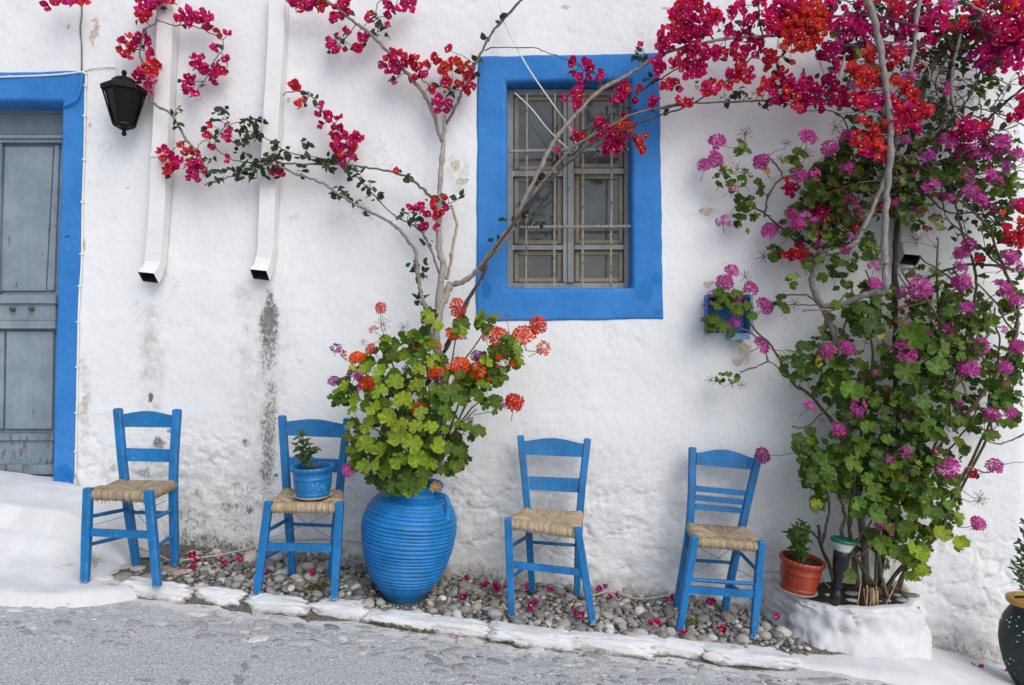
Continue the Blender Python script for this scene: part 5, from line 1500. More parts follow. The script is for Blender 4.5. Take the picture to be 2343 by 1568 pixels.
mr, mm_, rr_, oo = 'mmmd', 'mmmr', 'rrm', 'oor'
JC = [  # frame, list of (x, y, rx, ry, n, colours), depth, leaf share
 ('A', -.12, .12, [(340, 10, 40, 20, 4, mm_), (440, 8, 50, 20, 4, mm_), (492, 16, 15, 12, 2, rr_), (285, 35, 4, 4, 1, mr), (880, 25, 85, 45, 12, mm_), (990, 10, 40, 25, 5, mm_), (862, 112, 45, 32, 5, 'ro'), (748, 282, 38, 78, 8, rr_), (852, 242, 45, 45, 6, mr), (800, 298, 14, 10, 2, rr_), (900, 320, 15, 28, 3, mr), (908, 408, 60, 50, 8, 'rro'), (835, 455, 50, 35, 5, mr), (888, 525, 18, 38, 3, mr), (1068, 108, 38, 36, 5, rr_), (1140, 108, 45, 45, 7, mm_), (1215, 108, 42, 42, 6, mm_), (1235, 180, 18, 12, 2, 'ro'), (1300, 190, 5, 5, 1, rr_), (1350, 208, 5, 5, 1, mr)]),
 ('A', -.10, .8, [(1285, 287, 20, 14, 2, mr), (1340, 358, 8, 8, 1, mr), (1175, 368, 30, 30, 4, mm_), (1215, 410, 35, 35, 4, mr), (1285, 432, 35, 45, 6, mm_), (1128, 498, 45, 50, 7, mr), (1165, 560, 12, 15, 2, mr)]),
 ('A', -.13, .3, [(1258, 742, 20, 8, 1, rr_), (1370, 800, 24, 35, 3, mm_), (1230, 800, 4, 4, 1, rr_), (1240, 880, 6, 8, 1, rr_), (1358, 945, 4, 4, 1, rr_), (980, 918, 36, 38, 5, rr_), (1030, 972, 44, 46, 6, 'rrm'), (1018, 1010, 20, 16, 2, 'ro'), (1068, 872, 10, 10, 1, 'ro'), (1100, 905, 24, 20, 2, rr_), (1160, 958, 36, 44, 6, mm_), (1155, 1045, 42, 28, 5, mm_), (1215, 1010, 12, 14, 1, mr)]),
 ('D', -.13, .15, [(238, 1014, 30, 18, 3, 'rd'), (345, 20, 40, 36, 6, mm_), (385, 72, 10, 8, 1, rr_), (450, 28, 48, 38, 7, mm_), (515, 50, 18, 18, 2, rr_), (580, 110, 30, 28, 4, mm_), (632, 40, 45, 45, 8, mm_), (650, 85, 15, 15, 2, mr)]),
 ('D', -.11, .5, [(545, 240, 10, 8, 1, 'o'), (580, 220, 6, 8, 1, mr), (565, 288, 36, 32, 5, mm_), (628, 190, 8, 8, 1, mr), (650, 297, 8, 6, 1, mr), (708, 292, 36, 24, 4, 'rm'), (755, 230, 28, 26, 4, mm_), (785, 97, 4, 4, 1, rr_), (770, 135, 6, 6, 1, mr), (880, 100, 4, 4, 1, mr), (880, 160, 6, 6, 1, mr), (900, 30, 32, 20, 3, mr), (955, 72, 5, 5, 1, mr), (1010, 40, 45, 40, 6, mr)]),
 ('D', -.13, .12, [(835, 387, 8, 8, 1, 'mp'), (908, 345, 32, 40, 5, 'mr'), (922, 408, 45, 40, 6, mr), (910, 490, 12, 8, 1, mr), (965, 328, 22, 22, 3, rr_), (1030, 362, 34, 38, 5, mm_), (1075, 430, 30, 45, 6, mm_), (1015, 482, 8, 8, 1, mr), (985, 385, 20, 20, 2, mr)]),
 ('D', -.11, .3, [(1150, 370, 26, 30, 4, rr_), (1245, 300, 6, 6, 1, 'ro'), (1235, 382, 40, 32, 5, 'ro'), (1300, 380, 28, 30, 4, 'ro'), (1200, 440, 18, 14, 2, rr_), (1235, 490, 36, 34, 5, 'mr'), (1345, 425, 40, 38, 6, 'ro'), (1385, 475, 12, 10, 1, mr), (1320, 500, 28, 18, 2, rr_), (1362, 530, 40, 20, 5, 'mr'), (1150, 525, 8, 6, 1, rr_), (1185, 612, 30, 28, 4, mr), (1245, 632, 24, 34, 4, 'mp'), (1195, 655, 14, 10, 1, mr)]),
 ('D', -.10, .3, [(345, 510, 18, 28, 4, rr_), (385, 607, 26, 18, 2, 'ro'), (500, 642, 10, 10, 1, mr), (475, 690, 12, 10, 1, mr), (535, 697, 24, 20, 3, mr), (600, 706, 8, 8, 1, mr), (500, 745, 10, 8, 1, mr), (570, 755, 8, 8, 1, mr), (610, 742, 8, 8, 1, mr), (560, 802, 18, 12, 2, 'rm'), (605, 780, 8, 8, 1, mr), (650, 797, 18, 12, 2, mr), (700, 830, 20, 28, 4, mr), (640, 850, 40, 38, 7, mr), (580, 872, 18, 18, 2, mr), (620, 920, 30, 24, 4, mm_), (685, 902, 24, 32, 4, mm_), (632, 970, 18, 16, 2, rr_)]),
 ('D', -.16, .2, [(935, 1032, 10, 10, 1, rr_), (1140, 1190, 18, 16, 2, rr_), (1245, 1172, 12, 10, 1, rr_), (1030, 1236, 12, 10, 1, mr), (1075, 1242, 24, 20, 3, mr), (1120, 1280, 8, 8, 1, 'mp'), (1170, 1267, 24, 22, 3, rr_), (1215, 1262, 10, 14, 1, rr_), (1250, 1235, 10, 8, 1, rr_), (1130, 1345, 32, 20, 3, mr), (1095, 1357, 10, 8, 1, mr)]),
 ('G', -.14, .35, [(600, 178, 24, 14, 2, mr), (680, 205, 34, 26, 4, mr), (660, 265, 30, 34, 4, mm_), (760, 232, 22, 10, 2, mr), (720, 270, 12, 12, 1, mr), (615, 240, 8, 8, 1, 'd'), (770, 292, 8, 8, 1, 'd'), (575, 366, 14, 14, 1, rr_), (945, 98, 10, 10, 1, mm_)]),
 ('G', -.19, .35, [(620, 340, 42, 24, 5, mm_), (660, 348, 24, 20, 2, mm_), (640, 402, 26, 14, 2, mr), (860, 305, 34, 30, 5, mm_), (850, 352, 34, 26, 5, mr), (790, 370, 16, 8, 1, mr), (910, 365, 12, 10, 1, 'd'), (940, 326, 20, 16, 2, rr_), (1010, 380, 22, 22, 3, rr_), (865, 437, 10, 8, 1, mr)]),
 ('G', -.21, .3, [(630, 540, 26, 14, 3, 'rd'), (700, 575, 12, 12, 1, mr), (735, 492, 34, 28, 4, mr), (785, 522, 44, 32, 6, mm_), (842, 520, 30, 36, 5, 'ro'), (887, 492, 26, 20, 3, 'ro'), (790, 595, 44, 36, 6, mr), (855, 580, 24, 26, 3, mr), (925, 572, 22, 20, 3, 'ro'), (945, 610, 16, 14, 2, 'ro'), (972, 546, 6, 6, 1, 'o'), (540, 618, 8, 8, 1, mr)]),
 ('H', -.30, .12, [(330, 25, 70, 40, 13, mm_), (255, 108, 55, 48, 10, mm_), (335, 150, 85, 55, 19, mr), (440, 98, 55, 55, 12, mm_), (200, 228, 65, 55, 12, mm_), (320, 228, 75, 55, 16, mr), (410, 190, 45, 36, 8, mr), (395, 330, 85, 55, 16, mr), (285, 370, 75, 55, 12, mm_), (330, 430, 75, 48, 12, mm_), (218, 500, 45, 45, 6, mm_), (140, 400, 36, 36, 5, mr), (480, 310, 36, 36, 5, mm_), (180, 300, 40, 30, 5, mm_)]),
 ('H', -.27, .35, [(620, 40, 26, 30, 4, mr), (570, 100, 26, 38, 5, mr), (682, 108, 28, 46, 5, mm_), (740, 15, 20, 14, 3, mr), (560, 188, 28, 22, 3, mr), (640, 230, 55, 36, 7, mr), (600, 320, 64, 45, 10, mm_), (720, 290, 55, 48, 8, mr), (790, 380, 48, 55, 8, 'dmr'), (640, 440, 55, 55, 10, rr_), (560, 450, 26, 22, 4, mr), (450, 530, 42, 38, 6, rr_), (510, 515, 12, 10, 1, rr_), (550, 512, 10, 10, 1, rr_), (300, 606, 46, 16, 4, rr_), (735, 560, 18, 12, 2, rr_), (790, 500, 46, 46, 7, rr_), (860, 460, 38, 46, 6, 'rrd'), (920, 362, 12, 14, 1, 'ro'), (850, 560, 46, 42, 6, 'dm')]),
 ('H', -.36, .10, [(820, 100, 55, 55, 12, mr), (880, 50, 64, 46, 14, mr), (960, 50, 84, 55, 17, 'rro'), (1010, 140, 90, 70, 24, 'roo'), (930, 190, 84, 55, 15, 'rro'), (960, 255, 80, 42, 11, 'ro'), (1090, 80, 36, 55, 8, 'ro'), (1092, 200, 44, 52, 9, 'oor'), (1020, 290, 34, 24, 3, 'ro'), (830, 172, 55, 38, 9, 'mr')]),
 ('H', -.30, .3, [(1140, 60, 46, 46, 8, mr), (1160, 160, 44, 44, 7, mr), (980, 490, 74, 46, 11, 'pm'), (920, 560, 46, 46, 6, 'mr'), (1040, 560, 64, 46, 10, 'pd'), (990, 640, 64, 24, 6, 'mr'), (1110, 600, 50, 44, 8, 'dm'), (1140, 490, 52, 36, 6, 'pd')]),
]
for f, dep, lv, lst in JC:
    for (x, y, rx, ry, n, cols) in lst: BV.cluster(f, x, y, rx, ry, n, cols, dep, lv)
for (f, x, y, rx, ry, n, dep) in [('A', 1310, 650, 40, 30, 8, -.12), ('A', 1260, 800, 50, 50, 14, -.12), ('A', 1320, 720, 50, 40, 9, -.12), ('A', 1050, 670, 28, 30, 7, -.15), ('A', 1060, 740, 28, 25, 5, -.14), ('A', 1250, 940, 30, 20, 4, -.13),
      ('A', 1270, 1050, 70, 40, 16, -.14), ('A', 1430, 1030, 90, 50, 22, -.15), ('A', 1530, 980, 90, 50, 24, -.16), ('A', 1640, 950, 70, 60, 20, -.15), ('A', 1430, 860, 30, 90, 10, -.11), ('A', 1450, 750, 50, 40, 9, -.11), ('A', 1520, 710, 50, 12, 8, -.11), ('A', 1520, 830, 30, 50, 6, -.11), ('A', 1640, 860, 30, 40, 5, -.11),
      ('D', 30, 720, 60, 20, 8, -.12), ('D', 20, 830, 40, 60, 9, -.12), ('D', 100, 790, 30, 50, 6, -.12), ('D', 220, 850, 20, 18, 3, -.12), ('D', 290, 890, 30, 24, 6, -.12), ('D', 410, 860, 26, 46, 6, -.10), ('D', 400, 930, 60, 24, 8, -.13), ('D', 520, 945, 60, 28, 14, -.14), ('D', 560, 980, 40, 40, 12, -.15), ('D', 380, 1030, 50, 50, 10, -.14), ('D', 100, 1010, 100, 60, 18, -.15), ('D', 240, 1060, 30, 20, 3, -.14),
      ('D', 690, 1050, 46, 56, 16, -.14), ('D', 760, 1110, 36, 36, 9, -.13), ('D', 830, 1170, 50, 30, 7, -.13), ('D', 610, 1150, 66, 46, 16, -.17), ('D', 670, 1190, 36, 20, 5, -.15), ('D', 740, 1270, 20, 14, 3, -.16), ('D', 970, 1280, 40, 24, 6, -.13), ('D', 980, 1045, 30, 26, 5, -.15), ('D', 1060, 1300, 46, 50, 11, -.17), ('D', 1110, 1430, 36, 26, 5, -.16), ('D', 1190, 1180, 40, 26, 8, -.13), ('D', 1310, 1170, 40, 20, 6, -.12),
      ('E', 740, 20, 60, 50, 14, -.20), ('E', 770, 60, 40, 40, 8, -.20), ('E', 775, 210, 54, 30, 12, -.24), ('E', 795, 260, 26, 16, 4, -.26), ('D', 1480, 235, 24, 14, 3, -.13), ('D', 1560, 130, 20, 26, 5, -.13), ('D', 1420, 355, 18, 10, 3, -.12), ('D', 1385, 395, 18, 10, 3, -.12), ('D', 840, 190, 40, 50, 12, -.13), ('D', 825, 130, 20, 40, 7, -.13), ('D', 620, 250, 36, 36, 6, -.13), ('D', 400, 560, 40, 30, 7, -.09), ('D', 470, 610, 30, 26, 6, -.09), ('D', 1270, 420, 70, 60, 8, -.09), ('D', 1210, 520, 90, 26, 8, -.11), ('D', 1260, 550, 40, 14, 4, -.11),
      ('G', 390, 960, 70, 50, 14, -.20), ('G', 300, 960, 30, 20, 4, -.19), ('G', 440, 960, 60, 20, 5, -.18), ('G', 430, 760, 30, 30, 7, -.17), ('G', 340, 890, 24, 20, 4, -.19), ('G', 230, 1060, 30, 14, 3, -.18), ('G', 470, 730, 30, 14, 4, -.18), ('G', 530, 650, 30, 18, 5, -.17), ('G', 660, 540, 50, 30, 8, -.17), ('G', 650, 215, 60, 40, 9, -.10), ('G', 800, 300, 80, 40, 9, -.16), ('G', 940, 140, 26, 26, 8, -.22), ('G', 1010, 170, 40, 20, 6, -.24), ('G', 890, 420, 70, 20, 6, -.17), ('G', 1040, 420, 60, 10, 4, -.18),
      ('H', 40, 340, 50, 30, 8, -.26), ('H', 100, 470, 36, 20, 6, -.24), ('H', 500, 140, 40, 50, 9, -.26), ('H', 660, 170, 60, 60, 12, -.26), ('H', 760, 150, 60, 40, 12, -.28), ('H', 660, 560, 60, 40, 12, -.24), ('H', 560, 580, 40, 30, 6, -.22), ('H', 880, 600, 70, 30, 12, -.26), ('H', 780, 620, 60, 14, 6, -.22), ('H', 920, 530, 60, 40, 10, -.26), ('H', 1180, 30, 50, 50, 12, -.30), ('H', 540, 300, 60, 60, 10, -.24), ('H', 840, 330, 60, 60, 10, -.26)]:
    BV.leafy(f, x, y, rx, ry, n, dep)
BV.finish()

# ================================================================== GERANIUM IN THE BLUE JAR
class Geranium(Plant):
    def head(s, f, x, y, r, col, dep, kind='u', to=None, nrm=None):
        p = P(f, x, y, dep); sc = FR[f][2] * (CAM_D + dep) / FPX
        pr = random.choice(UM if kind == 'u' else UMS if kind == 's' else BU)
        n = nrm or Vector((random.gauss(0, .35), -.75, random.uniform(.25, .8)))
        M = orient(p, n, r * sc) @ Matrix.Diagonal((random.uniform(.82, 1.15), random.uniform(.82, 1.15), random.uniform(.62, 1.05), 1))
        s.heads.append((pr, M, jit(col, .12), kind))
        if to is not None:
            s.twigs.col = (.17, .20, .075); q = P(f, to[0], to[1], to[2] if len(to) > 2 else dep + .08); m = (p + q) / 2 + Vector((0, 0, -.012))
            s.twigs.tube([q, m, p], [.0024, .0020, .0016], 5, caps=False); s.nt += 1
        else: s.twig_to(p + Vector((0, .03, -.02)), .30, (.16, .19, .07), .0018)
    def gleaf(s, p, size, col, nrm=None, roll=None):
        nrm = nrm or Vector((random.gauss(0, .45), -.85 + random.gauss(0, .3), .45 + random.gauss(0, .4)))
        roll = random.gauss(0, .8) if roll is None else roll
        s.leaves.append((random.choice(GL), orient(p, nrm, size, roll), col))
    def fill(s, f, x, y, rx, ry, n, dep, size, cols):
        for i in range(n):
            a = random.uniform(0, 6.283); q = math.sqrt(random.random())
            d = random.uniform(*dep); t = (d - dep[0]) / (dep[1] - dep[0] + 1e-6)
            p = P(f, x + q * rx * math.cos(a), y + q * ry * math.sin(a), d)
            s.gleaf(p, random.uniform(*size), jit(random.choice(cols) if random.random() > .025 else (.22, .24, .03), .30), Vector((math.cos(a) * q * .5 + random.gauss(0, .4), -.8 + random.gauss(0, .3), .5 - math.sin(a) * q * .3 + random.gauss(0, .4))))
    def finish(s, cap=285):
        for (pr, M, c, k) in s.heads: inst(pr, 'flower_head' if k != 'b' else 'bud_cluster', s.t, M, c)
        if s.leaves: place(s.leaves, 'leaf', 'leaf_mass', [M_LEAF], s.t, cap)
        if s.nt: tag(s.twigs.build('flower_stalks', M_BARK, s.t, True), kind='stuff')
JG = Geranium('geranium', jtop + Vector((0, 0, -.05)), 'bushy geranium with orange-red flower heads growing in the blue jar', 'geranium', 'geraniums')
for (x0, x1, y1, x2, y2, ye) in [(820, 700, 900, 560, 700, -.62), (800, 620, 1050, 470, 960, -.66), (830, 780, 800, 790, 480, -.55), (840, 830, 950, 800, 560, -.60), (850, 960, 1000, 1100, 860, -.58), (860, 1020, 760, 1160, 560, -.50), (860, 1100, 700, 1320, 480, -.46), (850, 930, 700, 985, 420, -.45), (820, 620, 800, 400, 620, -.55), (800, 560, 900, 300, 740, -.55), (830, 640, 700, 545, 420, -.50), (850, 1010, 930, 1130, 800, -.62), (835, 760, 1080, 700, 1050, -.70), (840, 860, 1060, 880, 980, -.70), (845, 990, 650, 1160, 380, -.44)]:
    JG.branch([('E', x0, 1240), ('E', .5 * (x0 + x1), .5 * (1240 + y1)), ('E', x1, y1), ('E', x2, y2)], .0075, .0035, (.15, .17, .07), 'stem', y=[JY, JY - .02, (JY + ye) / 2, ye], k=4, n=6)
big = [(745, 1165, 58), (645, 1028, 64), (640, 1165, 52), (620, 695, 54), (455, 945, 58), (520, 750, 52), (440, 1065, 58), (695, 1290, 72), (560, 1232, 48), (850, 580, 56), (865, 1085, 54), (925, 880, 52), (830, 1180, 44), (1120, 985, 46), (1195, 815, 48), (965, 1200, 42), (640, 950, 54), (815, 465, 62), (680, 535, 46), (930, 760, 60), (740, 715, 42), (1050, 965, 34), (720, 1062, 62), (590, 910, 58), (540, 640, 46), (665, 800, 60), (480, 1190, 60), (450, 620, 44), (330, 720, 40), (390, 800, 46), (1000, 800, 50), (770, 880, 44), (905, 1220, 36), (1000, 1110, 40), (930, 1090, 44), (600, 1310, 46), (790, 1240, 44), (700, 430, 38), (815, 305, 40), (870, 370, 36), (760, 620, 44), (490, 850, 50), (360, 860, 38), (1100, 780, 44), (540, 1110, 56), (830, 960, 48), (740, 960, 46)]
for i, (x, y, r) in enumerate(big):
    dep = -.66 - .10 * math.sin(max(0, min(1, (y - 450) / 800)) * math.pi) + random.uniform(-.03, .03) + (.10 if y < 600 else 0)
    p = P('E', x, y, dep)
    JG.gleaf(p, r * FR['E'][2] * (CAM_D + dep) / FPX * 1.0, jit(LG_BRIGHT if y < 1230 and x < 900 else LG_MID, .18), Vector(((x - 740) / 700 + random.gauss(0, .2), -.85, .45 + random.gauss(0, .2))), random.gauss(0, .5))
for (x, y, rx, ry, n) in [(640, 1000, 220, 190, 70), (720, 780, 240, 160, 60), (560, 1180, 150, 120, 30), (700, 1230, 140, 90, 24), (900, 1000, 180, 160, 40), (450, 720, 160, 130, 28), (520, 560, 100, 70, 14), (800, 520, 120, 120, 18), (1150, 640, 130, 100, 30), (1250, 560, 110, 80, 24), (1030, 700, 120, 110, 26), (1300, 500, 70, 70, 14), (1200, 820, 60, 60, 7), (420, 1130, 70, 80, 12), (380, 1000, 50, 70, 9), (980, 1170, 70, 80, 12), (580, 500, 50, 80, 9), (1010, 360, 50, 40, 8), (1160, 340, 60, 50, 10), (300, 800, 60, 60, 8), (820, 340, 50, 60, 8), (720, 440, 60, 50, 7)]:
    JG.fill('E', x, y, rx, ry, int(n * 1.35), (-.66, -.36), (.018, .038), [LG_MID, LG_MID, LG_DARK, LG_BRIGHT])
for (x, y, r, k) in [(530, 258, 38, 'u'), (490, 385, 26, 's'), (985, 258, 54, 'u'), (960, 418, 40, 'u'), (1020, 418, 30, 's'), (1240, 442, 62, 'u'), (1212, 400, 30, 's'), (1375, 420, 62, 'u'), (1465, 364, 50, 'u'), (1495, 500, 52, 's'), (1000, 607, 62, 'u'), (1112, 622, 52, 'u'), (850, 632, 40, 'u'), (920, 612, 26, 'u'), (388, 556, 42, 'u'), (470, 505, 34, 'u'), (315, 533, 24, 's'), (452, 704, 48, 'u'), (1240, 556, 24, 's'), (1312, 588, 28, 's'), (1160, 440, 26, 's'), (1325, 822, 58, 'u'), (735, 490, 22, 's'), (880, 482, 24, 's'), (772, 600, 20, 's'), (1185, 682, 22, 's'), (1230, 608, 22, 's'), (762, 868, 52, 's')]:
    to = {1465: (1350, 440), 1495: (1390, 510), 1325: (1080, 895, -.55), 530: (540, 400), 985: (1000, 380)}.get(x)
    JG.head('E', x, y, r, random.choice((ORNG, ORNG, REDO)), -.60 if y > 450 else -.50, k, to)
for (x, y, r, c, k) in [(275, 500, 36, PURP, 's'), (262, 692, 36, PURP, 'u'), (390, 655, 36, (.52, .045, .42), 'u'), (322, 684, 26, (.5, .05, .4), 's'), (396, 742, 26, PURP, 's'), (1098, 542, 34, PURP, 'u'), (855, 690, 44, DARKP, 'u'), (1280, 825, 32, PURP, 's'), (1065, 925, 22, DARKP, 's'), (338, 1226, 40, PINK, 'u'), (685, 620, 24, DARKP, 's')]:
    JG.head('E', x, y, r, c, -.60, k, {338: (440, 1200, -.60), 275: (330, 570), 262: (340, 740)}.get(x))
for (x, y, r, c) in [(545, 355, 46, (.28, .13, .07)), (668, 372, 40, (.24, .12, .07)), (1278, 306, 26, (.30, .16, .06)), (990, 1022, 56, (.22, .10, .06)), (430, 460, 26, (.3, .14, .08)), (1285, 540, 36, (.26, .12, .07))]:
    JG.head('E', x, y, r, c, -.62, 'b')
for (x, y, r) in [(540, 1290, 50), (590, 1335, 44), (650, 1330, 50), (720, 1330, 54), (480, 1260, 46), (770, 1290, 44), (430, 1190, 44), (560, 1180, 50)]:
    JG.gleaf(P('E', x, y, JY - .22 + random.uniform(-.03, .03)), r * FR['E'][2] * 3.6 / FPX, jit(random.choice((LG_MID, LG_BRIGHT, LG_DARK)), .2), Vector((random.gauss(0, .3), -.9, .2)), random.gauss(0, .5))
# dead curled leaf on the rim
JG.gleaf(P('E', 855, 1320, JY - .17), .03, (.52, .33, .15), Vector((.2, -.9, .1)), .3)
JG.finish()
# ================================================================== PINK GERANIUM IN THE WHITE PLANTER
gb = Vector((PLX, -.25, PLT - .02))
RG = Geranium('geranium', gb, 'tall bushy geranium with pink flower heads growing in the white planter', 'geranium', 'geraniums')
GS = (.19, .155, .10); GSD = (.11, .085, .06)
for pts, r0, r1, yy in [
    ([('J', 1480, 930), ('J', 1440, 800), ('J', 1430, 680), ('J', 1400, 500)], .011, .007, (-.34, -.30)), ([('J', 1450, 930), ('J', 1560, 760), ('J', 1700, 640), ('J', 1830, 480), ('I', 1960, 1130)], .013, .006, (-.30, -.34)),
    ([('J', 1380, 860), ('J', 1280, 690), ('J', 1190, 540), ('J', 1210, 420), ('J', 1170, 300)], .012, .008, (-.28, -.22)), ([('J', 1300, 880), ('J', 1250, 600), ('J', 1240, 420), ('J', 1260, 250)], .012, .009, (-.24, -.20)),
    ([('J', 1140, 900), ('J', 1110, 720), ('J', 1060, 620), ('J', 1040, 480)], .013, .007, (-.20, -.14)), ([('J', 1060, 620), ('J', 1090, 480), ('J', 1110, 380), ('J', 1085, 230)], .008, .006, (-.14, -.16)), ([('J', 1100, 700), ('J', 1040, 570), ('J', 985, 510)], .007, .004, (-.18, -.15)),
    ([('J', 1230, 740), ('J', 1290, 580), ('J', 1380, 450)], .008, .006, (-.36, -.34)), ([('J', 1290, 680), ('J', 1390, 590), ('J', 1450, 470)], .008, .006, (-.38, -.36)), ([('J', 1440, 920), ('J', 1330, 760), ('J', 1260, 680)], .009, .007, (-.36, -.34)),
    ([('J', 1520, 900), ('J', 1600, 760), ('J', 1760, 560), ('I', 1900, 1200), ('I', 1950, 1080)], .010, .006, (-.32, -.36)), ([('J', 1400, 880), ('J', 1420, 500), ('J', 1440, 200), ('I', 1400, 900), ('I', 1380, 640)], .012, .006, (-.30, -.26)),
    ([('J', 1350, 880), ('J', 1310, 500), ('J', 1280, 150), ('I', 1250, 770), ('I', 1240, 590)], .011, .006, (-.28, -.24)), ([('J', 1560, 880), ('J', 1650, 500), ('J', 1700, 200), ('I', 1700, 1000), ('I', 1650, 600), ('I', 1640, 60), ('H', 1790, 1420)], .010, .0045, (-.28, -.22)),
    ([('I', 1740, 1150), ('I', 1820, 1040), ('I', 1880, 960), ('I', 1960, 850), ('I', 2060, 720), ('I', 2100, 600), ('I', 2115, 500), ('I', 2110, 400), ('I', 2060, 240), ('I', 2010, 130), ('I', 1965, 0), ('H', 2100, 1350), ('H', 1990, 1240), ('H', 1900, 1170)], .012, .006, (-.30, -.32)),
    ([('I', 1700, 950), ('I', 1740, 860), ('I', 1845, 430), ('I', 1862, 350), ('I', 1865, 230), ('I', 1830, 80), ('I', 1795, 0), ('H', 1920, 1300), ('H', 1900, 1200), ('H', 1850, 1090)], .008, .006, (-.30, -.30)),
    ([('I', 2020, 180), ('I', 1950, 110), ('I', 1840, 10), ('H', 1840, 1290)], .007, .004, (-.30, -.28)), ([('I', 2090, 150), ('I', 1950, 165), ('I', 1810, 160), ('I', 1660, 205), ('I', 1565, 245)], .007, .009, (-.20, -.12)),
    ([('I', 2160, 405), ('I', 2100, 430), ('I', 2010, 470), ('I', 1900, 560)], .005, .004, (-.34, -.30)), ([('I', 2160, 1155), ('I', 2080, 1200), ('I', 1985, 1222), ('I', 1900, 1180)], .0045, .004, (-.34, -.30)),
    ([('I', 1020, 1100), ('I', 870, 920), ('I', 800, 880), ('I', 740, 790), ('I', 650, 640), ('I', 560, 550), ('I', 510, 480), ('I', 485, 410)], .009, .005, (-.22, -.14)), ([('I', 720, 790), ('I', 635, 735), ('I', 560, 768), ('I', 465, 796)], .0045, .0035, (-.17, -.10)), ([('I', 635, 735), ('I', 610, 650), ('I', 540, 570), ('I', 430, 528), ('I', 320, 536)], .005, .004, (-.16, -.12)),
    ([('I', 950, 420), ('I', 880, 350), ('I', 820, 335), ('I', 735, 338)], .006, .004, (-.16, -.14)), ([('I', 935, 402), ('I', 820, 398), ('I', 760, 400)], .004, .003, (-.16, -.14)),
    ([('H', 1080, 1540), ('H', 830, 1320), ('H', 780, 1270), ('H', 700, 1230), ('H', 600, 1200)], .007, .005, (-.16, -.12)), ([('H', 790, 1170), ('H', 830, 1100), ('H', 880, 1055), ('H', 960, 1045), ('H', 1060, 1060)], .006, .005, (-.12, -.14)), ([('H', 880, 1055), ('H', 850, 990), ('H', 800, 940), ('H', 770, 915)], .0055, .004, (-.12, -.12)), ([('H', 770, 1290), ('H', 785, 1180), ('H', 795, 1150)], .006, .005, (-.12, -.12))]:
    RG.branch(pts, r0, r1, random.choice((GS, GS, GSD)), 'stem', y=yy, k=4, n=7)
cmix = [LG_MID, LG_MID, LG_DARK, LG_DARK, (.11, .20, .03)]
cdk = [LG_DARK, LG_MID, LG_DARK]
for (x, y, rx, ry, n) in [(1000, 800, 150, 160, 34), (1150, 900, 200, 180, 50), (1400, 800, 160, 200, 52), (1550, 600, 110, 110, 24), (1650, 750, 150, 190, 40), (1300, 1100, 300, 200, 100), (1550, 1000, 200, 200, 54), (1300, 1350, 350, 180, 100), (1650, 1200, 180, 170, 44), (890, 1250, 90, 130, 18), (910, 1420, 80, 100, 18), (800, 760, 80, 100, 13), (860, 640, 45, 36, 4), (1240, 480, 120, 100, 22), (1500, 1450, 190, 120, 40), (1800, 640, 110, 120, 20), (1900, 480, 100, 90, 15), (2000, 940, 90, 80, 15), (1920, 1130, 90, 80, 12), (2090, 1080, 40, 30, 3), (1720, 380, 70, 60, 7)]:
    RG.fill('I', x, y, rx, ry, int(n * 1.3), (-.50, -.14), (.017, .040), cmix)
for (x, y, rx, ry, n) in [(1100, 150, 140, 110, 26), (1350, 240, 240, 170, 60), (1600, 250, 170, 190, 44), (1700, 420, 120, 150, 30), (1850, 450, 90, 110, 16), (1640, 620, 100, 120, 20), (1430, 540, 80, 110, 14), (1560, 500, 90, 80, 12), (1030, 350, 40, 40, 4), (1940, 600, 30, 40, 3), (1690, 740, 50, 70, 7), (1240, 800, 20, 40, 2), (1870, 250, 70, 90, 10)]:
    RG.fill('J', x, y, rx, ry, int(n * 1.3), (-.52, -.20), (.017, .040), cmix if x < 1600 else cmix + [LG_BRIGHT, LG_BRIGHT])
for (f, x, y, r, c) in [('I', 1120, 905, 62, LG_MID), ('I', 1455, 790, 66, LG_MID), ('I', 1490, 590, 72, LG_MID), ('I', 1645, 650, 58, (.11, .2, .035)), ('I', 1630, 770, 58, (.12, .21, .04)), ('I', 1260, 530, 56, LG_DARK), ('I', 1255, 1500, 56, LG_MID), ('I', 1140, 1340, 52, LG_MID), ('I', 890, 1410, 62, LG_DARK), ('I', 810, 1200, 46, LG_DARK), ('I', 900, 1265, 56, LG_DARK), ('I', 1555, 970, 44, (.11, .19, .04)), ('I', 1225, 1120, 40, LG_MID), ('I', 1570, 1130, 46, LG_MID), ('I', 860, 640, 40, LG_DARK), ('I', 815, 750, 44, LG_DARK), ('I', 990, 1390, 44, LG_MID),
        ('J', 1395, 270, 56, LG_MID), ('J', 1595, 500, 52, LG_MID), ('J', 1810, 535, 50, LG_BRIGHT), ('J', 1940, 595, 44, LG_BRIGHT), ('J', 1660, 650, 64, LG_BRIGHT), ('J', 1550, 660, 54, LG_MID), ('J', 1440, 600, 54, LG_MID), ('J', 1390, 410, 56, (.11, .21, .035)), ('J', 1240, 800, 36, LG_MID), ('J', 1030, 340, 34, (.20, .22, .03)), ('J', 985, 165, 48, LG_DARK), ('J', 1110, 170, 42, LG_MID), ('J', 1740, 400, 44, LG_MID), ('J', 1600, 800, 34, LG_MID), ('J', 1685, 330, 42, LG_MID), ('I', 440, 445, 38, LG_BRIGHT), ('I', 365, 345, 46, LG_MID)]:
    dep = -.53 + random.uniform(-.04, .04) if x > 700 else -.15
    RG.gleaf(P(f, x, y, dep), r * FR[f][2] * (CAM_D + dep) / FPX * 1.1, jit(c, .15), Vector((random.gauss(0, .25), -.9, .4 + random.gauss(0, .2))), random.gauss(0, .6))
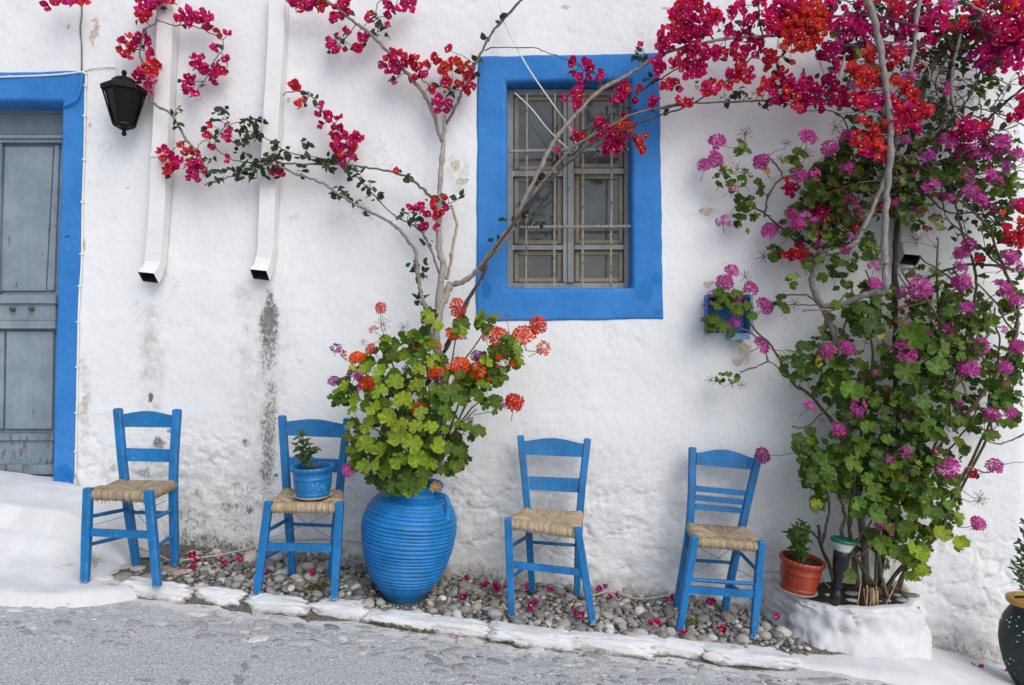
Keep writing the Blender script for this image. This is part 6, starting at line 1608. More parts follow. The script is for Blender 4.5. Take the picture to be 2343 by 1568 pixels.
for (f, x, y, rx, ry, n) in [('H', 520, 1040, 50, 80, 9), ('H', 640, 890, 45, 40, 7), ('H', 660, 1130, 110, 110, 24), ('H', 660, 1300, 80, 80, 15), ('H', 960, 960, 70, 70, 12), ('H', 1000, 1190, 60, 50, 8), ('H', 1090, 1110, 90, 80, 16), ('H', 1180, 1030, 80, 80, 15), ('H', 1260, 990, 80, 90, 14), ('H', 1080, 1370, 70, 60, 9), ('H', 840, 1500, 50, 50, 6), ('H', 1190, 1400, 60, 80, 9), ('H', 1380, 1440, 40, 100, 10), ('H', 1600, 1000, 60, 120, 12), ('H', 1700, 1230, 60, 60, 8), ('H', 1760, 1340, 45, 50, 5), ('H', 1900, 1030, 120, 80, 22), ('H', 2150, 1090, 110, 70, 22), ('H', 2130, 480, 60, 40, 8), ('H', 2030, 560, 50, 35, 6), ('H', 1310, 310, 60, 40, 6), ('H', 1200, 220, 40, 24, 3), ('H', 1330, 690, 50, 34, 5), ('H', 1560, 1180, 40, 120, 8), ('H', 1250, 880, 60, 60, 8),
      ('I', 380, 370, 60, 50, 6), ('I', 285, 510, 36, 46, 4), ('I', 370, 545, 26, 34, 2), ('I', 720, 390, 44, 44, 5), ('I', 740, 440, 26, 30, 2), ('I', 680, 100, 46, 36, 5), ('I', 400, 840, 62, 50, 8), ('I', 790, 240, 44, 54, 6), ('I', 870, 180, 54, 54, 6), ('I', 1210, 80, 26, 56, 5), ('I', 1360, 340, 40, 66, 8)]:
    RG.fill(f, x, y, rx, ry, n, (-.20, -.09) if x < 1000 and f == 'H' or x < 760 else (-.42, -.14), (.017, .032), [LG_MID, LG_DARK, LG_MID, (.13, .19, .035)])
for (f, x, y, rx, ry, n) in [('H', 1180, 1080, 150, 140, 40), ('H', 1300, 1250, 130, 150, 26), ('H', 1600, 1250, 120, 160, 24), ('H', 1850, 1080, 180, 110, 26), ('I', 1000, 120, 160, 120, 18), ('I', 1150, 300, 160, 160, 22), ('I', 1550, 480, 180, 120, 26), ('I', 1000, 640, 150, 110, 20), ('H', 1000, 1330, 130, 110, 22), ('I', 1850, 330, 160, 120, 18), ('I', 1950, 780, 120, 120, 18), ('H', 1250, 1080, 200, 200, 60), ('H', 1500, 1050, 160, 220, 50), ('H', 1750, 980, 160, 180, 46), ('H', 2000, 1050, 200, 130, 44), ('H', 1300, 900, 160, 120, 36), ('I', 1100, 60, 200, 120, 30), ('I', 1300, 420, 220, 150, 40), ('I', 1700, 560, 200, 140, 36), ('I', 2050, 850, 100, 160, 22), ('H', 2150, 1420, 120, 120, 22), ('H', 1080, 1240, 160, 120, 34), ('I', 2080, 320, 80, 160, 30), ('I', 2100, 700, 60, 200, 34), ('I', 2060, 1000, 90, 120, 24), ('I', 1900, 760, 160, 160, 40), ('I', 1860, 1000, 110, 140, 26), ('I', 1780, 420, 160, 120, 26), ('I', 1120, 560, 160, 130, 26), ('I', 1620, 260, 200, 120, 24), ('H', 2220, 1150, 90, 120, 22), ('H', 2200, 900, 110, 80, 22), ('J', 1850, 300, 90, 160, 22), ('J', 1400, 650, 160, 120, 18)]:
    RG.fill(f, x, y, rx, ry, n, (-.34, -.10), (.017, .034), [LG_MID, LG_DARK, LG_DARK, (.12, .17, .03)])
RG.gleaf(P('I', 1300, 585, -.5), .022, (.42, .33, .06), Vector((.1, -.9, .2))); RG.gleaf(P('H', 785, 1015, -.15), .024, (.45, .26, .06), Vector((.1, -.9, .2)))
for (f, x, y, r, c, k) in [('H', 490, 845, 48, 0, 'u'), ('H', 415, 980, 44, 0, 'u'), ('H', 475, 945, 48, 0, 'u'), ('H', 748, 962, 54, 0, 'u'), ('H', 1022, 815, 56, 0, 'u'), ('H', 1150, 880, 50, 0, 'u'), ('H', 580, 1120, 32, 0, 's'), ('H', 525, 1318, 46, 0, 's'), ('H', 802, 1365, 56, 0, 'u'), ('H', 980, 1045, 56, 1, 'u'), ('H', 1065, 1030, 46, 0, 's'), ('H', 1850, 35, 54, 0, 'u'), ('H', 1570, 292, 54, 2, 's'), ('H', 1630, 455, 48, 2, 's'), ('H', 1830, 520, 56, 0, 's'), ('H', 1290, 510, 40, 2, 'u'), ('H', 1860, 842, 56, 0, 'u'), ('H', 2000, 890, 44, 0, 'u'), ('H', 2070, 915, 44, 0, 'u'), ('H', 2170, 855, 62, 0, 'u'), ('H', 2130, 300, 54, 0, 'u'), ('H', 2100, 1045, 54, 0, 's'), ('H', 2050, 1190, 56, 0, 'u'), ('H', 1985, 1140, 50, 0, 'u'), ('H', 1750, 1108, 52, 0, 's'), ('H', 1600, 838, 42, 0, 's'), ('H', 1270, 808, 46, 0, 'u'), ('H', 1222, 822, 26, 0, 's'), ('H', 1870, 1180, 34, 0, 's'), ('H', 2280, 920, 48, 0, 'u'), ('H', 1930, 1500, 40, 0, 'u'), ('H', 1060, 1312, 36, 0, 's'), ('H', 1000, 1282, 36, 2, 's'), ('H', 960, 1330, 52, 1, 'u'), ('H', 930, 1270, 40, 1, 'u'), ('H', 1410, 920, 44, 0, 's'), ('H', 2180, 20, 40, 0, 'u'), ('H', 2230, 1520, 50, 0, 'u'),
      ('I', 418, 195, 46, 0, 'u'), ('I', 375, 265, 50, 0, 'u'), ('I', 445, 350, 48, 0, 'u'), ('I', 530, 300, 46, 0, 'u'), ('I', 615, 410, 58, 0, 'u'), ('I', 300, 335, 30, 2, 's'), ('I', 435, 497, 46, 0, 's'), ('I', 598, 636, 48, 0, 'u'), ('I', 985, 668, 48, 0, 'u'), ('I', 1105, 655, 62, 0, 'u'), ('I', 1270, 170, 36, 0, 's'), ('I', 1266, 275, 48, 0, 'u'), ('I', 1535, 298, 76, 0, 'u'), ('I', 1780, 265, 52, 0, 'u'), ('I', 1805, 430, 44, 0, 's'), ('I', 1470, 525, 32, 0, 's'), ('I', 2030, 310, 74, 0, 'u'), ('I', 2105, 375, 44, 0, 'u'), ('I', 1440, 682, 74, 0, 'u'), ('I', 1890, 640, 58, 0, 'u'), ('I', 2110, 645, 50, 0, 'u'), ('I', 1822, 772, 62, 0, 'u'), ('I', 2040, 770, 48, 0, 'u'), ('I', 1960, 1050, 42, 0, 'u'), ('I', 2070, 1038, 42, 0, 'u'), ('I', 880, 1005, 42, 0, 's'), ('I', 1165, 1010, 58, 0, 's'), ('I', 1050, 1140, 58, 0, 'u'), ('I', 1350, 1320, 36, 0, 's'), ('I', 1450, 1280, 44, 0, 's'), ('I', 1700, 1365, 66, 0, 'u'), ('I', 1980, 1350, 48, 0, 'u'), ('I', 600, 1290, 52, 1, 'u'), ('I', 1270, 800, 22, 0, 's'), ('I', 2085, 150, 52, 0, 'u'), ('I', 1780, 95, 42, 0, 'u'), ('I', 2030, 545, 30, 0, 's'),
      ('J', 2052, 468, 46, 0, 'u'), ('J', 1465, 492, 62, 0, 's')]:
    col = ((.68, .075, .42), (.46, .035, .26), (.58, .12, .52))[c]
    px, py = pix(f, x, y)
    dep = -.14 if px < 1790 and py < 950 else (-.46 if py > 700 else -.38)
    to = {('J', 2052): (1920, 492, -.40), ('I', 600): (820, 1268, -.20), ('I', 1980): (1880, 1400, -.42), ('I', 598): (720, 670, -.2), ('H', 490): (620, 880), ('H', 415): (490, 985), ('H', 1022): (1010, 900)}.get((f, x))
    if (f, x) == ('I', 600): dep = -.22
    RG.head(f, x, y, r * .92, col, dep, k, to)
for (f, x, y, r) in [('H', 655, 792, 50), ('H', 1190, 752, 46), ('H', 612, 1000, 40), ('H', 745, 1122, 40), ('H', 765, 1520, 46), ('I', 292, 842, 34), ('I', 480, 872, 34), ('I', 500, 230, 40), ('I', 288, 400, 42), ('I', 748, 712, 50), ('I', 792, 390, 40), ('I', 1350, 772, 44), ('I', 1335, 925, 60), ('I', 1205, 812, 40), ('I', 1755, 580, 40), ('I', 1970, 710, 36), ('I', 1792, 1042, 44), ('I', 1890, 1540, 36), ('J', 2060, 325, 40), ('H', 900, 850, 34), ('J', 1200, 150, 56), ('J', 1670, 190, 44), ('I', 960, 1080, 30), ('H', 2190, 940, 50), ('H', 1900, 870, 46), ('H', 1650, 1020, 44), ('H', 860, 940, 30), ('H', 1240, 180, 60)]:
    px, py = pix(f, x, y)
    dep = -.14 if px < 1790 and py < 950 else (-.46 if py > 700 else -.38)
    to = {('J', 2060): (1945, 312, -.42), ('H', 655): (640, 870), ('H', 1190): (1240, 800), ('I', 292): (350, 838), ('I', 480): (440, 850)}.get((f, x))
    RG.head(f, x, y, r * .95, random.choice(((.15, .012, .055), (.20, .02, .07), (.17, .06, .045))), dep, 'b', to)
for i in range(62):   # small fresh and fading heads all through the bush
    f, x, y = random.choice((('H', random.uniform(1000, 2280), random.uniform(650, 1500)), ('H', random.uniform(1500, 2290), random.uniform(750, 1300)), ('I', random.uniform(1000, 2120), random.uniform(150, 1400))))
    RG.head(f, x, y, random.uniform(26, 46), random.choice(((.56, .05, .32), (.50, .07, .40), (.36, .025, .17), (.20, .02, .08))), random.uniform(-.48, -.30), random.choice('usb'))
for i in range(40):   # thin bare stems through the middle of the bush
    x, y = random.uniform(1000, 2130), random.uniform(100, 1000); q = [P('I', x, y, random.uniform(-.36, -.12))]; d = Vector((random.gauss(0, .5), random.gauss(0, .1), -1)).normalized()
    for k_ in range(7):
        d = (d + Vector((random.gauss(0, .25), random.gauss(0, .1), random.gauss(0, .2)))).normalized(); q.append(q[-1] + d * random.uniform(.03, .07))
    RG.twigs.col = random.choice(((.20, .15, .09), (.28, .22, .14), (.12, .09, .06), (.16, .15, .06))); RG.twigs.tube(smooth_path(q, 3), [.0042 + .002 * j / 21 for j in range(22)], 5, caps=False)
for (x, y, r) in [(330, 400, 44), (400, 400, 46), (470, 420, 40), (310, 480, 40), (280, 540, 40), (360, 520, 42), (520, 400, 36), (420, 560, 34), (450, 330, 40), (540, 460, 34), (340, 330, 36)]:
    RG.gleaf(P('I', x, y, -.19 + random.uniform(-.03, .03)), r * .3858 * 4.0 / FPX, jit(LG_MID, .25))
RG.finish(290)

# ================================================================== BOUGAINVILLEA RISING FROM THE WHITE PLANTER
RB = Plant('bougainvillea', gb + Vector((.05, .05, 0)), 'large bougainvillea with bare grey trunks and red flowers at the house corner', 'bougainvillea', 'bougainvilleas')
RB.branch([('J', 1340, 900), ('J', 1330, 600), ('I', 1120, 1300), ('I', 1090, 1050), ('I', 1075, 900), ('I', 1060, 800), ('I', 1050, 680), ('I', 1020, 560), ('I', 980, 460), ('I', 930, 360), ('I', 890, 265), ('I', 905, 200), ('I', 930, 130), ('I', 980, 92)], .022, .015, (.21, .19, .175), 'trunk', y=(-.25, -.26))
RB.branch([('I', 980, 92), ('I', 1070, 72), ('I', 1160, 20), ('H', 1340, 1372), ('H', 1420, 1220), ('H', 1470, 1085), ('H', 1500, 1000), ('H', 1550, 830), ('H', 1590, 680), ('H', 1620, 520), ('H', 1640, 400), ('H', 1660, 260), ('H', 1670, 120), ('H', 1692, -20)], .014, .010, (.30, .28, .26), y=(-.27, -.42))
RB.branch([('I', 955, 408), ('I', 1060, 400), ('I', 1150, 360), ('I', 1250, 325), ('I', 1320, 312), ('I', 1332, 270), ('I', 1328, 100), ('H', 1478, 1568), ('H', 1485, 1350), ('H', 1500, 1100), ('H', 1515, 900), ('H', 1515, 720), ('H', 1495, 560), ('H', 1475, 420), ('H', 1440, 220), ('H', 1410, 80), ('H', 1372, -20)], .016, .0165, (.27, .255, .24), y=[-.27, -.32, -.38, -.44, -.48, -.50, -.50, -.51, -.52, -.52, -.53, -.53, -.53, -.54, -.54, -.55, -.55])
RB.branch([('J', 1420, 880), ('I', 1400, 1200), ('I', 1390, 900), ('I', 1390, 600), ('I', 1385, 300), ('I', 1392, 0), ('H', 1560, 1330), ('H', 1600, 1150)], .016, .014, (.065, .055, .05), 'trunk', y=(-.16, -.08))
RB.branch([('H', 1600, 1150), ('H', 1700, 1080), ('H', 1760, 950), ('H', 1800, 800), ('H', 1830, 650), ('H', 1870, 420), ('H', 1905, 250), ('H', 1960, 150), ('H', 2060, 20)], .016, .013, (.085, .075, .068), y=(-.12, -.30))
RB.branch([('H', 1690, 640), ('H', 1720, 480), ('H', 1790, 350), ('H', 1880, 240), ('H', 1990, 130), ('H', 2110, -20)], .021, .024, (.10, .088, .08), y=(-.24, -.34))
RB.branch([('H', 1560, 1100), ('H', 1640, 850), ('H', 1690, 640)], .014, .020, (.085, .075, .068), y=(-.14, -.24))
RB.branch([('H', 1890, 640), ('H', 1880, 500), ('H', 1900, 330), ('H', 1930, 200)], .009, .009, (.26, .25, .23), y=(-.34, -.36))
RB.branch([('H', 1130, 262), ('H', 1250, 268), ('H', 1400, 285), ('H', 1600, 280), ('H', 1760, 245), ('H', 1850, 210)], .009, .008, (.20, .18, .16), y=(-.32, -.33))
RB.branch([('H', 1190, 98), ('H', 1300, 90), ('H', 1450, 100), ('H', 1600, 140), ('H', 1750, 160), ('H', 1900, 190)], .006, .008, (.11, .10, .09), y=(-.34, -.36))
RB.branch([('H', 2320, 500), ('H', 2200, 610), ('H', 2080, 720), ('H', 2000, 800)], .007, .006, (.045, .038, .036), y=(-.44, -.40))
RB.branch([('H', 1820, 620), ('H', 1900, 630), ('H', 2080, 655), ('H', 2200, 690), ('H', 2310, 750)], .0045, .003, (.10, .08, .06), y=(-.30, -.34))
RB.branch([('H', 1740, 830), ('H', 1850, 720), ('H', 1960, 610), ('H', 2030, 480), ('H', 2060, 380)], .006, .005, (.15, .12, .10), y=(-.30, -.34))
RB.branch([('H', 1960, 10), ('H', 2060, 70), ('H', 2110, 140), ('H', 2150, 190)], .006, .005, (.36, .33, .27), y=(-.44, -.46))
RB.branch([('H', 2110, -10), ('H', 2180, 80), ('H', 2250, 190)], .006, .005, (.10, .09, .09), y=(-.44, -.46))
RB.branch([('H', 1900, 160), ('H', 2050, 120), ('H', 2180, 100), ('H', 2310, 110)], .006, .005, (.17, .15, .13), y=(-.36, -.40))
RB.branch([('H', 1680, 360), ('H', 1730, 390), ('H', 1750, 450), ('H', 1745, 480)], .0045, .003, (.32, .27, .18), y=(-.40, -.42))
RB.branch([('H', 1570, 960), ('H', 1660, 990), ('H', 1760, 1030), ('H', 1840, 1080), ('H', 1900, 1170)], .010, .007, (.12, .10, .085), y=(-.18, -.26))
RB.branch([('H', 1280, 1370), ('H', 1380, 1250), ('H', 1430, 1150)], .005, .004, (.2, .17, .14), y=(-.20, -.24))
RB.branch([('H', 1700, 1130), ('H', 1760, 1180), ('H', 1850, 1260), ('H', 2000, 1265), ('H', 2130, 1275)], .006, .004, (.09, .075, .065), y=(-.24, -.28))
RB.branch([('J', 1830, 500), ('J', 1900, 300), ('J', 1930, 210), ('J', 1990, 110), ('J', 2100, 150), ('J', 2200, 100), ('J', 2343, 80)], .006, .002, (.30, .24, .17), y=(-.36, -.44))
RC = [(-.36, .4, [(1220, 610, 55, 55, 7, 'md'), (1150, 300, 55, 46, 8, 'pd'), (1240, 190, 55, 55, 8, 'pm'), (1290, 160, 55, 46, 8, 'pm'), (1370, 200, 46, 55, 7, 'mp'), (1440, 190, 46, 36, 6, 'mp'), (1200, 410, 26, 22, 3, 'md'), (1350, 20, 36, 30, 5, 'mr'), (1440, 10, 30, 20, 3, 'mr'), (1540, 40, 36, 36, 6, 'mr'), (1600, 190, 55, 36, 7, 'pm'), (1720, 170, 36, 26, 4, 'mr'), (1730, 232, 34, 20, 3, 'mm'), (1100, 330, 30, 30, 3, 'pd')]),
      (-.50, .3, [(1560, 342, 36, 32, 4, 'ro'), (1390, 330, 32, 46, 5, 'ro'), (1290, 430, 26, 36, 4, 'ro'), (1350, 455, 46, 46, 6, 'ro'), (1425, 440, 20, 20, 2, 'ro'), (1440, 505, 36, 36, 4, 'or'), (1540, 490, 30, 36, 4, 'ro'), (1345, 590, 50, 48, 8, 'mr'), (1420, 610, 36, 36, 5, 'mmp'), (1500, 600, 40, 36, 6, 'rm'), (1630, 550, 44, 55, 8, 'ror'), (1350, 500, 46, 36, 5, 'ro'), (1660, 650, 44, 44, 7, 'rm'), (1715, 670, 26, 36, 4, 'rm'), (1555, 680, 36, 55, 6, 'rm'), (1340, 730, 20, 16, 2, 'rr'), (1410, 770, 34, 34, 4, 'rr'), (1470, 750, 20, 20, 2, 'ro'), (1545, 750, 26, 55, 5, 'rm'), (1650, 765, 28, 26, 3, 'mm'), (1620, 715, 36, 44, 5, 'mr'), (1330, 845, 44, 44, 6, 'ro'), (1365, 880, 34, 44, 6, 'mm'), (1450, 870, 40, 46, 7, 'ro'), (1450, 930, 26, 22, 3, 'or')]),
      (-.40, .4, [(1820, 100, 34, 60, 6, 'mmr'), (1930, 145, 30, 24, 3, 'mr'), (1830, 172, 36, 34, 4, 'mr'), (1950, 760, 36, 44, 6, 'md'), (2060, 760, 36, 36, 5, 'mr'), (1900, 800, 36, 26, 4, 'md'), (1990, 790, 46, 44, 5, 'mp'), (2050, 350, 55, 55, 8, 'mp'), (2110, 312, 55, 55, 9, 'mp')]),
      (-.46, .3, [(2200, 230, 75, 55, 16, 'md'), (2280, 200, 55, 75, 15, 'md'), (2250, 310, 55, 55, 12, 'mp'), (2180, 130, 46, 46, 8, 'md'), (2270, 60, 36, 55, 8, 'mr'), (2220, 30, 46, 30, 6, 'mo'), (2270, 395, 12, 12, 2, 'mm'), (2285, 600, 16, 20, 3, 'rm'), (2270, 670, 36, 36, 6, 'mr'), (2205, 716, 16, 14, 2, 'rm'), (2290, 1240, 22, 36, 4, 'rm'), (2200, 1362, 20, 14, 2, 'rm'), (2210, 1412, 32, 26, 4, 'mr'), (2282, 1400, 22, 55, 7, 'ro'), (2160, 1270, 12, 12, 1, 'ro'), (2290, 1330, 18, 18, 2, 'ro'), (2100, 150, 50, 40, 5, 'md'), (2290, 480, 18, 30, 2, 'mr')]),
      (-.20, .6, [(1090, 1150, 36, 36, 5, 'rd'), (930, 1130, 26, 36, 4, 'dm'), (1080, 1250, 46, 36, 6, 'md'), (1000, 1252, 26, 20, 3, 'dm'), (1230, 1270, 26, 36, 4, 'mr'), (1298, 1352, 24, 34, 4, 'ro'), (1300, 1250, 14, 14, 1, 'ro'), (1140, 1305, 20, 14, 3, 'rr'), (1050, 1400, 36, 36, 5, 'md'), (920, 1505, 26, 26, 4, 'rr'), (970, 1490, 34, 34, 5, 'rd'), (1010, 1528, 20, 18, 2, 'rd'), (1310, 1110, 26, 24, 3, 'dm'), (1450, 1215, 14, 18, 1, 'ro'), (1000, 1540, 20, 20, 2, 'rr'), (900, 1100, 14, 18, 2, 'rd')])]
for dep, lv, lst in RC:
    for (x, y, rx, ry, n, cols) in lst: RB.cluster('H', x, y, rx, ry, n, cols, dep, lv, size=(.035, .049))
RB.cluster('I', 1850, 1408, 14, 14, 1, 'rr', -.44, 2); RB.cluster('I', 2060, 12, 30, 20, 4, 'ro', -.40, .5); RB.cluster('I', 1880, 130, 20, 30, 3, 'rd', -.36, 1.5)
for (x, y, rx, ry, n) in [(1900, 330, 120, 120, 18), (1680, 80, 80, 60, 14), (1500, 30, 100, 40, 12), (1780, 640, 70, 80, 14), (1640, 590, 60, 60, 10), (1440, 690, 60, 40, 10), (1190, 680, 20, 30, 3), (1940, 20, 90, 30, 12), (2180, 380, 30, 40, 4), (1800, 900, 80, 90, 14), (1700, 960, 70, 80, 14), (2200, 1310, 50, 50, 9), (2250, 1480, 30, 40, 5), (1560, 440, 30, 60, 5), (1270, 700, 30, 20, 3), (1330, 100, 60, 30, 6), (1850, 380, 80, 60, 10), (2000, 300, 80, 80, 12), (2050, 200, 80, 60, 12), (1480, 250, 100, 50, 10), (1610, 380, 60, 50, 8), (1180, 350, 40, 40, 5), (1240, 460, 60, 30, 6), (1580, 880, 60, 80, 10), (1420, 1000, 60, 60, 8), (1150, 1180, 80, 80, 12), (1100, 1050, 90, 60, 10), (1330, 1180, 70, 70, 8), (2080, 1480, 50, 40, 5), (980, 1400, 60, 60, 8)]:
    RB.leafy('H', x, y, rx, ry, n, -.34 if x > 1250 else -.18, (.045, .075, .028))
# dense thicket at the top right: thin dead twigs, more leaves and flowers
for i in range(130):
    x, y = random.uniform(1250, 2290), random.uniform(20, 1150)
    p = P('H', x, y, random.uniform(-.40, -.12)); d = Vector((random.uniform(-.9, 1), random.uniform(-.2, .2), random.uniform(-.6, 1))).normalized(); q = [p]
    for k in range(6):
        d = (d + Vector((random.gauss(0, .35), random.gauss(0, .15), random.gauss(0, .35)))).normalized(); q.append(q[-1] + d * random.uniform(.03, .075))
    RB.twigs.col = random.choice(((.10, .08, .06), (.19, .15, .11), (.06, .05, .045), (.26, .22, .17)))
    RB.twigs.tube(smooth_path(q, 3), [.0045 - .0034 * j / 18 for j in range(19)], 5, caps=False); RB.nt += 1
for (x, y, rx, ry, n, c) in [(1330, 110, 110, 80, 14, 'mp'), (1560, 130, 110, 90, 16, 'mpd'), (1700, 80, 120, 70, 14, 'mr'), (1850, 250, 110, 110, 16, 'mpd'), (2000, 130, 130, 90, 18, 'md'), (2120, 240, 110, 110, 22, 'mp'), (2230, 380, 60, 40, 5, 'm'), (1480, 350, 110, 70, 10, 'mr'), (1700, 330, 80, 80, 8, 'md'), (2100, 40, 130, 40, 12, 'mr'), (1240, 280, 80, 60, 10, 'pd'), (1180, 560, 60, 60, 7, 'dm'), (1480, 660, 70, 70, 6, 'r'), (2000, 860, 120, 60, 8, 'pm'), (1150, 1220, 120, 130, 9, 'dmr'), (1230, 330, 90, 50, 8, 'pd'), (2130, 420, 60, 40, 4, 'mp')]:
    RB.cluster('H', x, y, rx, ry, n, c, random.uniform(-.36, -.20) if x > 1200 else -.2, .5, size=(.033, .047))
for (x, y, rx, ry, n) in [(1500, 150, 250, 150, 60), (1850, 250, 250, 200, 90), (2100, 250, 180, 180, 70), (1700, 600, 130, 160, 50), (1800, 900, 140, 150, 50), (2050, 950, 200, 80, 40), (1450, 1000, 120, 120, 40), (1150, 1150, 160, 120, 50), (1200, 1380, 140, 120, 30), (1500, 500, 120, 120, 30), (1650, 1150, 120, 120, 36), (2150, 1200, 140, 120, 40), (1200, 1000, 120, 60, 24), (1950, 550, 200, 200, 60), (2150, 700, 140, 200, 40), (1750, 780, 200, 140, 50), (1350, 820, 160, 120, 40), (1900, 1300, 220, 120, 36), (1300, 1300, 160, 140, 36)]:
    RB.leafy('H', x, y, rx, ry, n, random.uniform(-.34, -.12) if x > 1250 else -.16, random.choice(((.05, .085, .028), (.07, .10, .03), (.035, .06, .025))), (.026, .055))
RB.finish(cap=290)

# ================================================================== SMALL POT PLANTS
def herb(name, label, stems, proto, col, size, parent_group='pot plants'):
    pl = Plant(name, stems[0][0][0], label, 'plant', parent_group)
    for (pts, n, sp) in stems:
        q = smooth_path(pts, 6); mb = MB(); mb.col = (.13, .16, .06); mb.tube(q, [.0035 - .0022 * i / len(q) for i in range(len(q))], 5); mb.build('stem', M_BARK, pl.t, True)
        for i in range(n):
            t = .15 + .85 * (i + .5) / n; p = q[min(len(q) - 1, int(t * (len(q) - 1)))]
            a = i * 2.4 + random.uniform(-.4, .4); d = Vector((math.cos(a), math.sin(a), random.uniform(-.1, .7))).normalized()
            up = Vector((0, 0, 1)); nn = (up - d * up.dot(d)).normalized() + Vector((0, -.35, 0))
            y = (d - nn.normalized() * d.dot(nn.normalized())).normalized(); z = nn.normalized(); x = y.cross(z)
            s = random.uniform(*size) * (1.0 if t < .85 else .75)
            M = Matrix((( x.x, y.x, z.x, 0), (x.y, y.y, z.y, 0), (x.z, y.z, z.z, 0), (0, 0, 0, 1)))
            pl.leaves.append((random.choice(proto), Matrix.Translation(p + d * sp) @ M @ Matrix.Scale(s, 4), jit(col, .22)))
    pl.finish()
    return pl
b1 = M1 @ Vector((-.02, 0, H1 * .84))
def PV(f, x, y, dep): return P(f, x, y, dep)
yb1 = bp.y
herb('basil_plant', 'small leafy plant sprouting from the blue pot on the chair', [([b1, PV('L', 492, 440, yb1), PV('L', 482, 340, yb1), PV('L', 472, 250, yb1)], 26, .004), ([b1 + Vector((.01, .01, 0)), PV('L', 520, 450, yb1 + .01), PV('L', 545, 415, yb1), PV('L', 575, 385, yb1 - .01)], 14, .004), ([b1, PV('L', 470, 440, yb1 - .02), PV('L', 452, 360, yb1 - .02)], 10, .004)], HL, (.080, .135, .035), (.042, .064))
b2 = M2 @ Vector((-.005, 0, H2 * .84)); yb2 = rb_.y
herb('basil_plant', 'dense young basil plant in the red pot', [([b2 + Vector((dx * .3, 0, 0)), PV('U', 590 + dx * 800, 430, yb2 + dy), PV('U', 590 + dx * 1700, 250, yb2 + dy), PV('U', 600 + dx * 1500, 60 + abs(dx) * 2200, yb2 + dy)], 20, .004) for dx, dy in ((0, 0), (-.05, .02), (.045, -.03), (-.03, -.05), (.03, .04), (-.075, -.02))], HL, (.085, .165, .03), (.038, .056))
b3 = DM @ Vector((0, 0, H3 * .95))
herb('potted_shrub', 'leafy shrub growing in the dark speckled jar', [([b3, PV('Q', 900, 640, dy), PV('Q', 885, 500, dy - .01), PV('Q', 870, 330, dy - .02)], 26, .004), ([b3, PV('Q', 930, 560, dy), PV('Q', 910, 350, dy), PV('Q', 905, 160, dy)], 26, .004), ([b3, PV('Q', 960, 560, dy), PV('Q', 980, 350, dy), PV('Q', 960, 120, dy)], 24, .004), ([b3, PV('Q', 880, 700, dy - .04), PV('Q', 845, 600, dy - .05), PV('Q', 820, 500, dy - .05)], 14, .004)], HL, (.050, .085, .035), (.036, .052))

# ================================================================== PEBBLES in the bed
def pebble(seed, sub):
    bm = bmesh.new(); bmesh.ops.create_icosphere(bm, subdivisions=sub, radius=1.0)
    rs = random.Random(seed); ax, ay, az = rs.uniform(.9, 1.25), rs.uniform(.68, .95), rs.uniform(.45, .72)
    v = np.array([q.co[:] for q in bm.verts]); f = [tuple(w.index for w in q.verts) for q in bm.faces]; bm.free()
    n = 1 + .16 * fbm(v[:, 0] * 1.2 + seed, v[:, 1] * 1.2 + v[:, 2], seed, 2) + .05 * fbm(v[:, 0] * 3 + seed, v[:, 1] * 3 + v[:, 2] * 2, seed + 9, 2)
    v = v * n[:, None] * np.array([ax, ay, az])
    return Proto(v, f, np.ones_like(v)).mesh('pebble_%d_%d' % (seed, sub), [M_PEB])
PB2 = [pebble(s, 2) for s in range(8)]; PB1 = [pebble(40 + s, 1) for s in range(5)]
PC = [(.30, .30, .295), (.22, .225, .23), (.40, .385, .35), (.45, .42, .36), (.17, .17, .165), (.33, .31, .265), (.26, .255, .24), (.50, .485, .45), (.25, .20, .165), (.36, .34, .30), (.20, .19, .165)]
def pebM(x, y, z, r):
    return Matrix.Translation((x, y, z)) @ Matrix.Rotation(random.uniform(0, 6.28), 4, 'Z') @ Matrix.Rotation(random.gauss(0, .3), 4, 'X') @ Matrix.Rotation(random.gauss(0, .3), 4, 'Y') @ Matrix.Scale(r, 4)
feet = []
for ch in (chair1, chair2, chair3, chair4):
    for c in ch.children:
        if c.name.startswith(('leg', 'back_post')):
            v = min((w.co for w in c.data.vertices), key=lambda q: q.z); feet.append((ch.location.x + v.x, ch.location.y + v.y))
placed = []; cell = {}
def try_place(x, y, r, k=.80):
    for (fx, fy) in feet:
        if (x - fx) ** 2 + (y - fy) ** 2 < (r * .7 + .022) ** 2: return False
    if (x - jb.x) ** 2 + (y - jb.y) ** 2 < (.135 + r * .8) ** 2: return False
    if ((x - PLX) / .50) ** 2 + ((y - .02) / .62) ** 2 < 1: return False
    gx_, gy_ = int(x / .09), int(y / .09)
    for a in (-1, 0, 1):
        for b in (-1, 0, 1):
            for (qx, qy, qr) in cell.get((gx_ + a, gy_ + b), ()):
                if (x - qx) ** 2 + (y - qy) ** 2 < (k * (r + qr)) ** 2: return False
    cell.setdefault((gx_, gy_), []).append((x, y, r)); placed.append((x, y, r)); return True
def kback(x): return -.655 + .03 * math.sin(x * 4) + (.02 if x > .8 else 0)
rs = random.Random(3)
for (rmin, rmax, tries) in ((.030, .044, 160), (.020, .029, 1300), (.014, .020, 4500), (.009, .014, 7000), (.006, .009, 6000)):
    for i in range(tries):
        x = rs.uniform(-1.95, 1.56); y = rs.uniform(-.70, -.015)
        if y < kback(x): continue
        if x < -1.55 and rs.random() < sstep(-1.45, -1.9, x) * .92: continue
        # fewer big ones near the jar's shaded foot and to the left
        if rmin > .02 and x < -.9 and rs.random() < .35: continue
        try_place(x, y, rs.uniform(rmin, rmax), .76)
placed.sort(key=lambda q: -q[2])
small = []
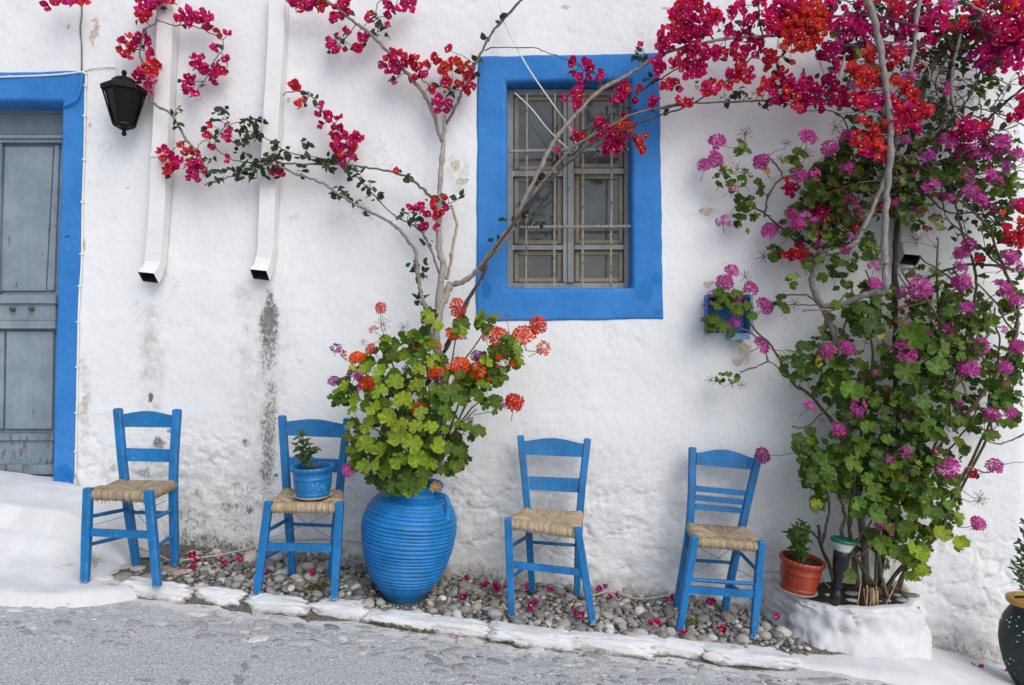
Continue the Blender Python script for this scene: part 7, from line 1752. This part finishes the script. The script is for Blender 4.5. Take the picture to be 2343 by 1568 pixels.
for i, (x, y, r) in enumerate(placed):
    z = float(bed_z(np.array(x), np.array(y))) + r * .30 + rs.uniform(0, .008)
    col = tuple(q * 1.04 for q in jitg(rs.choice(PC), .30))
    if i < 288: inst(rs.choice(PB2), 'pebble', bed, pebM(x, y, z, r * 1.08), col)
    else: small.append((rs.choice(PB1), pebM(x, y, z, r * 1.1), col))
join_stuff('small_pebbles', small, [M_PEB], bed)
# larger flat stones bedded in cement below the first chair
for (cx, cy, rx, ry, c) in [(560, 580, 60, 44, (.50, .49, .45)), (690, 600, 80, 46, (.42, .37, .30)), (790, 548, 44, 26, (.50, .46, .40)), (800, 606, 62, 32, (.42, .41, .39)), (930, 582, 36, 22, (.55, .53, .5)), (790, 657, 46, 18, (.44, .42, .39)), (870, 668, 42, 16, (.45, .42, .37)), (770, 722, 70, 36, (.33, .28, .22)), (1062, 668, 56, 42, (.33, .28, .22)), (640, 735, 74, 34, (.72, .71, .68)), (700, 690, 40, 16, (.5, .49, .46)), (1140, 690, 50, 16, (.40, .34, .28)), (930, 720, 50, 26, (.32, .31, .30)), (600, 650, 40, 16, (.42, .41, .40)), (985, 640, 30, 14, (.36, .35, .34))]:
    y = hit_y('C', cx, cy, .0); p = P('C', cx, cy, y); s = rx * .3614 * (CAM_D + y) / FPX
    o = inst(rs.choice(PB2), 'flat_stone', bed, Matrix.Translation((p.x, p.y, p.z - .004)) @ Matrix.Rotation(rs.uniform(-.5, .5), 4, 'Z') @ Matrix.Diagonal((s, s * 1.15, s * .62, 1)), jit(c, .1))
# ---- cobbles bedded in the street
cell.clear(); placed = []
cob = []
for (rmin, rmax, tries) in ((.040, .058, 900), (.028, .040, 3000), (.018, .027, 6000)):
    for i in range(tries):
        x = rs.uniform(-2.5, 2.3); y = rs.uniform(-1.75, -.74)
        w = sstep(-1.15, -.92, y) if x < -.6 else sstep(-1.65, -1.15, y) if x > -.1 else sstep(-1.02 - (x + .6) * 1.1, -.85 - (x + .6) * .7, y)
        if x < -1.6: w = sstep(-1.30, -1.10, y) * sstep(-.92, -1.0, y)
        if x > 1.7: w *= .5
        if rs.random() > float(w) * .9: continue
        r = rs.uniform(rmin, rmax)
        gx_, gy_ = int(x / .12), int(y / .12)
        if any((x - a) ** 2 + ((y - b) * 1.6) ** 2 < (.84 * (r + c)) ** 2 for u_ in (-1, 0, 1) for v_ in (-1, 0, 1) for (a, b, c) in cell.get((gx_ + u_, gy_ + v_), ())): continue
        cell.setdefault((gx_, gy_), []).append((x, y, r)); placed.append((x, y, r))
placed.sort(key=lambda q: -q[2])
extra = []
for i, (x, y, r) in enumerate(placed):
    z = float(street_z(np.array(x), np.array(y)))
    M = Matrix.Translation((x, y, z - r * .15 + rs.uniform(-.006, .005))) @ Matrix.Rotation(rs.gauss(0, .35), 4, 'Z') @ Matrix.Rotation(rs.gauss(0, .12), 4, 'X') @ Matrix.Rotation(R(6.5) + rs.gauss(0, .12), 4, 'Y') @ Matrix.Diagonal((r * 1.1, r * .70, r * .50, 1))
    c = jitg(rs.choice([(.40, .405, .41), (.34, .345, .355), (.47, .465, .45), (.43, .42, .40), (.28, .285, .295), (.52, .515, .50)]), .16)
    if i < 285: inst(rs.choice(PB2), 'cobble', street, M, c)
    else: extra.append((rs.choice(PB1), M, c))
if extra: join_stuff('small_cobbles', extra, [M_PEB], street)
# ---- stones, cut stalks and sticks in the planter
for (cx, cy, rx, c, fl) in [(2000, 1020, 90, (.20, .20, .185), .35), (1862, 1072, 60, (.33, .33, .32), .55), (1805, 1012, 55, (.40, .38, .34), .5), (1245, 1078, 72, (.58, .57, .56), .3), (1240, 990, 76, (.36, .35, .33), .35), (1700, 1085, 40, (.3, .29, .27), .6), (1910, 950, 60, (.45, .40, .31), .7), (1600, 1090, 34, (.22, .2, .18), .5), (940, 1010, 50, (.55, .52, .48), .3)]:
    y = FPX * (CAM_H - PLT) / (pix('U', cx, cy)[1] - 784) - CAM_D; p = P('U', cx, cy, y); s = rx * .1807 * (CAM_D + y) / FPX
    inst(rs.choice(PB2), 'stone', planter, Matrix.Translation((p.x, p.y, PLT + .002)) @ Matrix.Rotation(rs.uniform(-.4, .4), 4, 'Z') @ Matrix.Diagonal((s, s, s * fl * 1.3, 1)), jit(c, .08))
stump = thing('cut_stalks', P('U', 1490, 1050, -.40), 'cluster of cut dry stalks in the planter soil', 'stalks')
for i in range(11):
    x = 1410 + 16 * i + rs.uniform(-10, 10); a = P('U', x + rs.uniform(-10, 10), 1075, -.40 + rs.uniform(-.03, .03)); a.z = PLT - .03
    mb = MB(); mb.tube([a, P('U', x + rs.uniform(-25, 25), rs.uniform(870, 960), -.40 + rs.uniform(-.03, .03))], [.0048, .0042], 6); mb.build('stalk', M_STRAW, stump, True)
for (a, b, nm) in (((1305, 1070), (1355, 860), 'short pale stick upright in the planter soil'), ((1650, 1060), (1815, 835), 'long pale stick leaning right in the planter soil')):
    mb = MB(); p0 = P('U', *a, -.42); p0.z = PLT - .02; mb.tube([p0, P('U', *b, -.40)], [.0038, .003], 6); tag(mb.build('stick', M_STRAW, None, True, at=p0), nm, 'stick')

# ================================================================== FALLEN BRACTS AND PETALS
def fallen(lst, label, group, off, size=(.030, .040), cols='mdp', protos=None):
    ORD = ['first', 'second', 'third', 'fourth', 'fifth', 'sixth', 'seventh', 'eighth', 'ninth', 'tenth', 'eleventh', 'twelfth']
    lst = sorted(lst, key=lambda q: pix(*q)[0])
    for i_, (f, x, y) in enumerate(lst):
        yy = hit_y(f, x, y, off); p = P(f, x, y, yy)
        if f == 'C' or f == 'F' or f == 'J': p.z += .006
        pr = random.choice(protos or BF)
        o = bpy.data.objects.new('fallen_flower', pr.me); COL.objects.link(o)
        o.matrix_local = orient(p, Vector((random.gauss(0, .5), random.gauss(-.3, .5), .7)), random.uniform(*size)); o.color = (*jit(BC[random.choice(cols)], .15), 1)
        tag(o, label if len(lst) == 1 else label + ', ' + ORD[i_] + ' from left', 'fallen flower', group)
fallen([('F', 935, 745), ('F', 1065, 792), ('F', 1115, 800), ('F', 1150, 812), ('F', 1185, 802), ('F', 950, 858), ('F', 925, 872)], 'withered magenta flower on the pebbles right of the blue jar', 'fallen flowers by the jar', .03)
fallen([('F', 1330, 805), ('F', 1470, 822), ('F', 1372, 902), ('F', 1340, 922), ('F', 1630, 970), ('F', 1655, 985)], 'withered magenta flower on the pebbles under the third chair', 'fallen flowers under the third chair', .03)
fallen([('F', 1785, 808), ('F', 1815, 800), ('F', 1835, 858), ('F', 1890, 852), ('F', 2235, 875), ('F', 2120, 1035), ('F', 2145, 1025)], 'withered magenta flower on the pebbles between the two right chairs', 'fallen flowers between the right chairs', .03)
fallen([('C', 1215, 600), ('C', 1262, 632), ('C', 1212, 682), ('C', 1400, 640), ('C', 1520, 622), ('C', 1680, 718)], 'withered magenta flower on the pebbles between the two left chairs', 'fallen flowers between the left chairs', .03)
fallen([('C', 1990, 705)], 'withered magenta flower behind the weeds under the second chair', 'fallen flower by the weeds', .03)
fallen([('J', 110, 955), ('J', 335, 965), ('J', 375, 980), ('J', 15, 1110), ('J', 190, 1178), ('J', 430, 1158), ('J', 775, 1082)], 'withered magenta flower on the pebbles around the rightmost chair', 'fallen flowers round the rightmost chair', .03)
fallen([('J', 2050, 1402), ('J', 2225, 1425), ('J', 2260, 1440), ('J', 2290, 1460)], 'fallen magenta flower on white ground beside the dark jar', 'fallen flowers by the dark jar', -.05, (.034, .048))
fallen([('Q', 295, 1387), ('Q', 272, 1415), ('Q', 385, 1487), ('Q', 460, 1532), ('Q', 570, 1430), ('Q', 640, 1485), ('Q', 580, 1515)], 'tiny magenta petal on white ground left of the dark jar', 'tiny petals by the dark jar', -.055, (.012, .016), 'mm', SP)
fallen([('C', 1530, 872), ('C', 1340, 895), ('C', 1575, 1115), ('F', 1695, 1230), ('F', 1765, 1215), ('F', 2180, 1245), ('F', 2270, 1215), ('F', 875, 1115), ('J', 50, 1330), ('J', 140, 1300), ('J', 680, 1375), ('J', 410, 1430)], 'tiny red petal dropped on the street by the kerb', 'tiny petals on the street', -.045, (.010, .015), 'rrm', SP)

# ================================================================== WEEDS between stones
def weed(f, x, y, r, n, label, col):
    yy = hit_y(f, x, y, .01); p = P(f, x, y, yy)
    t = thing('weed', p, label, 'weed', 'weeds in the stones'); lst = []
    for i in range(n):
        a = random.uniform(0, 6.28); q = math.sqrt(random.random()) * r; d = Vector((math.cos(a), math.sin(a), 0))
        lst.append((random.choice(BL), orient(p + Vector((d.x * q, d.y * q * .8, random.uniform(.0, .035) * (1.2 - q / r))), Vector((d.x * .5, -.4 + d.y * .3, .8)), random.uniform(.010, .018)), jit(col, .3)))
    o = join_stuff('foliage', lst, [M_LEAF], t)
weed('C', 1990, 800, .045, 90, 'mossy green weed between kerb stones under the second chair', (.10, .12, .03))
weed('F', 765, 905, .022, 34, 'small bright weed in front of the blue jar', (.14, .20, .035))
weed('F', 690, 905, .018, 22, 'tiny weed touching the blue jar foot', (.11, .14, .03))
weed('J', 235, 1100, .026, 40, 'green weed among pebbles under the rightmost chair', (.15, .19, .035))
weed('F', 40, 790, .03, 40, 'low dark weed right of the second chair front leg', (.07, .08, .03))
